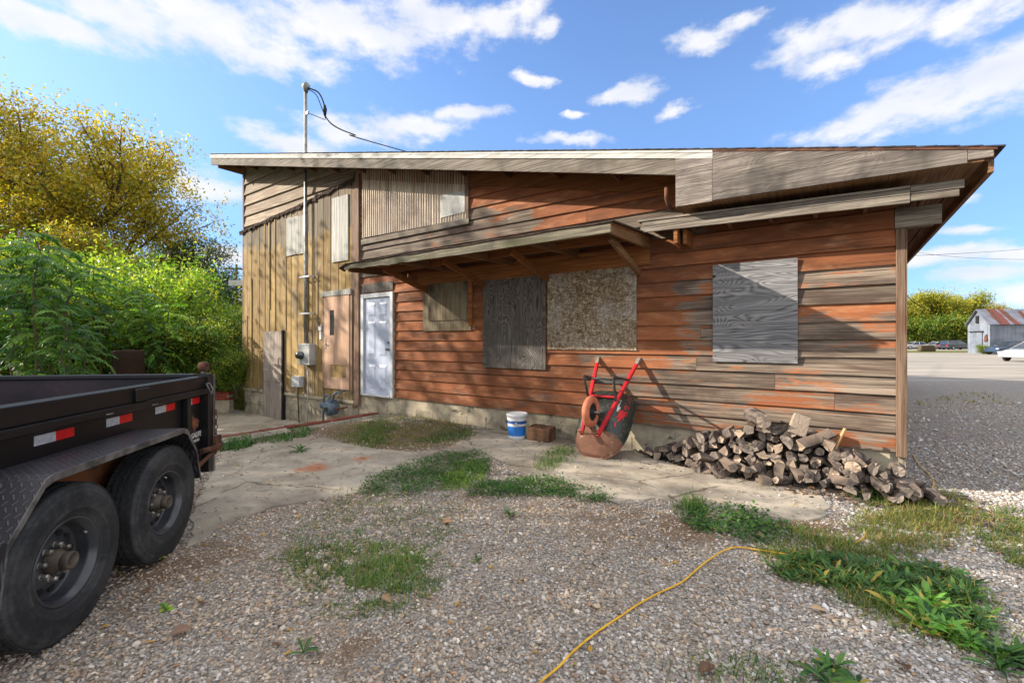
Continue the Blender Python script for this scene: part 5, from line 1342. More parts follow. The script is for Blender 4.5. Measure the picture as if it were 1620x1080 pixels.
# silhouette of the heap, as (s, height), read off the photograph at 0.3 m from the wall
hp = sorted([wall_sz(x, y, .32) for x, y in ((1030, 716), (1060, 702), (1095, 688), (1125, 684), (1160, 676), (1188, 668), (1210, 664), (1245, 672), (1270, 680), (1300, 690), (1335, 702), (1365, 716), (1400, 728), (1432, 738), (1448, 756))])
def hh(s):
    if s < hp[0][0] or s > hp[-1][0]: return 0.05
    for (a, za__), (b__, zb__) in zip(hp[:-1], hp[1:]):
        if s <= b__: return za__ + (zb__ - za__) * (s - a) / (b__ - a)
    return .05
print('heap', [(round(a, 2), round(z, 2)) for a, z in hp])
nlog = 0; lr = random.Random(5); z = .055; row = 0; prev_top = {}
while z < .75:
    s = hp[0][0] - (.02 if row == 0 else 0) + (.06 if row % 2 else 0)
    while s < hp[-1][0] + .12:
        H = hh(s) - .055
        if z <= max(H, .06) :
            i = lr.choices(range(12), weights=[10, 8, 9, 6, 6, 10, 6, 10, 6, 8, 3, 5])[0]
            if i == 10 and z > .3: i = 3
            front = .62 - z * .55 - (.12 if s < -1.4 else 0) + (.06 if s > .0 else 0)
            dist_t = front - .17 + lr.uniform(-.06, .06)
            if dist_t < .2 and s < S_R: dist_t = .2 + lr.uniform(0, .05)
            w = {0: .125, 1: .14, 2: .13, 3: .10, 4: .12, 5: .11, 6: .135, 7: .105, 8: .15, 9: .125, 10: .165, 11: .15}[i]
            log_at(i, SW(s, dist_t, z + lr.uniform(-.012, .018) + .02), lr.gauss(0, .22), lr.uniform(0, 6.28) if kinds[i] != 'slab' else lr.uniform(-.5, .5), lr.gauss(0, .10), sc_=lr.uniform(.74, .92)); nlog += 1
            if z < .2 and lr.random() < .5 and -1.5 < s < .55: log_at(lr.choice([0, 2, 5, 7, 9]), SW(s + .03, .60 + lr.uniform(0, .12) - z * .5, z), lr.gauss(0, .45), lr.uniform(0, 6.28), lr.gauss(0, .15), sc_=.8); nlog += 1
            s += w * .78
        else: s += .08
    z += .084; row += 1
# the pieces one notices
s_, z_ = wall_sz(1198, 660, .34); log_at(10, SW(s_, .34, z_), .5, 1.0, .05, 'thick dark round log crowning the firewood heap', sc_=.95)
s_, z_ = wall_sz(1264, 672, .30); b = MB(); b.hexa([(-.09, -.05, -.12), (.08, -.04, -.12), (.08, .06, -.12), (-.09, .05, -.12), (-.065, -.03, .11), (.085, -.03, .10), (.08, .05, .10), (-.07, .05, .11)], C(150, 134, 118))
o = b.build('firewood_log', M['log'], bevel=.006); o.location = SW(s_, .28, z_ + .0); o.rotation_euler = (-.35, .30, HOUSE_ROT + .2); tag(o, 'broad pale square-cut log standing on end at the top of the heap', 'firewood')
s_, z_ = wall_sz(1290, 690, .32); log_at(1, SW(s_, .34, z_ - .02), -.9, 2.2, .35, 'pale knotty split log leaning right of the square-cut one')
b = MB(); s_, z_ = wall_sz(1318, 705, .25); s2, z2 = wall_sz(1337, 677, .2); b.beam(SW(s_, .30, z_ - .05), SW(s2, .22, z2), .03, .018, C(176, 138, 98)); tag(b.build('wood_stick', M['log'], bevel=.003), 'thin pale stick poking up out of the firewood heap', 'stick')
print('logs', nlog)

# bark crumbs and chips round the heap
cv, cf_, cc_, k = [], [], [], 0
b = MB()
for i in range(900):
    s = lr.uniform(-2.2, 1.15); t = lr.choice((lr.uniform(.05, .9), lr.gauss(.72, .10)))
    if t < .03: t = .1
    p = SW(s, t, 0); p.z = float(gz(p.x, p.y)) + .012; a = lr.uniform(0, 6.28); L = lr.uniform(.008, .04); w = L * lr.uniform(.2, .6); h = lr.uniform(.003, .01)
    d = Vector((math.cos(a), math.sin(a), lr.uniform(-.3, .3))); e = Vector((-d.y, d.x, 0)) * w; d *= L; up = Vector((0, 0, h))
    kk = lr.uniform(.6, 1.3); cc = tuple(c * kk for c in lr.choice((BARK, BARK2, SPL, C(120, 92, 66))))
    b.add([p - d - e, p + d - e, p + d + e * .6, p - d + e, p - d - e + up, p + d - e * .5 + up, p + d + e * .3 + up, p - d + e + up], [(0, 3, 2, 1), (4, 5, 6, 7), (0, 1, 5, 4), (1, 2, 6, 5), (2, 3, 7, 6), (3, 0, 4, 7)], cc)
tag(b.build('bark_chips', M['stone'], fix=False), 'dark bark crumbs and chips along the foot of the firewood heap', 'bark chips', kind='stuff')

# ---- yellow extension cord
def onground(x, y, h=.014):
    p = ground(x, y); p.z = float(gz(p.x, p.y)) + h; return p
pts = [onground(*q) for q in ((835, 1105), (858, 1079), (885, 1058), (905, 1037), (935, 1010), (962, 990), (985, 975), (1010, 956), (1042, 938), (1078, 921), (1100, 903), (1120, 888), (1142, 875), (1165, 868), (1200, 872), (1242, 878), (1272, 883), (1272, 883.1))]
pts = pts[:-1] + [onground(*q, h=-.012) for q in ((1300, 880), (1330, 868))] + [onground(1358, 858, .012), onground(1366, 853, .012)] + [onground(*q, h=-.02) for q in ((1390, 838), (1430, 808), (1458, 788))] + [onground(*q) for q in ((1474, 774), (1477, 764), (1470, 752), (1455, 738), (1444, 722))]
b = MB(); b.tube(bez(pts, 150), .0052, 8, (.5,) * 3)
M['cord'] = plain('yellow_cord', C(222, 172, 34), C(196, 146, 28), .5, 20)
tag(b.build('extension_cord', M['cord']), 'yellow extension cord winding over the gravel into the weeds', 'cord')
# ------------------------------------------------------------------ plants
def strips(base, az, el, length, width, droop, segs, prof, colors, roll=None):
    """vectorised bent leaves: (N,...) arrays -> verts, quads, colours"""
    N = len(base); base = np.asarray(base, float)
    f = lambda v: np.full(N, v, float) if np.isscalar(v) else np.asarray(v, float)
    az, el, length, width, droop = map(f, (az, el, length, width, droop)); roll = f(0.0 if roll is None else roll)
    pos = base.copy(); V = []
    side0 = np.stack([-np.sin(az), np.cos(az), np.zeros(N)], 1)
    for k in range(segs + 1):
        u = k / segs; e = el - droop * u
        d = np.stack([np.cos(az) * np.cos(e), np.sin(az) * np.cos(e), np.sin(e)], 1)
        upv = np.cross(d, side0); sd = side0 * np.cos(roll)[:, None] + upv * np.sin(roll)[:, None]
        w = (width * prof[k] / 2)[:, None]
        V += [pos - sd * w, pos + sd * w]
        pos = pos + d * (length / segs)[:, None]
    V = np.stack(V, 1); m_ = 2 * (segs + 1)
    fq = np.array([(2 * k, 2 * k + 1, 2 * k + 3, 2 * k + 2) for k in range(segs)])
    Fq = fq[None] + (np.arange(N) * m_)[:, None, None]
    return V.reshape(-1, 3), Fq.reshape(-1, 4), np.repeat(np.asarray(colors), m_, 0)
def cat(*parts):
    vs, fs, cs, o = [], [], [], 0
    for v, f, c in parts: vs.append(v); fs.append(f + o); cs.append(c); o += len(v)
    return np.concatenate(vs), np.concatenate(fs), np.concatenate(cs)
def pick(pal, n, jit=.18):
    pal = np.array(pal); return pal[nr.integers(0, len(pal), n)] * nr.uniform(1 - jit, 1 + jit, (n, 1))

# ---- trees: recursive limbs, leaf clusters along the twigs
def grow_tree(seed, H, tr, spread=1.0, levels=4, first=.30, lean=0.0, upness=.35, kids=(3, 4)):
    q = random.Random(seed); limbs = []; tips = []
    def br(p, d, L, r_, lv):
        n_ = 5; path = [p.copy()]; cur = p.copy(); dd = d.copy()
        for i in range(n_):
            dd = (dd + Vector((q.gauss(0, .10), q.gauss(0, .10), q.gauss(0, .07) + (.05 if lv else 0)))).normalized()
            cur = cur + dd * (L / n_); path.append(cur.copy())
        limbs.append((path, r_, r_ * (.62 if lv < levels else .3)))
        if lv >= levels - 1: tips.extend(path[1:] if lv >= levels else path[2:])
        if lv >= levels: return
        k = q.randint(*kids) + (2 if lv == 0 else 0)
        for j in range(k):
            t = first + (1 - first) * (j + q.random() * .7) / k if lv == 0 else .35 + .65 * (j + q.random()) / k
            i0 = min(int(t * n_), n_ - 1); o = path[i0].lerp(path[i0 + 1], t * n_ - i0)
            a = q.uniform(0, 6.28) if lv else 2.4 * j + q.uniform(-.4, .4)
            nd = (Vector((math.cos(a), math.sin(a), 0)) * spread + dd * .6 + Vector((0, 0, upness))).normalized()
            br(o, nd, L * q.uniform(.52, .72), r_ * (.55 if lv == 0 else .6), lv + 1)
        if lv: br(path[-1], dd, L * .5, r_ * .5, lv + 1)
    br(Vector((0, 0, -.1)), Vector((lean, 0, 1)).normalized(), H * .52, tr, 0)
    return limbs, tips
def make_tree(name, seed, H, tr, nleaf, lsize, pal, spread=1.0, barkc=None, levels=4, sigma=.35, first=.3, upness=.35, label=None, group=None, kids=(3, 4), longleaf=2.0, cat_='tree', fine=False):
    limbs, tips = grow_tree(seed, H, tr, spread, levels, first, upness=upness, kids=kids)
    top = max(p.z for p in tips); k = H / top
    root = empty(name, (0, 0, 0), 0, label, cat_, group)
    tb = MB(); bc = barkc or C(84, 72, 60)
    for path, r0, r1 in limbs:
        n_ = len(path); tb.tube([p * k for p in path], [max(.006, r0 + (r1 - r0) * i / (n_ - 1)) for i in range(n_)], 7 if r0 > .05 else 4, bc, cap=False)
    tb.build('trunk', M['bark'], root, fix=False)
    T = np.array([list(p * k) for p in tips]); c_ = T[nr.integers(0, len(T), nleaf)]
    # leaf sprays: groups share a centre, so there are clumps and gaps
    G_ = max(1, nleaf // 9); gc = T[nr.integers(0, len(T), G_)] + nr.normal(0, sigma, (G_, 3)) * [1, 1, .7]
    gi = nr.integers(0, G_, nleaf); P = gc[gi] + nr.normal(0, lsize * (1.3 if not fine else 1.6), (nleaf, 3))
    az = nr.uniform(0, 6.28, nleaf); el = nr.normal(-.2, .6, nleaf)
    gcol = pick(pal, G_, .2); cc = gcol[gi] * nr.uniform(.8, 1.2, (nleaf, 1))
    L = lsize * nr.uniform(.7, 1.35, nleaf)
    v, f, c2 = strips(P, az, el, L, L / longleaf * 1.0, nr.uniform(.2, .8, nleaf), 2, (.25, 1.0, .15), cc, nr.normal(0, .6, nleaf))
    np_mesh('crown', v, f, c2, M['leaf'], False, root)
    return root

YEL = [C(184, 164, 56), C(170, 150, 48), C(144, 142, 48), C(198, 182, 78), C(116, 126, 46), C(168, 138, 46)]
OLV = [C(150, 142, 50), C(116, 124, 44), C(170, 150, 60), C(90, 108, 40), C(156, 128, 44)]
DKG = [C(52, 76, 34), C(64, 86, 38), C(42, 64, 32), C(84, 94, 40), C(120, 96, 44)]
MDG = [C(98, 132, 46), C(66, 98, 36), C(130, 154, 54), C(44, 72, 30), C(166, 166, 58)]
BRG = [C(128, 162, 56), C(100, 140, 48), C(154, 178, 66), C(76, 112, 42), C(178, 182, 70)]
def place(o, x, y, depth, rz=0.0, sc_=1.0, z=-.05):
    p = at(x, y, depth); o.location = (p.x, depth, z); o.rotation_euler = (0, 0, rz); o.scale = (sc_,) * 3; return o

T1 = make_tree('locust_tree', 3, 14.6, .26, 75000, .155, YEL, .95, levels=4, sigma=.62, first=.2, label='tall airy yellow-leaved tree with dark limbs showing, tallest of the left-hand trees', group='trees behind the trailer', kids=(3, 4))
place(T1, 15, 0, 21.5, .8, .97)
T1b = make_tree('locust_tree', 8, 7.9, .18, 36000, .135, OLV, .95, levels=4, sigma=.45, first=.25, label='olive-gold tree right of the tall yellow one', group='trees behind the trailer')
place(T1b, 168, 0, 19.5, 2.1, .72)
T2 = make_tree('oak_tree', 14, 9.8, .26, 42000, .16, DKG, .8, levels=4, sigma=.62, first=.2, label='dark green tree farthest right in the left-hand group, behind the yellow trees', group='trees behind the trailer')
place(T2, 290, 0, 31.0, .3, .90)
# dense mid-green bushes and small trees
def bush(name, seed, H, nleaf, lsize, pal, label, group, **kw):
    return make_tree(name, seed, H, .05 * H / 3, nleaf, lsize, pal, 1.15, levels=3, sigma=.34 * H / 3, first=.05, upness=.5, label=label, group=group, kids=(4, 5), cat_='bush', **kw)
bA = bush('bush', 21, 3.2, 15000, .095, MDG, 'mid green bush filling the gap beside the yellow wall', 'bushes behind the trailer'); place(bA, 340, 0, 13.6, 0, .72)
bB = bush('bush', 22, 4.4, 18000, .11, BRG, 'bright yellow-green bushy sapling right of the dark fronds', 'bushes behind the trailer'); place(bB, 252, 0, 14.5, .5, .86)
gr = 'bushes behind the trailer'
def cp(o, x, dep, rz, sc_, label): c = copy_tree(o); place(c, x, 0, dep, rz, sc_); tag(c, label); return c
cp(bA, 312, 12.6, 2.0, .70, 'low green bush in front of the tree stump on its right')
cp(bA, 150, 12.4, 4.0, .9, 'green bush behind the hanging fronds')
cp(bA, 40, 13.0, 1.1, 1.15, 'green bush at the far left behind the trailer')
cp(bB, 190, 15.5, 3.0, 1.05, 'bright green sapling below the olive-gold tree')
cp(bB, 318, 15.4, 1.2, .62, 'bright green sapling just left of the house')
cp(bB, 95, 16.0, 5.0, 1.1, 'bright green sapling below the tall yellow tree')
cp(bA, 240, 12.3, 5.2, .62, 'low green undergrowth bush behind the tree stump')
cp(bA, -40, 11.5, .2, 1.0, 'green bush at the left edge of the frame')
cp(bA, 350, 18.5, 3.6, .95, 'green bush in front of the neighbouring shed')
cp(bA, 375, 12.3, 1.6, .42, 'small leafy bush against the left end of the house')
cp(bA, 288, 20.0, 4.6, 1.5, 'broad green bush under the dark tree')
cp(bA, -120, 14.0, 2.9, 1.4, 'green bush beyond the left edge of the frame')
cp(T2, 395, 46.0, 2.2, .72, 'far dark tree seen just left of the house')
cp(T2, 180, 38.0, 4.0, 1.05, 'dark green tree far behind the olive-gold one')
cp(T2, 20, 34.0, 5.5, 1.1, 'dark green tree far behind the tall yellow one')

# ---- tree-of-heaven saplings with long pinnate fronds
def frond(nl, L, az, el, droop, p0, pal, lw=.036, ll=.13):
    """arrays for one frond"""
    t = np.linspace(.18, 1.0, nl); pos = []; p = np.array(p0, float); e = el; ds = []
    for k in range(nl):
        e = el - droop * t[k]; d = np.array([math.cos(az) * math.cos(e), math.sin(az) * math.cos(e), math.sin(e)]); p = p + d * (L / nl); pos.append(p.copy()); ds.append(e)
    return np.array(pos), np.array(ds)
def make_ailanthus(name, seed, H, nf, label, group, pal, top=.45, ll=.14, stems=1):
    q = random.Random(seed); root = empty(name, (0, 0, 0), 0, label, 'sapling', group); tb = MB(); parts = []
    for s_i in range(stems):
        bx, by = (q.uniform(-.3, .3), q.uniform(-.3, .3)) if stems > 1 else (0, 0); hh_ = H * q.uniform(.8, 1)
        path = [Vector((bx + .05 * i * q.uniform(-1, 1), by + .05 * i * q.uniform(-1, 1), hh_ * i / 5)) for i in range(6)]
        tb.tube(path, [.028, .026, .023, .019, .014, .008], 6, C(96, 88, 70), cap=False)
        for k in range(nf):
            u = top + (1 - top) * (k / nf) ** .85; i0 = min(int(u * 5), 4); o = path[i0].lerp(path[i0 + 1], u * 5 - i0)
            az = k * 2.4 + q.uniform(-.4, .4); L = q.uniform(.62, .95) * (1.1 - .3 * u); el = q.uniform(.35, .8) * (.6 + .7 * u); dr = q.uniform(1.1, 1.9)
            nl = 13; pos, ee = frond(nl, L, az, el, dr, o, pal)
            tb.tube([o] + [Vector(p) for p in pos[::3]] + [Vector(pos[-1])], .004, 3, C(120, 130, 60), cap=False)
            for sd_ in (-1, 1):
                aa = az + sd_ * (1.15 - .35 * np.linspace(0, 1, nl)); sz = ll * np.interp(np.linspace(0, 1, nl), [0, .3, .7, 1], [.8, 1.1, 1.0, .6])
                c_ = pick([pal[q.randrange(len(pal))]], nl, .15)
                parts.append(strips(pos, aa + nr.normal(0, .08, nl), ee * .3 - .35 + nr.normal(0, .12, nl), sz, sz * .30, .5, 2, (.5, 1.0, .08), c_, nr.normal(0, .25, nl)))
    tb.build('stem', M['bark'], root, fix=False)
    v, f, c_ = cat(*parts); np_mesh('fronds', v, f, c_, M['leaf'], False, root)
    return root
AIL = [C(66, 106, 52), C(82, 124, 58), C(50, 86, 48), C(108, 142, 64)]
AIB = [C(104, 150, 60), C(124, 166, 66), C(88, 132, 54), C(140, 174, 72)]
ga = 'frond-leaved saplings by the trailer'
a1 = make_ailanthus('frond_sapling', 1, 4.2, 34, 'dark green sapling with long hanging fronds, tallest at the left edge', ga, AIL, .25, .165)
a2 = make_ailanthus('frond_sapling', 2, 3.4, 30, 'dark frond-leaved sapling in front of the tall yellow tree', ga, AIL, .2, .155)
a3 = make_ailanthus('frond_sapling', 3, 3.0, 26, 'light green frond-leaved sapling beside the stump', ga, AIB, .15, .16)
place(a1, 40, 0, 9.6, .3); place(a2, 110, 0, 9.2, 1.1); place(a3, 262, 0, 11.8, 0)
k = 0
for (o, x, dep, rz, s_, lb) in ((a1, 160, 11.0, 2.2, .95, 'dark sapling with fronds left of the stump'), (a2, 20, 8.6, 4.0, .80, 'dark sapling with low fronds just over the trailer side'), (a2, 75, 10.6, 5.2, 1.12, 'dark frond sapling behind the tallest one'),
                                (a3, 205, 11.6, 3.3, 1.0, 'light frond sapling right behind the stump'), (a3, 335, 12.6, 1.2, .78, 'light frond sapling near the corner of the house'), (a3, 150, 12.6, 2.6, 1.35, 'tall light frond sapling below the olive-gold tree'),
                                (a1, -30, 10.2, 1.9, 1.05, 'dark frond sapling cut by the left edge'), (a2, 100, 7.9, .2, .62, 'short dark sapling with drooping fronds behind the trailer rail'), (a3, 280, 15.0, 5.0, 1.2, 'tall light frond sapling under the dark tree'),
                                (a2, 135, 8.5, 2.9, .58, 'short sapling with fronds hanging toward the tailgate'), (a3, 25, 11.4, .9, 1.25, 'light frond sapling deep in the left thicket')):
    c_ = copy_tree(o); place(c_, x, 0, dep, rz, s_); tag(c_, lb)
# stump beside the saplings
b = MB(); sp = at(203, 600, 10.6); pr_ = []
for i in range(7): pr_.append((.30 + .07 * math.exp(-i * .9) + .012 * math.sin(i * 2.1), i * .22))
b.lathe(pr_ + [(.27, 1.34), (0, 1.36)], None, 18, C(52, 38, 30)); stp = b.build('tree_stump', M['bark']); stp.location = (sp.x, sp.y, -.1); tag(stp, 'thick brown tree stump standing behind the trailer tail', 'stump')

# ---- trees west of the yard, beyond the frame: they throw the dappled shade
gs_ = 'trees west of the yard'
W1 = make_tree('shade_tree', 31, 8.6, .22, 8500, .17, MDG, .95, levels=4, sigma=.34, first=.22, label='mid green shade tree west of the yard', group=gs_)
W1.location = (-12.6, 1.4, 0)
for i, (x, y, rz, s_) in enumerate(((-13.9, 3.8, 1.3, .94), (-12.3, -1.2, 2.5, 1.05), (-13.2, -4.6, 4.4, 1.1), (-17.0, 5.6, .4, .95), (-21.5, 3.5, 3.1, .95))):
    c_ = copy_tree(W1); c_.location = (x, y, 0); c_.rotation_euler = (0, 0, rz); c_.scale = (s_,) * 3
    tag(c_, ['shade tree nearest the far end of the trailer', 'shade tree beside the photographer', 'shade tree behind the photographer', 'shade tree set back behind the frond saplings', 'shade tree farthest from the yard'][i])
W2 = make_tree('shade_tree', 37, 11.2, .2, 6400, .15, MDG, .95, levels=3, sigma=.5, first=.3, kids=(4, 5), label='tall thin-crowned shade tree that dapples the middle of the wall', group=gs_)
W2.location = (-17.5, 9.3, 0)
for i, (o, x, y, rz, s_) in enumerate(((a1, -8.6, 8.2, 0, .95), (a1, -9.2, 11.5, 2.0, .8), (a2, -9.9, 9.6, 1.0, 1.15), (a1, -11.0, 13.2, 4.1, .9))):
    c_ = copy_tree(o); c_.location = (x, y, -.1); c_.rotation_euler = (0, 0, rz); c_.scale = (s_,) * 3
    tag(c_, ['dark frond sapling nearest the patio', 'dark frond sapling at the back of the patio', 'dark frond sapling between the trailer and the patio', 'dark frond sapling behind the garden wall'][i])

# ------------------------------------------------------------------ grass, weeds and litter on the yard
GR = [C(78, 114, 48), C(64, 98, 42), C(98, 130, 56), C(52, 82, 36), C(124, 140, 74)]
GD = [C(150, 140, 78), C(128, 124, 62), C(168, 148, 92), C(104, 112, 50), C(96, 116, 44)]
WD = [C(58, 96, 46), C(72, 112, 50), C(46, 80, 40), C(90, 124, 56)]
SLABTOP = .018
def zat(P):
    z = gz(P[:, 0], P[:, 1]); on = inside(P, PA) | inside(P, PB); return np.where(on, SLABTOP, z)
def in_px_poly(px, n_, soft=.06):
    poly = [(p.x, p.y) for p in poly_world(px)]; xs = [p[0] for p in poly]; ys = [p[1] for p in poly]; out = []
    while sum(len(o) for o in out) < n_:
        P = np.stack([nr.uniform(min(xs), max(xs), n_ * 2), nr.uniform(min(ys), max(ys), n_ * 2)], 1); out.append(P[inside(P + nr.normal(0, soft, P.shape), poly)])
    return np.concatenate(out)[:n_]
def grass_patch(name, px, n_, h, pal, label, w=.0055, clump=.5, lean=.6, catg='grass', kind='stuff'):
    P = in_px_poly(px, n_); m_ = vnoise(P[:, 0], P[:, 1], 9.0, n_ % 7) + .7 * vnoise(P[:, 0], P[:, 1], 23.0, 4); P = P[(m_ + nr.normal(0, .2, len(P))) > -clump + .12]
    nn_ = len(P); base = np.column_stack([P, zat(P) - .004]); az = nr.uniform(0, 6.28, nn_); el = np.clip(nr.normal(.9, lean * .6, nn_), .1, 1.57)
    L = h * nr.lognormal(0, .35, nn_) * (1 + .35 * vnoise(P[:, 0], P[:, 1], 5.0, 2))
    v, f, c_ = strips(base, az, el, L, w * .85 * nr.uniform(.7, 1.3, nn_), nr.uniform(.3, 1.6, nn_), 3, (1, .9, .6, .08), pick(pal, nn_))
    o = np_mesh(name, v, f, c_, M['grass']); tag(o, label, catg, kind=kind); return o
def clover_patch(name, px, n_, h, pal, label, size=.018):
    P = in_px_poly(px, n_); m_ = vnoise(P[:, 0], P[:, 1], 7.0, 5); P = P[(m_ + nr.normal(0, .3, len(P))) > -.4]; nn_ = len(P)
    hz_ = h * nr.uniform(.15, 1, nn_) * (1 + .6 * vnoise(P[:, 0], P[:, 1], 6, 1))
    base = np.column_stack([P, zat(P) + np.abs(hz_)]); L = size * nr.uniform(.6, 1.6, nn_)
    v, f, c_ = strips(base, nr.uniform(0, 6.28, nn_), nr.normal(.15, .4, nn_), L, L * .7, .5, 2, (.3, 1, .2), pick(pal, nn_))
    tag(np_mesh(name, v, f, c_, M['grass']), label, 'ground cover', kind='stuff')
# mound by the white door
grass_patch('grass_tufts', [(520, 690), (540, 668), (600, 658), (650, 655), (690, 664), (740, 676), (755, 690), (700, 706), (640, 712), (560, 708)], 8000, .045, GR + GD, 'grass and weeds over the earth mound by the white door', clump=.25)
grass_patch('grass_tufts', [(555, 700), (560, 680), (600, 668), (625, 678), (615, 700), (580, 712)], 2400, .075, GR, 'thicker tuft of green grass on the left of the earth mound')
grass_patch('grass_tufts', [(650, 700), (690, 685), (745, 678), (752, 690), (700, 702)], 900, .06, WD, 'green weeds on the right of the earth mound', w=.010)
clover_patch('clover_patch', [(530, 692), (560, 672), (640, 662), (700, 668), (750, 682), (740, 700), (660, 712), (570, 708)], 3800, .035, WD + GD, 'dull green creeping weeds over the earth mound by the door')
# middle of the drive
clover_patch('clover_patch', [(560, 785), (590, 762), (640, 742), (700, 722), (760, 718), (778, 735), (765, 758), (700, 772), (640, 783)], 9000, .07, WD, 'low clover-like weeds spreading over the slab edge in mid yard')
grass_patch('grass_tufts', [(690, 775), (715, 745), (745, 730), (775, 738), (770, 758), (730, 775)], 1800, .06, [C(140, 170, 62), C(118, 150, 54)], 'bright green grass in the middle of the clover')
clover_patch('clover_patch', [(735, 785), (760, 762), (830, 760), (870, 758), (915, 775), (975, 790), (955, 800), (880, 786), (800, 784)], 5200, .05, WD, 'low green weeds along the joint of the concrete path')
grass_patch('grass_tufts', [(845, 748), (858, 722), (880, 712), (908, 710), (900, 728), (868, 748)], 1100, .08, GR, 'small grass tuft growing from the path crack left of the wheelbarrow')
# sparse lawn on gravel
grass_patch('grass_tufts', [(430, 850), (540, 785), (700, 780), (745, 820), (730, 880), (640, 900), (500, 880)], 8000, .03, GR, 'thin grass creeping over the gravel in mid yard', clump=.12, w=.005)
grass_patch('grass_tufts', [(425, 885), (480, 868), (600, 860), (700, 880), (712, 905), (640, 960), (590, 980), (520, 960), (470, 915)], 7500, .042, GR + GD[:1], 'mat of green grass on the gravel right of the trailer', clump=.3)
grass_patch('grass_tufts', [(560, 930), (575, 880), (610, 860), (650, 880), (665, 920), (620, 945)], 1000, .075, [C(108, 138, 60), C(88, 120, 50), C(132, 146, 78)], 'taller tuft of light green grass in the middle of the mat', w=.005)
grass_patch('grass_tufts', [(470, 830), (520, 780), (600, 770), (560, 830)], 900, .03, GD, 'dry short grass beside the concrete drive', clump=0)
# right-hand patches
grass_patch('grass_tufts', [(1345, 840), (1390, 790), (1450, 772), (1530, 790), (1545, 820), (1490, 860), (1420, 880)], 11000, .06, GD + GR[:1], 'yellowing dry grass between the firewood and the right edge')
grass_patch('grass_tufts', [(1180, 860), (1230, 830), (1330, 850), (1430, 870), (1450, 930), (1330, 920), (1230, 890)], 9000, .05, GD + GR, 'mixed green and straw grass behind the broad-leaved weeds', clump=.25)
grass_patch('grass_tufts', [(1540, 820), (1600, 800), (1650, 830), (1650, 910), (1590, 890), (1550, 860)], 5000, .055, GD + GR, 'green and straw grass at the right edge', clump=.2)
grass_patch('grass_tufts', [(1210, 895), (1330, 890), (1500, 900), (1570, 960), (1550, 1040), (1440, 1000), (1330, 950)], 5200, .07, GR + GD, 'blades of grass growing through the broad-leaved weeds', clump=.2)
clover_patch('clover_patch', [(1080, 830), (1090, 800), (1150, 806), (1220, 818), (1250, 835), (1200, 862), (1120, 842)], 1700, .045, WD, 'green leafy weeds at the near edge of the concrete path', size=.026)
grass_patch('grass_tufts', [(1075, 812), (1085, 790), (1110, 795), (1112, 818)], 420, .10, GR, 'upright grass tuft at the path edge left of the cord')
grass_patch('grass_tufts', [(1340, 790), (1355, 776), (1400, 772), (1420, 785), (1380, 800)], 1400, .06, WD, 'green weed clump at the foot of the firewood', w=.010)
grass_patch('grass_tufts', [(1060, 1090), (1080, 1050), (1200, 1040), (1300, 1060), (1330, 1100)], 420, .045, GR, 'weedy grass at the bottom edge of the frame', w=.006)
grass_patch('grass_tufts', [(345, 712), (352, 698), (400, 690), (402, 706), (370, 716)], 1500, .08, WD, 'weeds against the brick edging by the trailer', w=.012)
grass_patch('grass_tufts', [(405, 702), (415, 686), (470, 680), (500, 676), (480, 694), (440, 703)], 1500, .07, WD, 'weeds along the brick edging in front of the grey door', w=.010)
grass_patch('grass_tufts', [(1440, 641), (1450, 630), (1560, 618), (1620, 640), (1560, 640)], 900, .06, GD, 'thin grass specks on the shaded gravel right of the house', w=.03, clump=-.1)
for q in ([(120, 980), (160, 1000), (260, 1010), (230, 1060), (120, 1050)],): grass_patch('grass_tufts', q, 160, .03, GD, 'dry grass bits by the trailer wheel', clump=0)

# broad-leaved rosettes
def rosette(seed, n_, L, w, pal):
    q = random.Random(seed); az = np.array([i * 2.4 + q.uniform(-.3, .3) for i in range(n_)]); el = np.array([q.uniform(.35, 1.15) for _ in range(n_)])
    Ls = np.array([L * q.uniform(.6, 1.1) for _ in range(n_)])
    v, f, c_ = strips(np.zeros((n_, 3)) + [0, 0, .004], az, el, Ls, w * Ls / L, nr.uniform(.6, 1.3, n_), 5, (.25, .5, .85, 1.0, .75, .06), pick(pal + ([C(168, 150, 70)] if q.random() < .3 else []), n_, .2), nr.normal(0, .2, n_))
    return v, f, c_
def rosette_obj(name, px, py, seed, n_, L, w, label, pal=WD):
    v, f, c_ = rosette(seed, n_, L, w, pal); o = np_mesh(name, v, f, c_, M['grass'], True); p = onground(px, py, .004); o.location = p; tag(o, label, 'weed', 'broad-leaved weeds'); return o
rosette_obj('weed_plant', 474, 714, 1, 17, .20, .030, 'single spiky green weed on the concrete drive')
rosette_obj('weed_plant', 247, 890, 2, 9, .075, .030, 'small green weed behind the rear trailer wheel', BRG)
rosette_obj('weed_plant', 262, 966, 3, 6, .05, .028, 'tiny light green weed on the gravel near the front trailer wheel', BRG)
rosette_obj('weed_plant', 806, 816, 4, 11, .11, .022, 'small dusty green weed on the gravel below the path joint', [C(92, 122, 84), C(78, 108, 70)])
rosette_obj('weed_plant', 480, 1035, 5, 7, .09, .018, 'thin green weed near the bottom left', WD)
rosette_obj('weed_plant', 1372, 785, 6, 9, .14, .05, 'leafy weed with a large pale leaf in front of the firewood', MDG)
rosette_obj('weed_plant', 753, 888, 7, 7, .05, .014, 'tiny weed on the gravel right of the grass mat', GR)
parts = []
def many(px, n_, L, w, pal, seed):
    P = in_px_poly(px, n_, .03)
    for i, (x, y) in enumerate(P):
        v, f, c_ = rosette(seed + i, random.Random(seed + i).randint(7, 12), L * nr.uniform(.7, 1.15), w, pal)
        parts.append((v + [x, y, float(gz(x, y)) + .004], f, c_))
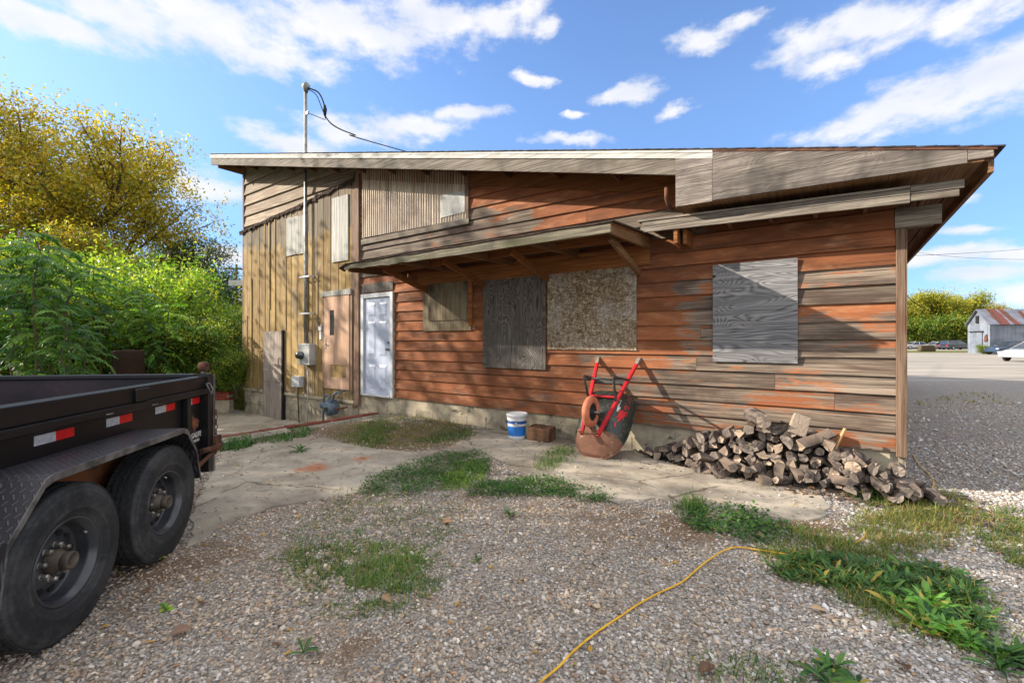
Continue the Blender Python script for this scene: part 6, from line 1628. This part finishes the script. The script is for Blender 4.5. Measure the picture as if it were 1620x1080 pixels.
many([(1210, 895), (1260, 880), (1330, 890), (1420, 900), (1500, 900), (1560, 960), (1550, 1030), (1490, 1010), (1420, 950), (1330, 930), (1250, 925)], 130, .115, .020, WD, 200)
many([(1400, 960), (1450, 950), (1540, 990), (1570, 1030), (1500, 1030)], 26, .13, .026, [C(92, 142, 58), C(108, 156, 64)], 400)
many([(1560, 1060), (1620, 1030), (1660, 1090)], 8, .14, .022, WD, 500)
many([(1280, 1050), (1400, 1060), (1420, 1100), (1290, 1100)], 7, .12, .02, WD, 600)
v, f, c_ = cat(*parts); tag(np_mesh('broadleaf_weeds', v, f, c_, M['grass'], True), 'dense dark green broad-leaved weeds sprawling over the gravel at lower right', 'weeds', kind='stuff')

# ---- fallen leaves
BRN = [C(150, 120, 92), C(128, 98, 72), C(168, 140, 112), C(112, 84, 62), C(176, 140, 70)]
def leaf_obj(px, py, L, w, colr, az, label, tilt=.3, cup=.9):
    n_ = 8; vs = []; fs = []
    for i in range(n_ + 1):
        u = i / n_; wd = w * math.sin(min(1, u * 1.08) * math.pi) ** .7 * (.95 + .12 * math.sin(i * 2.3)) / 2 + .001
        for j, sgn in enumerate((-1, -.5, 0, .5, 1)): vs.append(((u - .5) * L, sgn * wd, .008 + cup * (abs(sgn) ** 2) * wd * .6 + .10 * L * math.sin(u * 3.14 + 1)))
    for i in range(n_):
        for j in range(4): fs.append((i * 5 + j, i * 5 + j + 1, (i + 1) * 5 + j + 1, (i + 1) * 5 + j))
    b = MB(); b.add(vs, fs, [tuple(c * (1.15 if k % 5 == 2 else rng.uniform(.85, 1.05)) for c in colr) for k in range(len(vs))], True)
    o = b.build('fallen_leaf', M['grass'], fix=False); o.location = onground(px, py, .012); o.rotation_euler = (tilt, rng.uniform(-.3, .3), az); tag(o, label, 'leaf', 'large fallen leaves'); return o
TAN = C(158, 132, 108)
for a in ((1313, 876, .085, .075, TAN, .3, 'largest curled tan leaf among the weeds'), (1340, 889, .07, .05, TAN, 1.2, 'tan leaf right beside the largest curled one'), (1344, 908, .075, .035, C(172, 150, 120), 1.9, 'narrow pale leaf standing in the weeds'),
          (1438, 878, .07, .055, C(150, 120, 100), .8, 'pinkish brown leaf at the upper edge of the weeds'), (1391, 934, .05, .04, C(140, 114, 96), .2, 'small brown leaf in the middle of the broad-leaved weeds'), (1294, 967, .075, .035, C(186, 160, 128), -.2, 'pale curled leaf on the gravel below the weeds'),
          (1203, 852, .07, .05, C(140, 110, 88), -.5, 'brown leaf beside the yellow cord'), (1245, 856, .06, .045, C(120, 92, 74), .9, 'dark brown leaf behind the yellow cord'), (709, 830, .08, .06, C(186, 144, 108), .1, 'tan leaf on the gravel in mid yard'),
          (289, 1003, .085, .06, C(140, 112, 96), .5, 'flat brown leaf near the bottom left'), (619, 905, .05, .035, C(160, 122, 80), 1.0, 'brown leaf caught in the grass tuft'), (642, 893, .055, .04, C(180, 148, 116), 2.0, 'pale leaf standing in the grass tuft'),
          (612, 955, .07, .045, C(166, 134, 104), -.6, 'tan leaf at the lower edge of the grass mat'), (1601, 848, .07, .05, C(120, 116, 116), 1.2, 'grey curled leaf near the right edge'), (1470, 836, .09, .035, C(130, 100, 78), .2, 'dark curled leaf right of the dry grass'),
          (1352, 772, .07, .05, C(206, 160, 120), .7, 'light orange leaf at the foot of the firewood'), (1283, 776, .06, .05, C(196, 150, 112), 2.2, 'light tan leaf under the front of the firewood'), (1118, 1066, .09, .05, C(110, 82, 66), .3, 'dark leaf at the bottom edge'),
          (1425, 1060, .08, .06, C(104, 80, 64), 1.3, 'dark brown leaf between bottom weeds'), (905, 700, .05, .035, C(150, 120, 90), .4, 'small leaf on the path by the wheelbarrow'), (1500, 870, .06, .04, C(120, 94, 74), 2.5, 'brown leaf between dry grass and weeds')):
    leaf_obj(*a)
n_ = 2600; P = wedge(1.7, 7.5, 100)[:9000]; P = P[nr.random(len(P)) < .10 + .5 * blob(P[:, 0], P[:, 1], DIRT)]; s_ = P[:, 0] * UX + P[:, 1] * UY; t_ = DW - (P[:, 0] * NX + P[:, 1] * NY)
P = P[(t_ > .08) & (s_ > CURB + .1) & (P[:, 0] > -4.5)]; nn_ = len(P); L = nr.uniform(.012, .045, nn_)
v, f, c_ = strips(np.column_stack([P, zat(P) + .010]), nr.uniform(0, 6.28, nn_), nr.normal(.1, .3, nn_), L, L * nr.uniform(.25, .7, nn_), nr.uniform(-.3, .8, nn_), 2, (.3, 1, .2), pick(BRN + [C(196, 150, 50)], nn_))
tag(np_mesh('leaf_litter', v, f, c_, M['grass']), 'small brown and yellow leaf litter scattered over the yard', 'leaf litter', kind='stuff')
P = wedge(1.7, 6.5, 60); P = P[nr.random(len(P)) < .12 + .55 * blob(P[:, 0], P[:, 1], DIRT)]; s_ = P[:, 0] * UX + P[:, 1] * UY; t_ = DW - (P[:, 0] * NX + P[:, 1] * NY); P = P[(t_ > .08) & (s_ > CURB + .1) & (P[:, 0] > -4.5)]; nn_ = len(P)
v, f, c_ = strips(np.column_stack([P, zat(P) + .012]), nr.uniform(0, 6.28, nn_), nr.normal(.05, .1, nn_), nr.uniform(.03, .14, nn_), .003, nr.uniform(-.2, .2, nn_), 2, (1, 1, .6), pick([C(120, 94, 70), C(96, 74, 56), C(170, 146, 104)], nn_))
tag(np_mesh('twig_litter', v, f, c_, M['grass']), 'fine dry twigs and grass stems scattered over the yard', 'twigs', kind='stuff')
# ------------------------------------------------------------------ far right: barn, cars, woods
bc = at(1566, 560, 52.0)                            # near corner of the barn
barn = empty('metal_barn', (bc.x, bc.y, 0), R(-3), 'grey metal barn with rust-striped roof and sliding door beyond the lot', 'barn')
EH, RH, GW, LW = 3.45, 5.15, 5.2, 16.0              # local x along the side wall, +y back... gable runs to the left and away
gv = Vector((1.2, 4.0, 0))
def Bp(u, v, z): return (u + gv.x * v, gv.y * v, z)
b = MB(); b.prism([Bp(0, 0, 0), Bp(LW, 0, 0), Bp(LW, 0, EH), Bp(0, 0, EH)], (0, .1, 0)); b.build('side_wall', M['barn_wall'], barn)
b = MB(); b.prism([Bp(0, .01, 0), Bp(0, 1, 0), Bp(0, 1, EH), Bp(0, .5, RH), Bp(0, .01, EH)], (.1, 0, 0)); b.prism([Bp(LW, 0, 0), Bp(LW, 1, 0), Bp(LW, 1, EH), Bp(LW, .5, RH), Bp(LW, 0, EH)], (.1, 0, 0)); b.prism([Bp(0, 1, 0), Bp(LW, 1, 0), Bp(LW, 1, EH), Bp(0, 1, EH)], (0, -.1, 0)); b.build('gable_wall', M['barn_wall'], barn)
b = MB()
for v0, v1, z0_, z1_ in ((-.04, .5, EH - .1, RH + .06), (1.04, .5, EH - .1, RH + .06)):
    b.hexa([Bp(-.3, v0, z0_), Bp(LW + .3, v0, z0_), Bp(LW + .3, v1, z1_), Bp(-.3, v1, z1_), Bp(-.3, v0, z0_ + .07), Bp(LW + .3, v0, z0_ + .07), Bp(LW + .3, v1, z1_ + .07), Bp(-.3, v1, z1_ + .07)])
b.build('roof', M['barn_roof'], barn)
# rusted sheets laid in the roof
for k in range(9):
    u0 = 1.0 + k * 1.55 + rng.uniform(-.2, .2); w_ = rng.uniform(.35, .6); va, vb = (.10, .42) if k % 3 else (.02, .48); b = MB(); f_ = lambda v: EH - .1 + (v + .04) / .54 * (RH - EH + .16) + .075
    b.prism([Bp(u0, va, f_(va)), Bp(u0 + w_, va, f_(va)), Bp(u0 + w_, vb, f_(vb)), Bp(u0, vb, f_(vb))], (0, 0, .02)); b.build('rusty_sheet', M['rust'], barn)
ng = Vector((-gv.y, gv.x, 0)).normalized() * .05
def gp(v, z, o=1): p = Vector(Bp(0, v, z)) + ng * o; return tuple(p)
b = MB(); b.prism([gp(.30, 0), gp(.72, 0), gp(.72, 2.5), gp(.30, 2.5)], tuple(ng * 1.2)); b.build('sliding_door', M['barn_wall'], barn)
b = MB(); b.prism([gp(.25, 2.55), gp(.86, 2.55), gp(.86, 2.68), gp(.25, 2.68)], tuple(ng * 2)); b.build('door_track', M['dark'], barn)
b = MB(); b.prism([gp(.47, 3.6), gp(.58, 3.6), gp(.58, 4.5), gp(.47, 4.5)], tuple(ng * 1.4)); b.build('gable_hatch', M['black_gloss'], barn)
b = MB(); b.prism([gp(.06, 1.5), gp(.20, 1.4), gp(.18, 2.1), gp(.10, 2.3)], tuple(ng * 1.2)); b.build('rust_patch', M['rust'], barn)

M['glass_car'] = plain('car_glass', C(52, 60, 68), C(34, 40, 46), .08, 3, spec=.8)
def car(name, paint, label, pos, rz, kind='sedan', L=4.7):
    root = empty(name, pos, rz, label, 'car', 'cars parked around the lot')
    W2 = .9
    prof_b = [(-.5, .30), (-.5, .62), (-.46, .82), (-.30, .93), (-.05, .95), (.22, .93), (.36, .86), (.47, .74), (.50, .55), (.5, .30)]
    b = MB(); sect = []
    for (x, z) in prof_b: sect.append((x * L, z))
    lower = [(s[0], .24) for s in sect]
    vs = []; 
    ring_ = [(-.5, .32, .86), (-.49, .62, .9), (-.46, .84, .84), (-.32, .93, .80), (.24, .92, .80), (.38, .84, .80), (.47, .72, .82), (.50, .52, .88), (.5, .30, .84)]
    P = [(x * L, z, w) for x, z, w in ring_]; n_ = len(P)
    for sy in (-1, 1):
        for x, z, w in P: vs.append((x, sy * w * .98, z))
    for sy in (-1, 1): vs += [(x, sy * .90, min(z, .55) if i not in (0, n_ - 1) else z) for i, (x, z, w) in enumerate(P)]
    fs = [tuple(range(n_)), tuple(range(2 * n_ - 1, n_ - 1, -1))] + [(i, i + 1, n_ + i + 1, n_ + i) for i in range(n_ - 1)] + [(n_ - 1, 0, n_, 2 * n_ - 1)]
    b.add(vs[:2 * n_], fs, (.5,) * 3)
    body = b.build('body', paint, root, bevel=.07)
    roofp = {'sedan': [(-.36, .90), (-.20, 1.36), (.06, 1.40), (.27, .90)], 'wagon': [(-.47, .88), (-.44, 1.60), (.05, 1.66), (.28, .92)], 'hatch': [(-.44, .88), (-.34, 1.42), (.04, 1.46), (.28, .90)]}[kind]
    b = MB(); q = [(x * L, z) for x, z in roofp]
    b.add([(q[0][0], -.80, q[0][1]), (q[1][0], -.62, q[1][1]), (q[2][0], -.62, q[2][1]), (q[3][0], -.80, q[3][1]), (q[0][0], .80, q[0][1]), (q[1][0], .62, q[1][1]), (q[2][0], .62, q[2][1]), (q[3][0], .80, q[3][1])],
          [(0, 1, 2, 3), (7, 6, 5, 4), (0, 4, 5, 1), (1, 5, 6, 2), (2, 6, 7, 3), (0, 3, 7, 4)]); b.build('windows', M['glass_car'], root, bevel=.03)
    b = MB(); b.prism([(q[1][0] - .03, -.63, q[1][1] - .01), (q[2][0] + .05, -.63, q[2][1] - .01), (q[2][0] + .05, .63, q[2][1] - .01), (q[1][0] - .03, .63, q[1][1] - .01)], (0, 0, .045))
    for sy in (-1, 1):
        for f_ in (0.0, .5, 1.0):
            a = q[0][0] + (q[3][0] - q[0][0]) * (.02 + .96 * f_); c_ = q[1][0] + (q[2][0] - q[1][0]) * f_; b.beam((a, sy * .80, .90), (c_, sy * .635, q[1][1]), .06, .05, up=(0, 1, 0))
    b.build('roof_pillars', paint, root, bevel=.01)
    for x in (-.30, .32):
        for sy in (-1, 1):
            b = MB(); b.lathe([(0, -.10), (.30, -.10), (.33, -.07), (.33, .07), (.30, .10), (.21, .105), (.20, .09), (0, .10)], Matrix.Translation((x * L, sy * .82, .33)) @ Matrix.Rotation(R(90), 4, 'X'), 20, C(40, 40, 40))
            b.lathe([(0, .0), (.19, .0), (.17, .02), (.05, .03), (0, .03)], Matrix.Translation((x * L, sy * .925, .33)) @ Matrix.Rotation(R(-90 * sy), 4, 'X'), 16, C(150, 150, 154)); b.build('wheel', M['vc'], root)
    for sy in (-1, 1):
        b = MB(); b.box(.475 * L, .497 * L, sy * .72 - .14, sy * .72 + .14, .60, .72); b.build('headlight', M['silver'], root, bevel=.02)
        b = MB(); b.box(-.502 * L, -.48 * L, sy * .70 - .14, sy * .70 + .14, .66, .80); b.build('taillight', M['red'], root, bevel=.02)
    return root
def carpaint(n, c): return plain(n, c, tuple(v * .9 for v in c), .25, 2, spec=.6)
WH, DK, BL, SV = carpaint('white_car_paint', C(170, 170, 168)), carpaint('dark_car_paint', C(44, 46, 52)), carpaint('blue_car_paint', C(44, 60, 84)), carpaint('silver_car_paint', C(160, 162, 164))
def gp2(x, dep): return ((x - 810) / F * dep, dep, 0)
car('parked_car', SV, 'white sedan nearest, cut by the right edge in front of the barn', gp2(1641, 33.0), R(190), 'sedan')
car('parked_car', BL, 'dark blue car half hidden behind the near white sedan', gp2(1597, 50.0), R(180), 'hatch', 4.3)
car('parked_car', WH, 'white car farthest left by the corner of the house', gp2(1447, 84.0), R(178), 'sedan')
car('parked_car', WH, 'white car second from the left under the trees', gp2(1482, 82.0), R(182), 'sedan')
car('parked_car', DK, 'long dark wagon parked between the white cars and the barn', gp2(1513, 80.0), R(2), 'wagon', 4.9)
b = MB(); p = Vector(gp2(1470, 66)); b.hexa([p + Vector(q) for q in ((-1.3, 0, 0), (1.2, 0, 0), (1.1, .8, 0), (-1.2, .8, 0), (-1.1, .1, .9), (.9, .1, 1.0), (.8, .7, .95), (-1.0, .7, .9))], C(84, 72, 56)); tag(b.build('brush_pile', M['bark'], bevel=.2), 'low brown brush pile on the grass strip across the lot', 'brush pile')

gf = 'autumn trees behind the far lot'
F1 = make_tree('autumn_tree', 51, 11.8, .3, 15000, .33, [C(160, 152, 46), C(132, 138, 42), C(178, 166, 62), C(104, 122, 42)], .9, levels=4, sigma=.8, first=.12, label='broad yellow-green tree just right of the house corner', group=gf)
F2 = make_tree('autumn_tree', 52, 9.5, .25, 12000, .33, [C(176, 144, 50), C(160, 132, 46), C(146, 138, 52), C(128, 128, 52)], .75, levels=4, sigma=.7, first=.15, label='orange-gold tree left of the barn ridge', group=gf)
F3 = bush('autumn_bush', 53, 6.0, 9000, .32, [C(90, 118, 46), C(72, 100, 40), C(116, 136, 54), C(150, 148, 56)], 'green undergrowth bush below the yellow trees', gf)
place(F1, 1470, 0, 97, .2); place(F2, 1537, 0, 98, 1.0); place(F3, 1440, 0, 91, 0)
seen = set()
for i, (o, x, dep, rz, s_) in enumerate(((F1, 1436, 96, 2.0, .95), (F1, 1505, 100, 4.0, 1.0), (F1, 1400, 99, 3.0, 1.0), (F1, 1350, 100, .9, 1.1), (F2, 1570, 104, 2.0, 1.0), (F2, 1600, 106, 3.0, .88), (F2, 1640, 104, 4.5, .85), (F1, 1690, 104, 1.5, .8), (F1, 1760, 100, 2.5, .85),
                                         (F3, 1465, 91, 1.0, 1.0), (F3, 1490, 92, 2.0, 1.1), (F3, 1515, 91, 3.0, 1.0), (F3, 1545, 93, 4.0, 1.15), (F3, 1415, 91, 5.0, 1.0), (F3, 1380, 92, 0.4, 1.1), (F3, 1590, 100, 5.5, 1.2), (F3, 1640, 98, 2.5, 1.2), (F3, 1700, 96, 1.4, 1.2))):
    c_ = copy_tree(o); place(c_, x, 0, dep, rz, s_)
    tag(c_, ['yellow tree partly behind the house corner', 'yellow-green tree between the broad one and the orange-gold one', 'yellow tree hidden by the house', 'yellow tree well behind the house', 'gold tree peeping over the left slope of the barn roof', 'gold tree over the middle of the barn roof', 'gold tree over the right of the barn roof',
             'yellow tree beyond the right edge', 'yellow tree far beyond the right edge', 'green bush behind the leftmost white car', 'green bush behind the second white car', 'green bush behind the dark wagon', 'green bush against the left side of the barn', 'green bush behind the house corner', 'green bush hidden by the house', 'green bush behind the barn', 'green bush behind the right of the barn', 'green bush beyond the right edge'][i])
c_ = copy_tree(F3); place(c_, 1556, 0, 51, .4, .18); tag(c_, 'low green shrub growing at the barn door')
# power lines on the right and a pole on the left
b = MB(); b.tube(bez([at(1330, 408, 30), at(1500, 402, 45), at(1620, 394, 60), at(1760, 380, 70)], 30), .02, 5); w1_ = b.build('power_line', M['dark']); tag(w1_, 'upper thin power line crossing the sky right of the house', 'wire', 'power lines')
b = MB(); b.tube(bez([at(1380, 388, 40), at(1480, 403, 45), at(1560, 409, 48), at(1700, 412, 55)], 30), .016, 5); w2_ = b.build('power_line', M['dark']); tag(w2_, 'lower thin power line sagging right of the house', 'wire', 'power lines')
up_ = empty('utility_pole', (at(374, 540, 45).x, 45, 0), .1, 'wooden utility pole with crossarm far left of the house', 'utility pole')
b = MB(); b.tube([(0, 0, 0), (0, 0, 9.1)], [.16, .11], 10, C(90, 76, 62)); b.build('pole', M['bark'], up_)
b = MB(); b.box(-1.1, 1.1, -.14, -.04, 8.55, 8.7, C(90, 76, 62)); b.build('crossarm', M['bark'], up_)
for x in (-.9, -.4, .4, .9): b = MB(); b.lathe([(0, 0), (.05, 0), (.06, .06), (.04, .12), (0, .13)], Matrix.Translation((x, -.09, 8.7)), 8, C(150, 150, 150)); b.build('insulator', M['vc'], up_)
sh_ = empty('neighbouring_shed', (-11.9, 20, 0), 0, 'pale shed corner with white eave behind the left end of the house', 'shed')
b = MB(); b.box(0, 7, 0, 6, -.5, 3.75, C(150, 150, 140)); b.build('wall', M['vc'], sh_)
b = MB(); b.hexa([(-.35, -.4, 3.85), (7.3, -.4, 3.85), (7.3, 6.4, 3.85), (-.35, 6.4, 3.85), (-.35, -.4, 4.1), (7.3, -.4, 4.1), (7.3, 6.4, 4.6), (-.35, 6.4, 4.6)], C(206, 204, 198)); b.build('roof', M['vc'], sh_)
b = MB(); b.box(.12, .5, -.03, .0, 1.0, 3.3, C(70, 90, 80)); b.build('window', M['glass'], sh_)
# small wire ends at the corner of the house
b = MB(); q0 = SW(S_R, -.2, 2.0); b.tube(bez([SW(S_R + .01, -.25, 2.25), SW(S_R + .02, -.3, 1.95), SW(S_R + .2, -.4, 1.78), SW(S_R + .24, -.4, 1.84)], 12), .004, 5); tag(b.build('loose_wire', M['dark']), 'loose wire end sticking out behind the right corner post', 'wire')
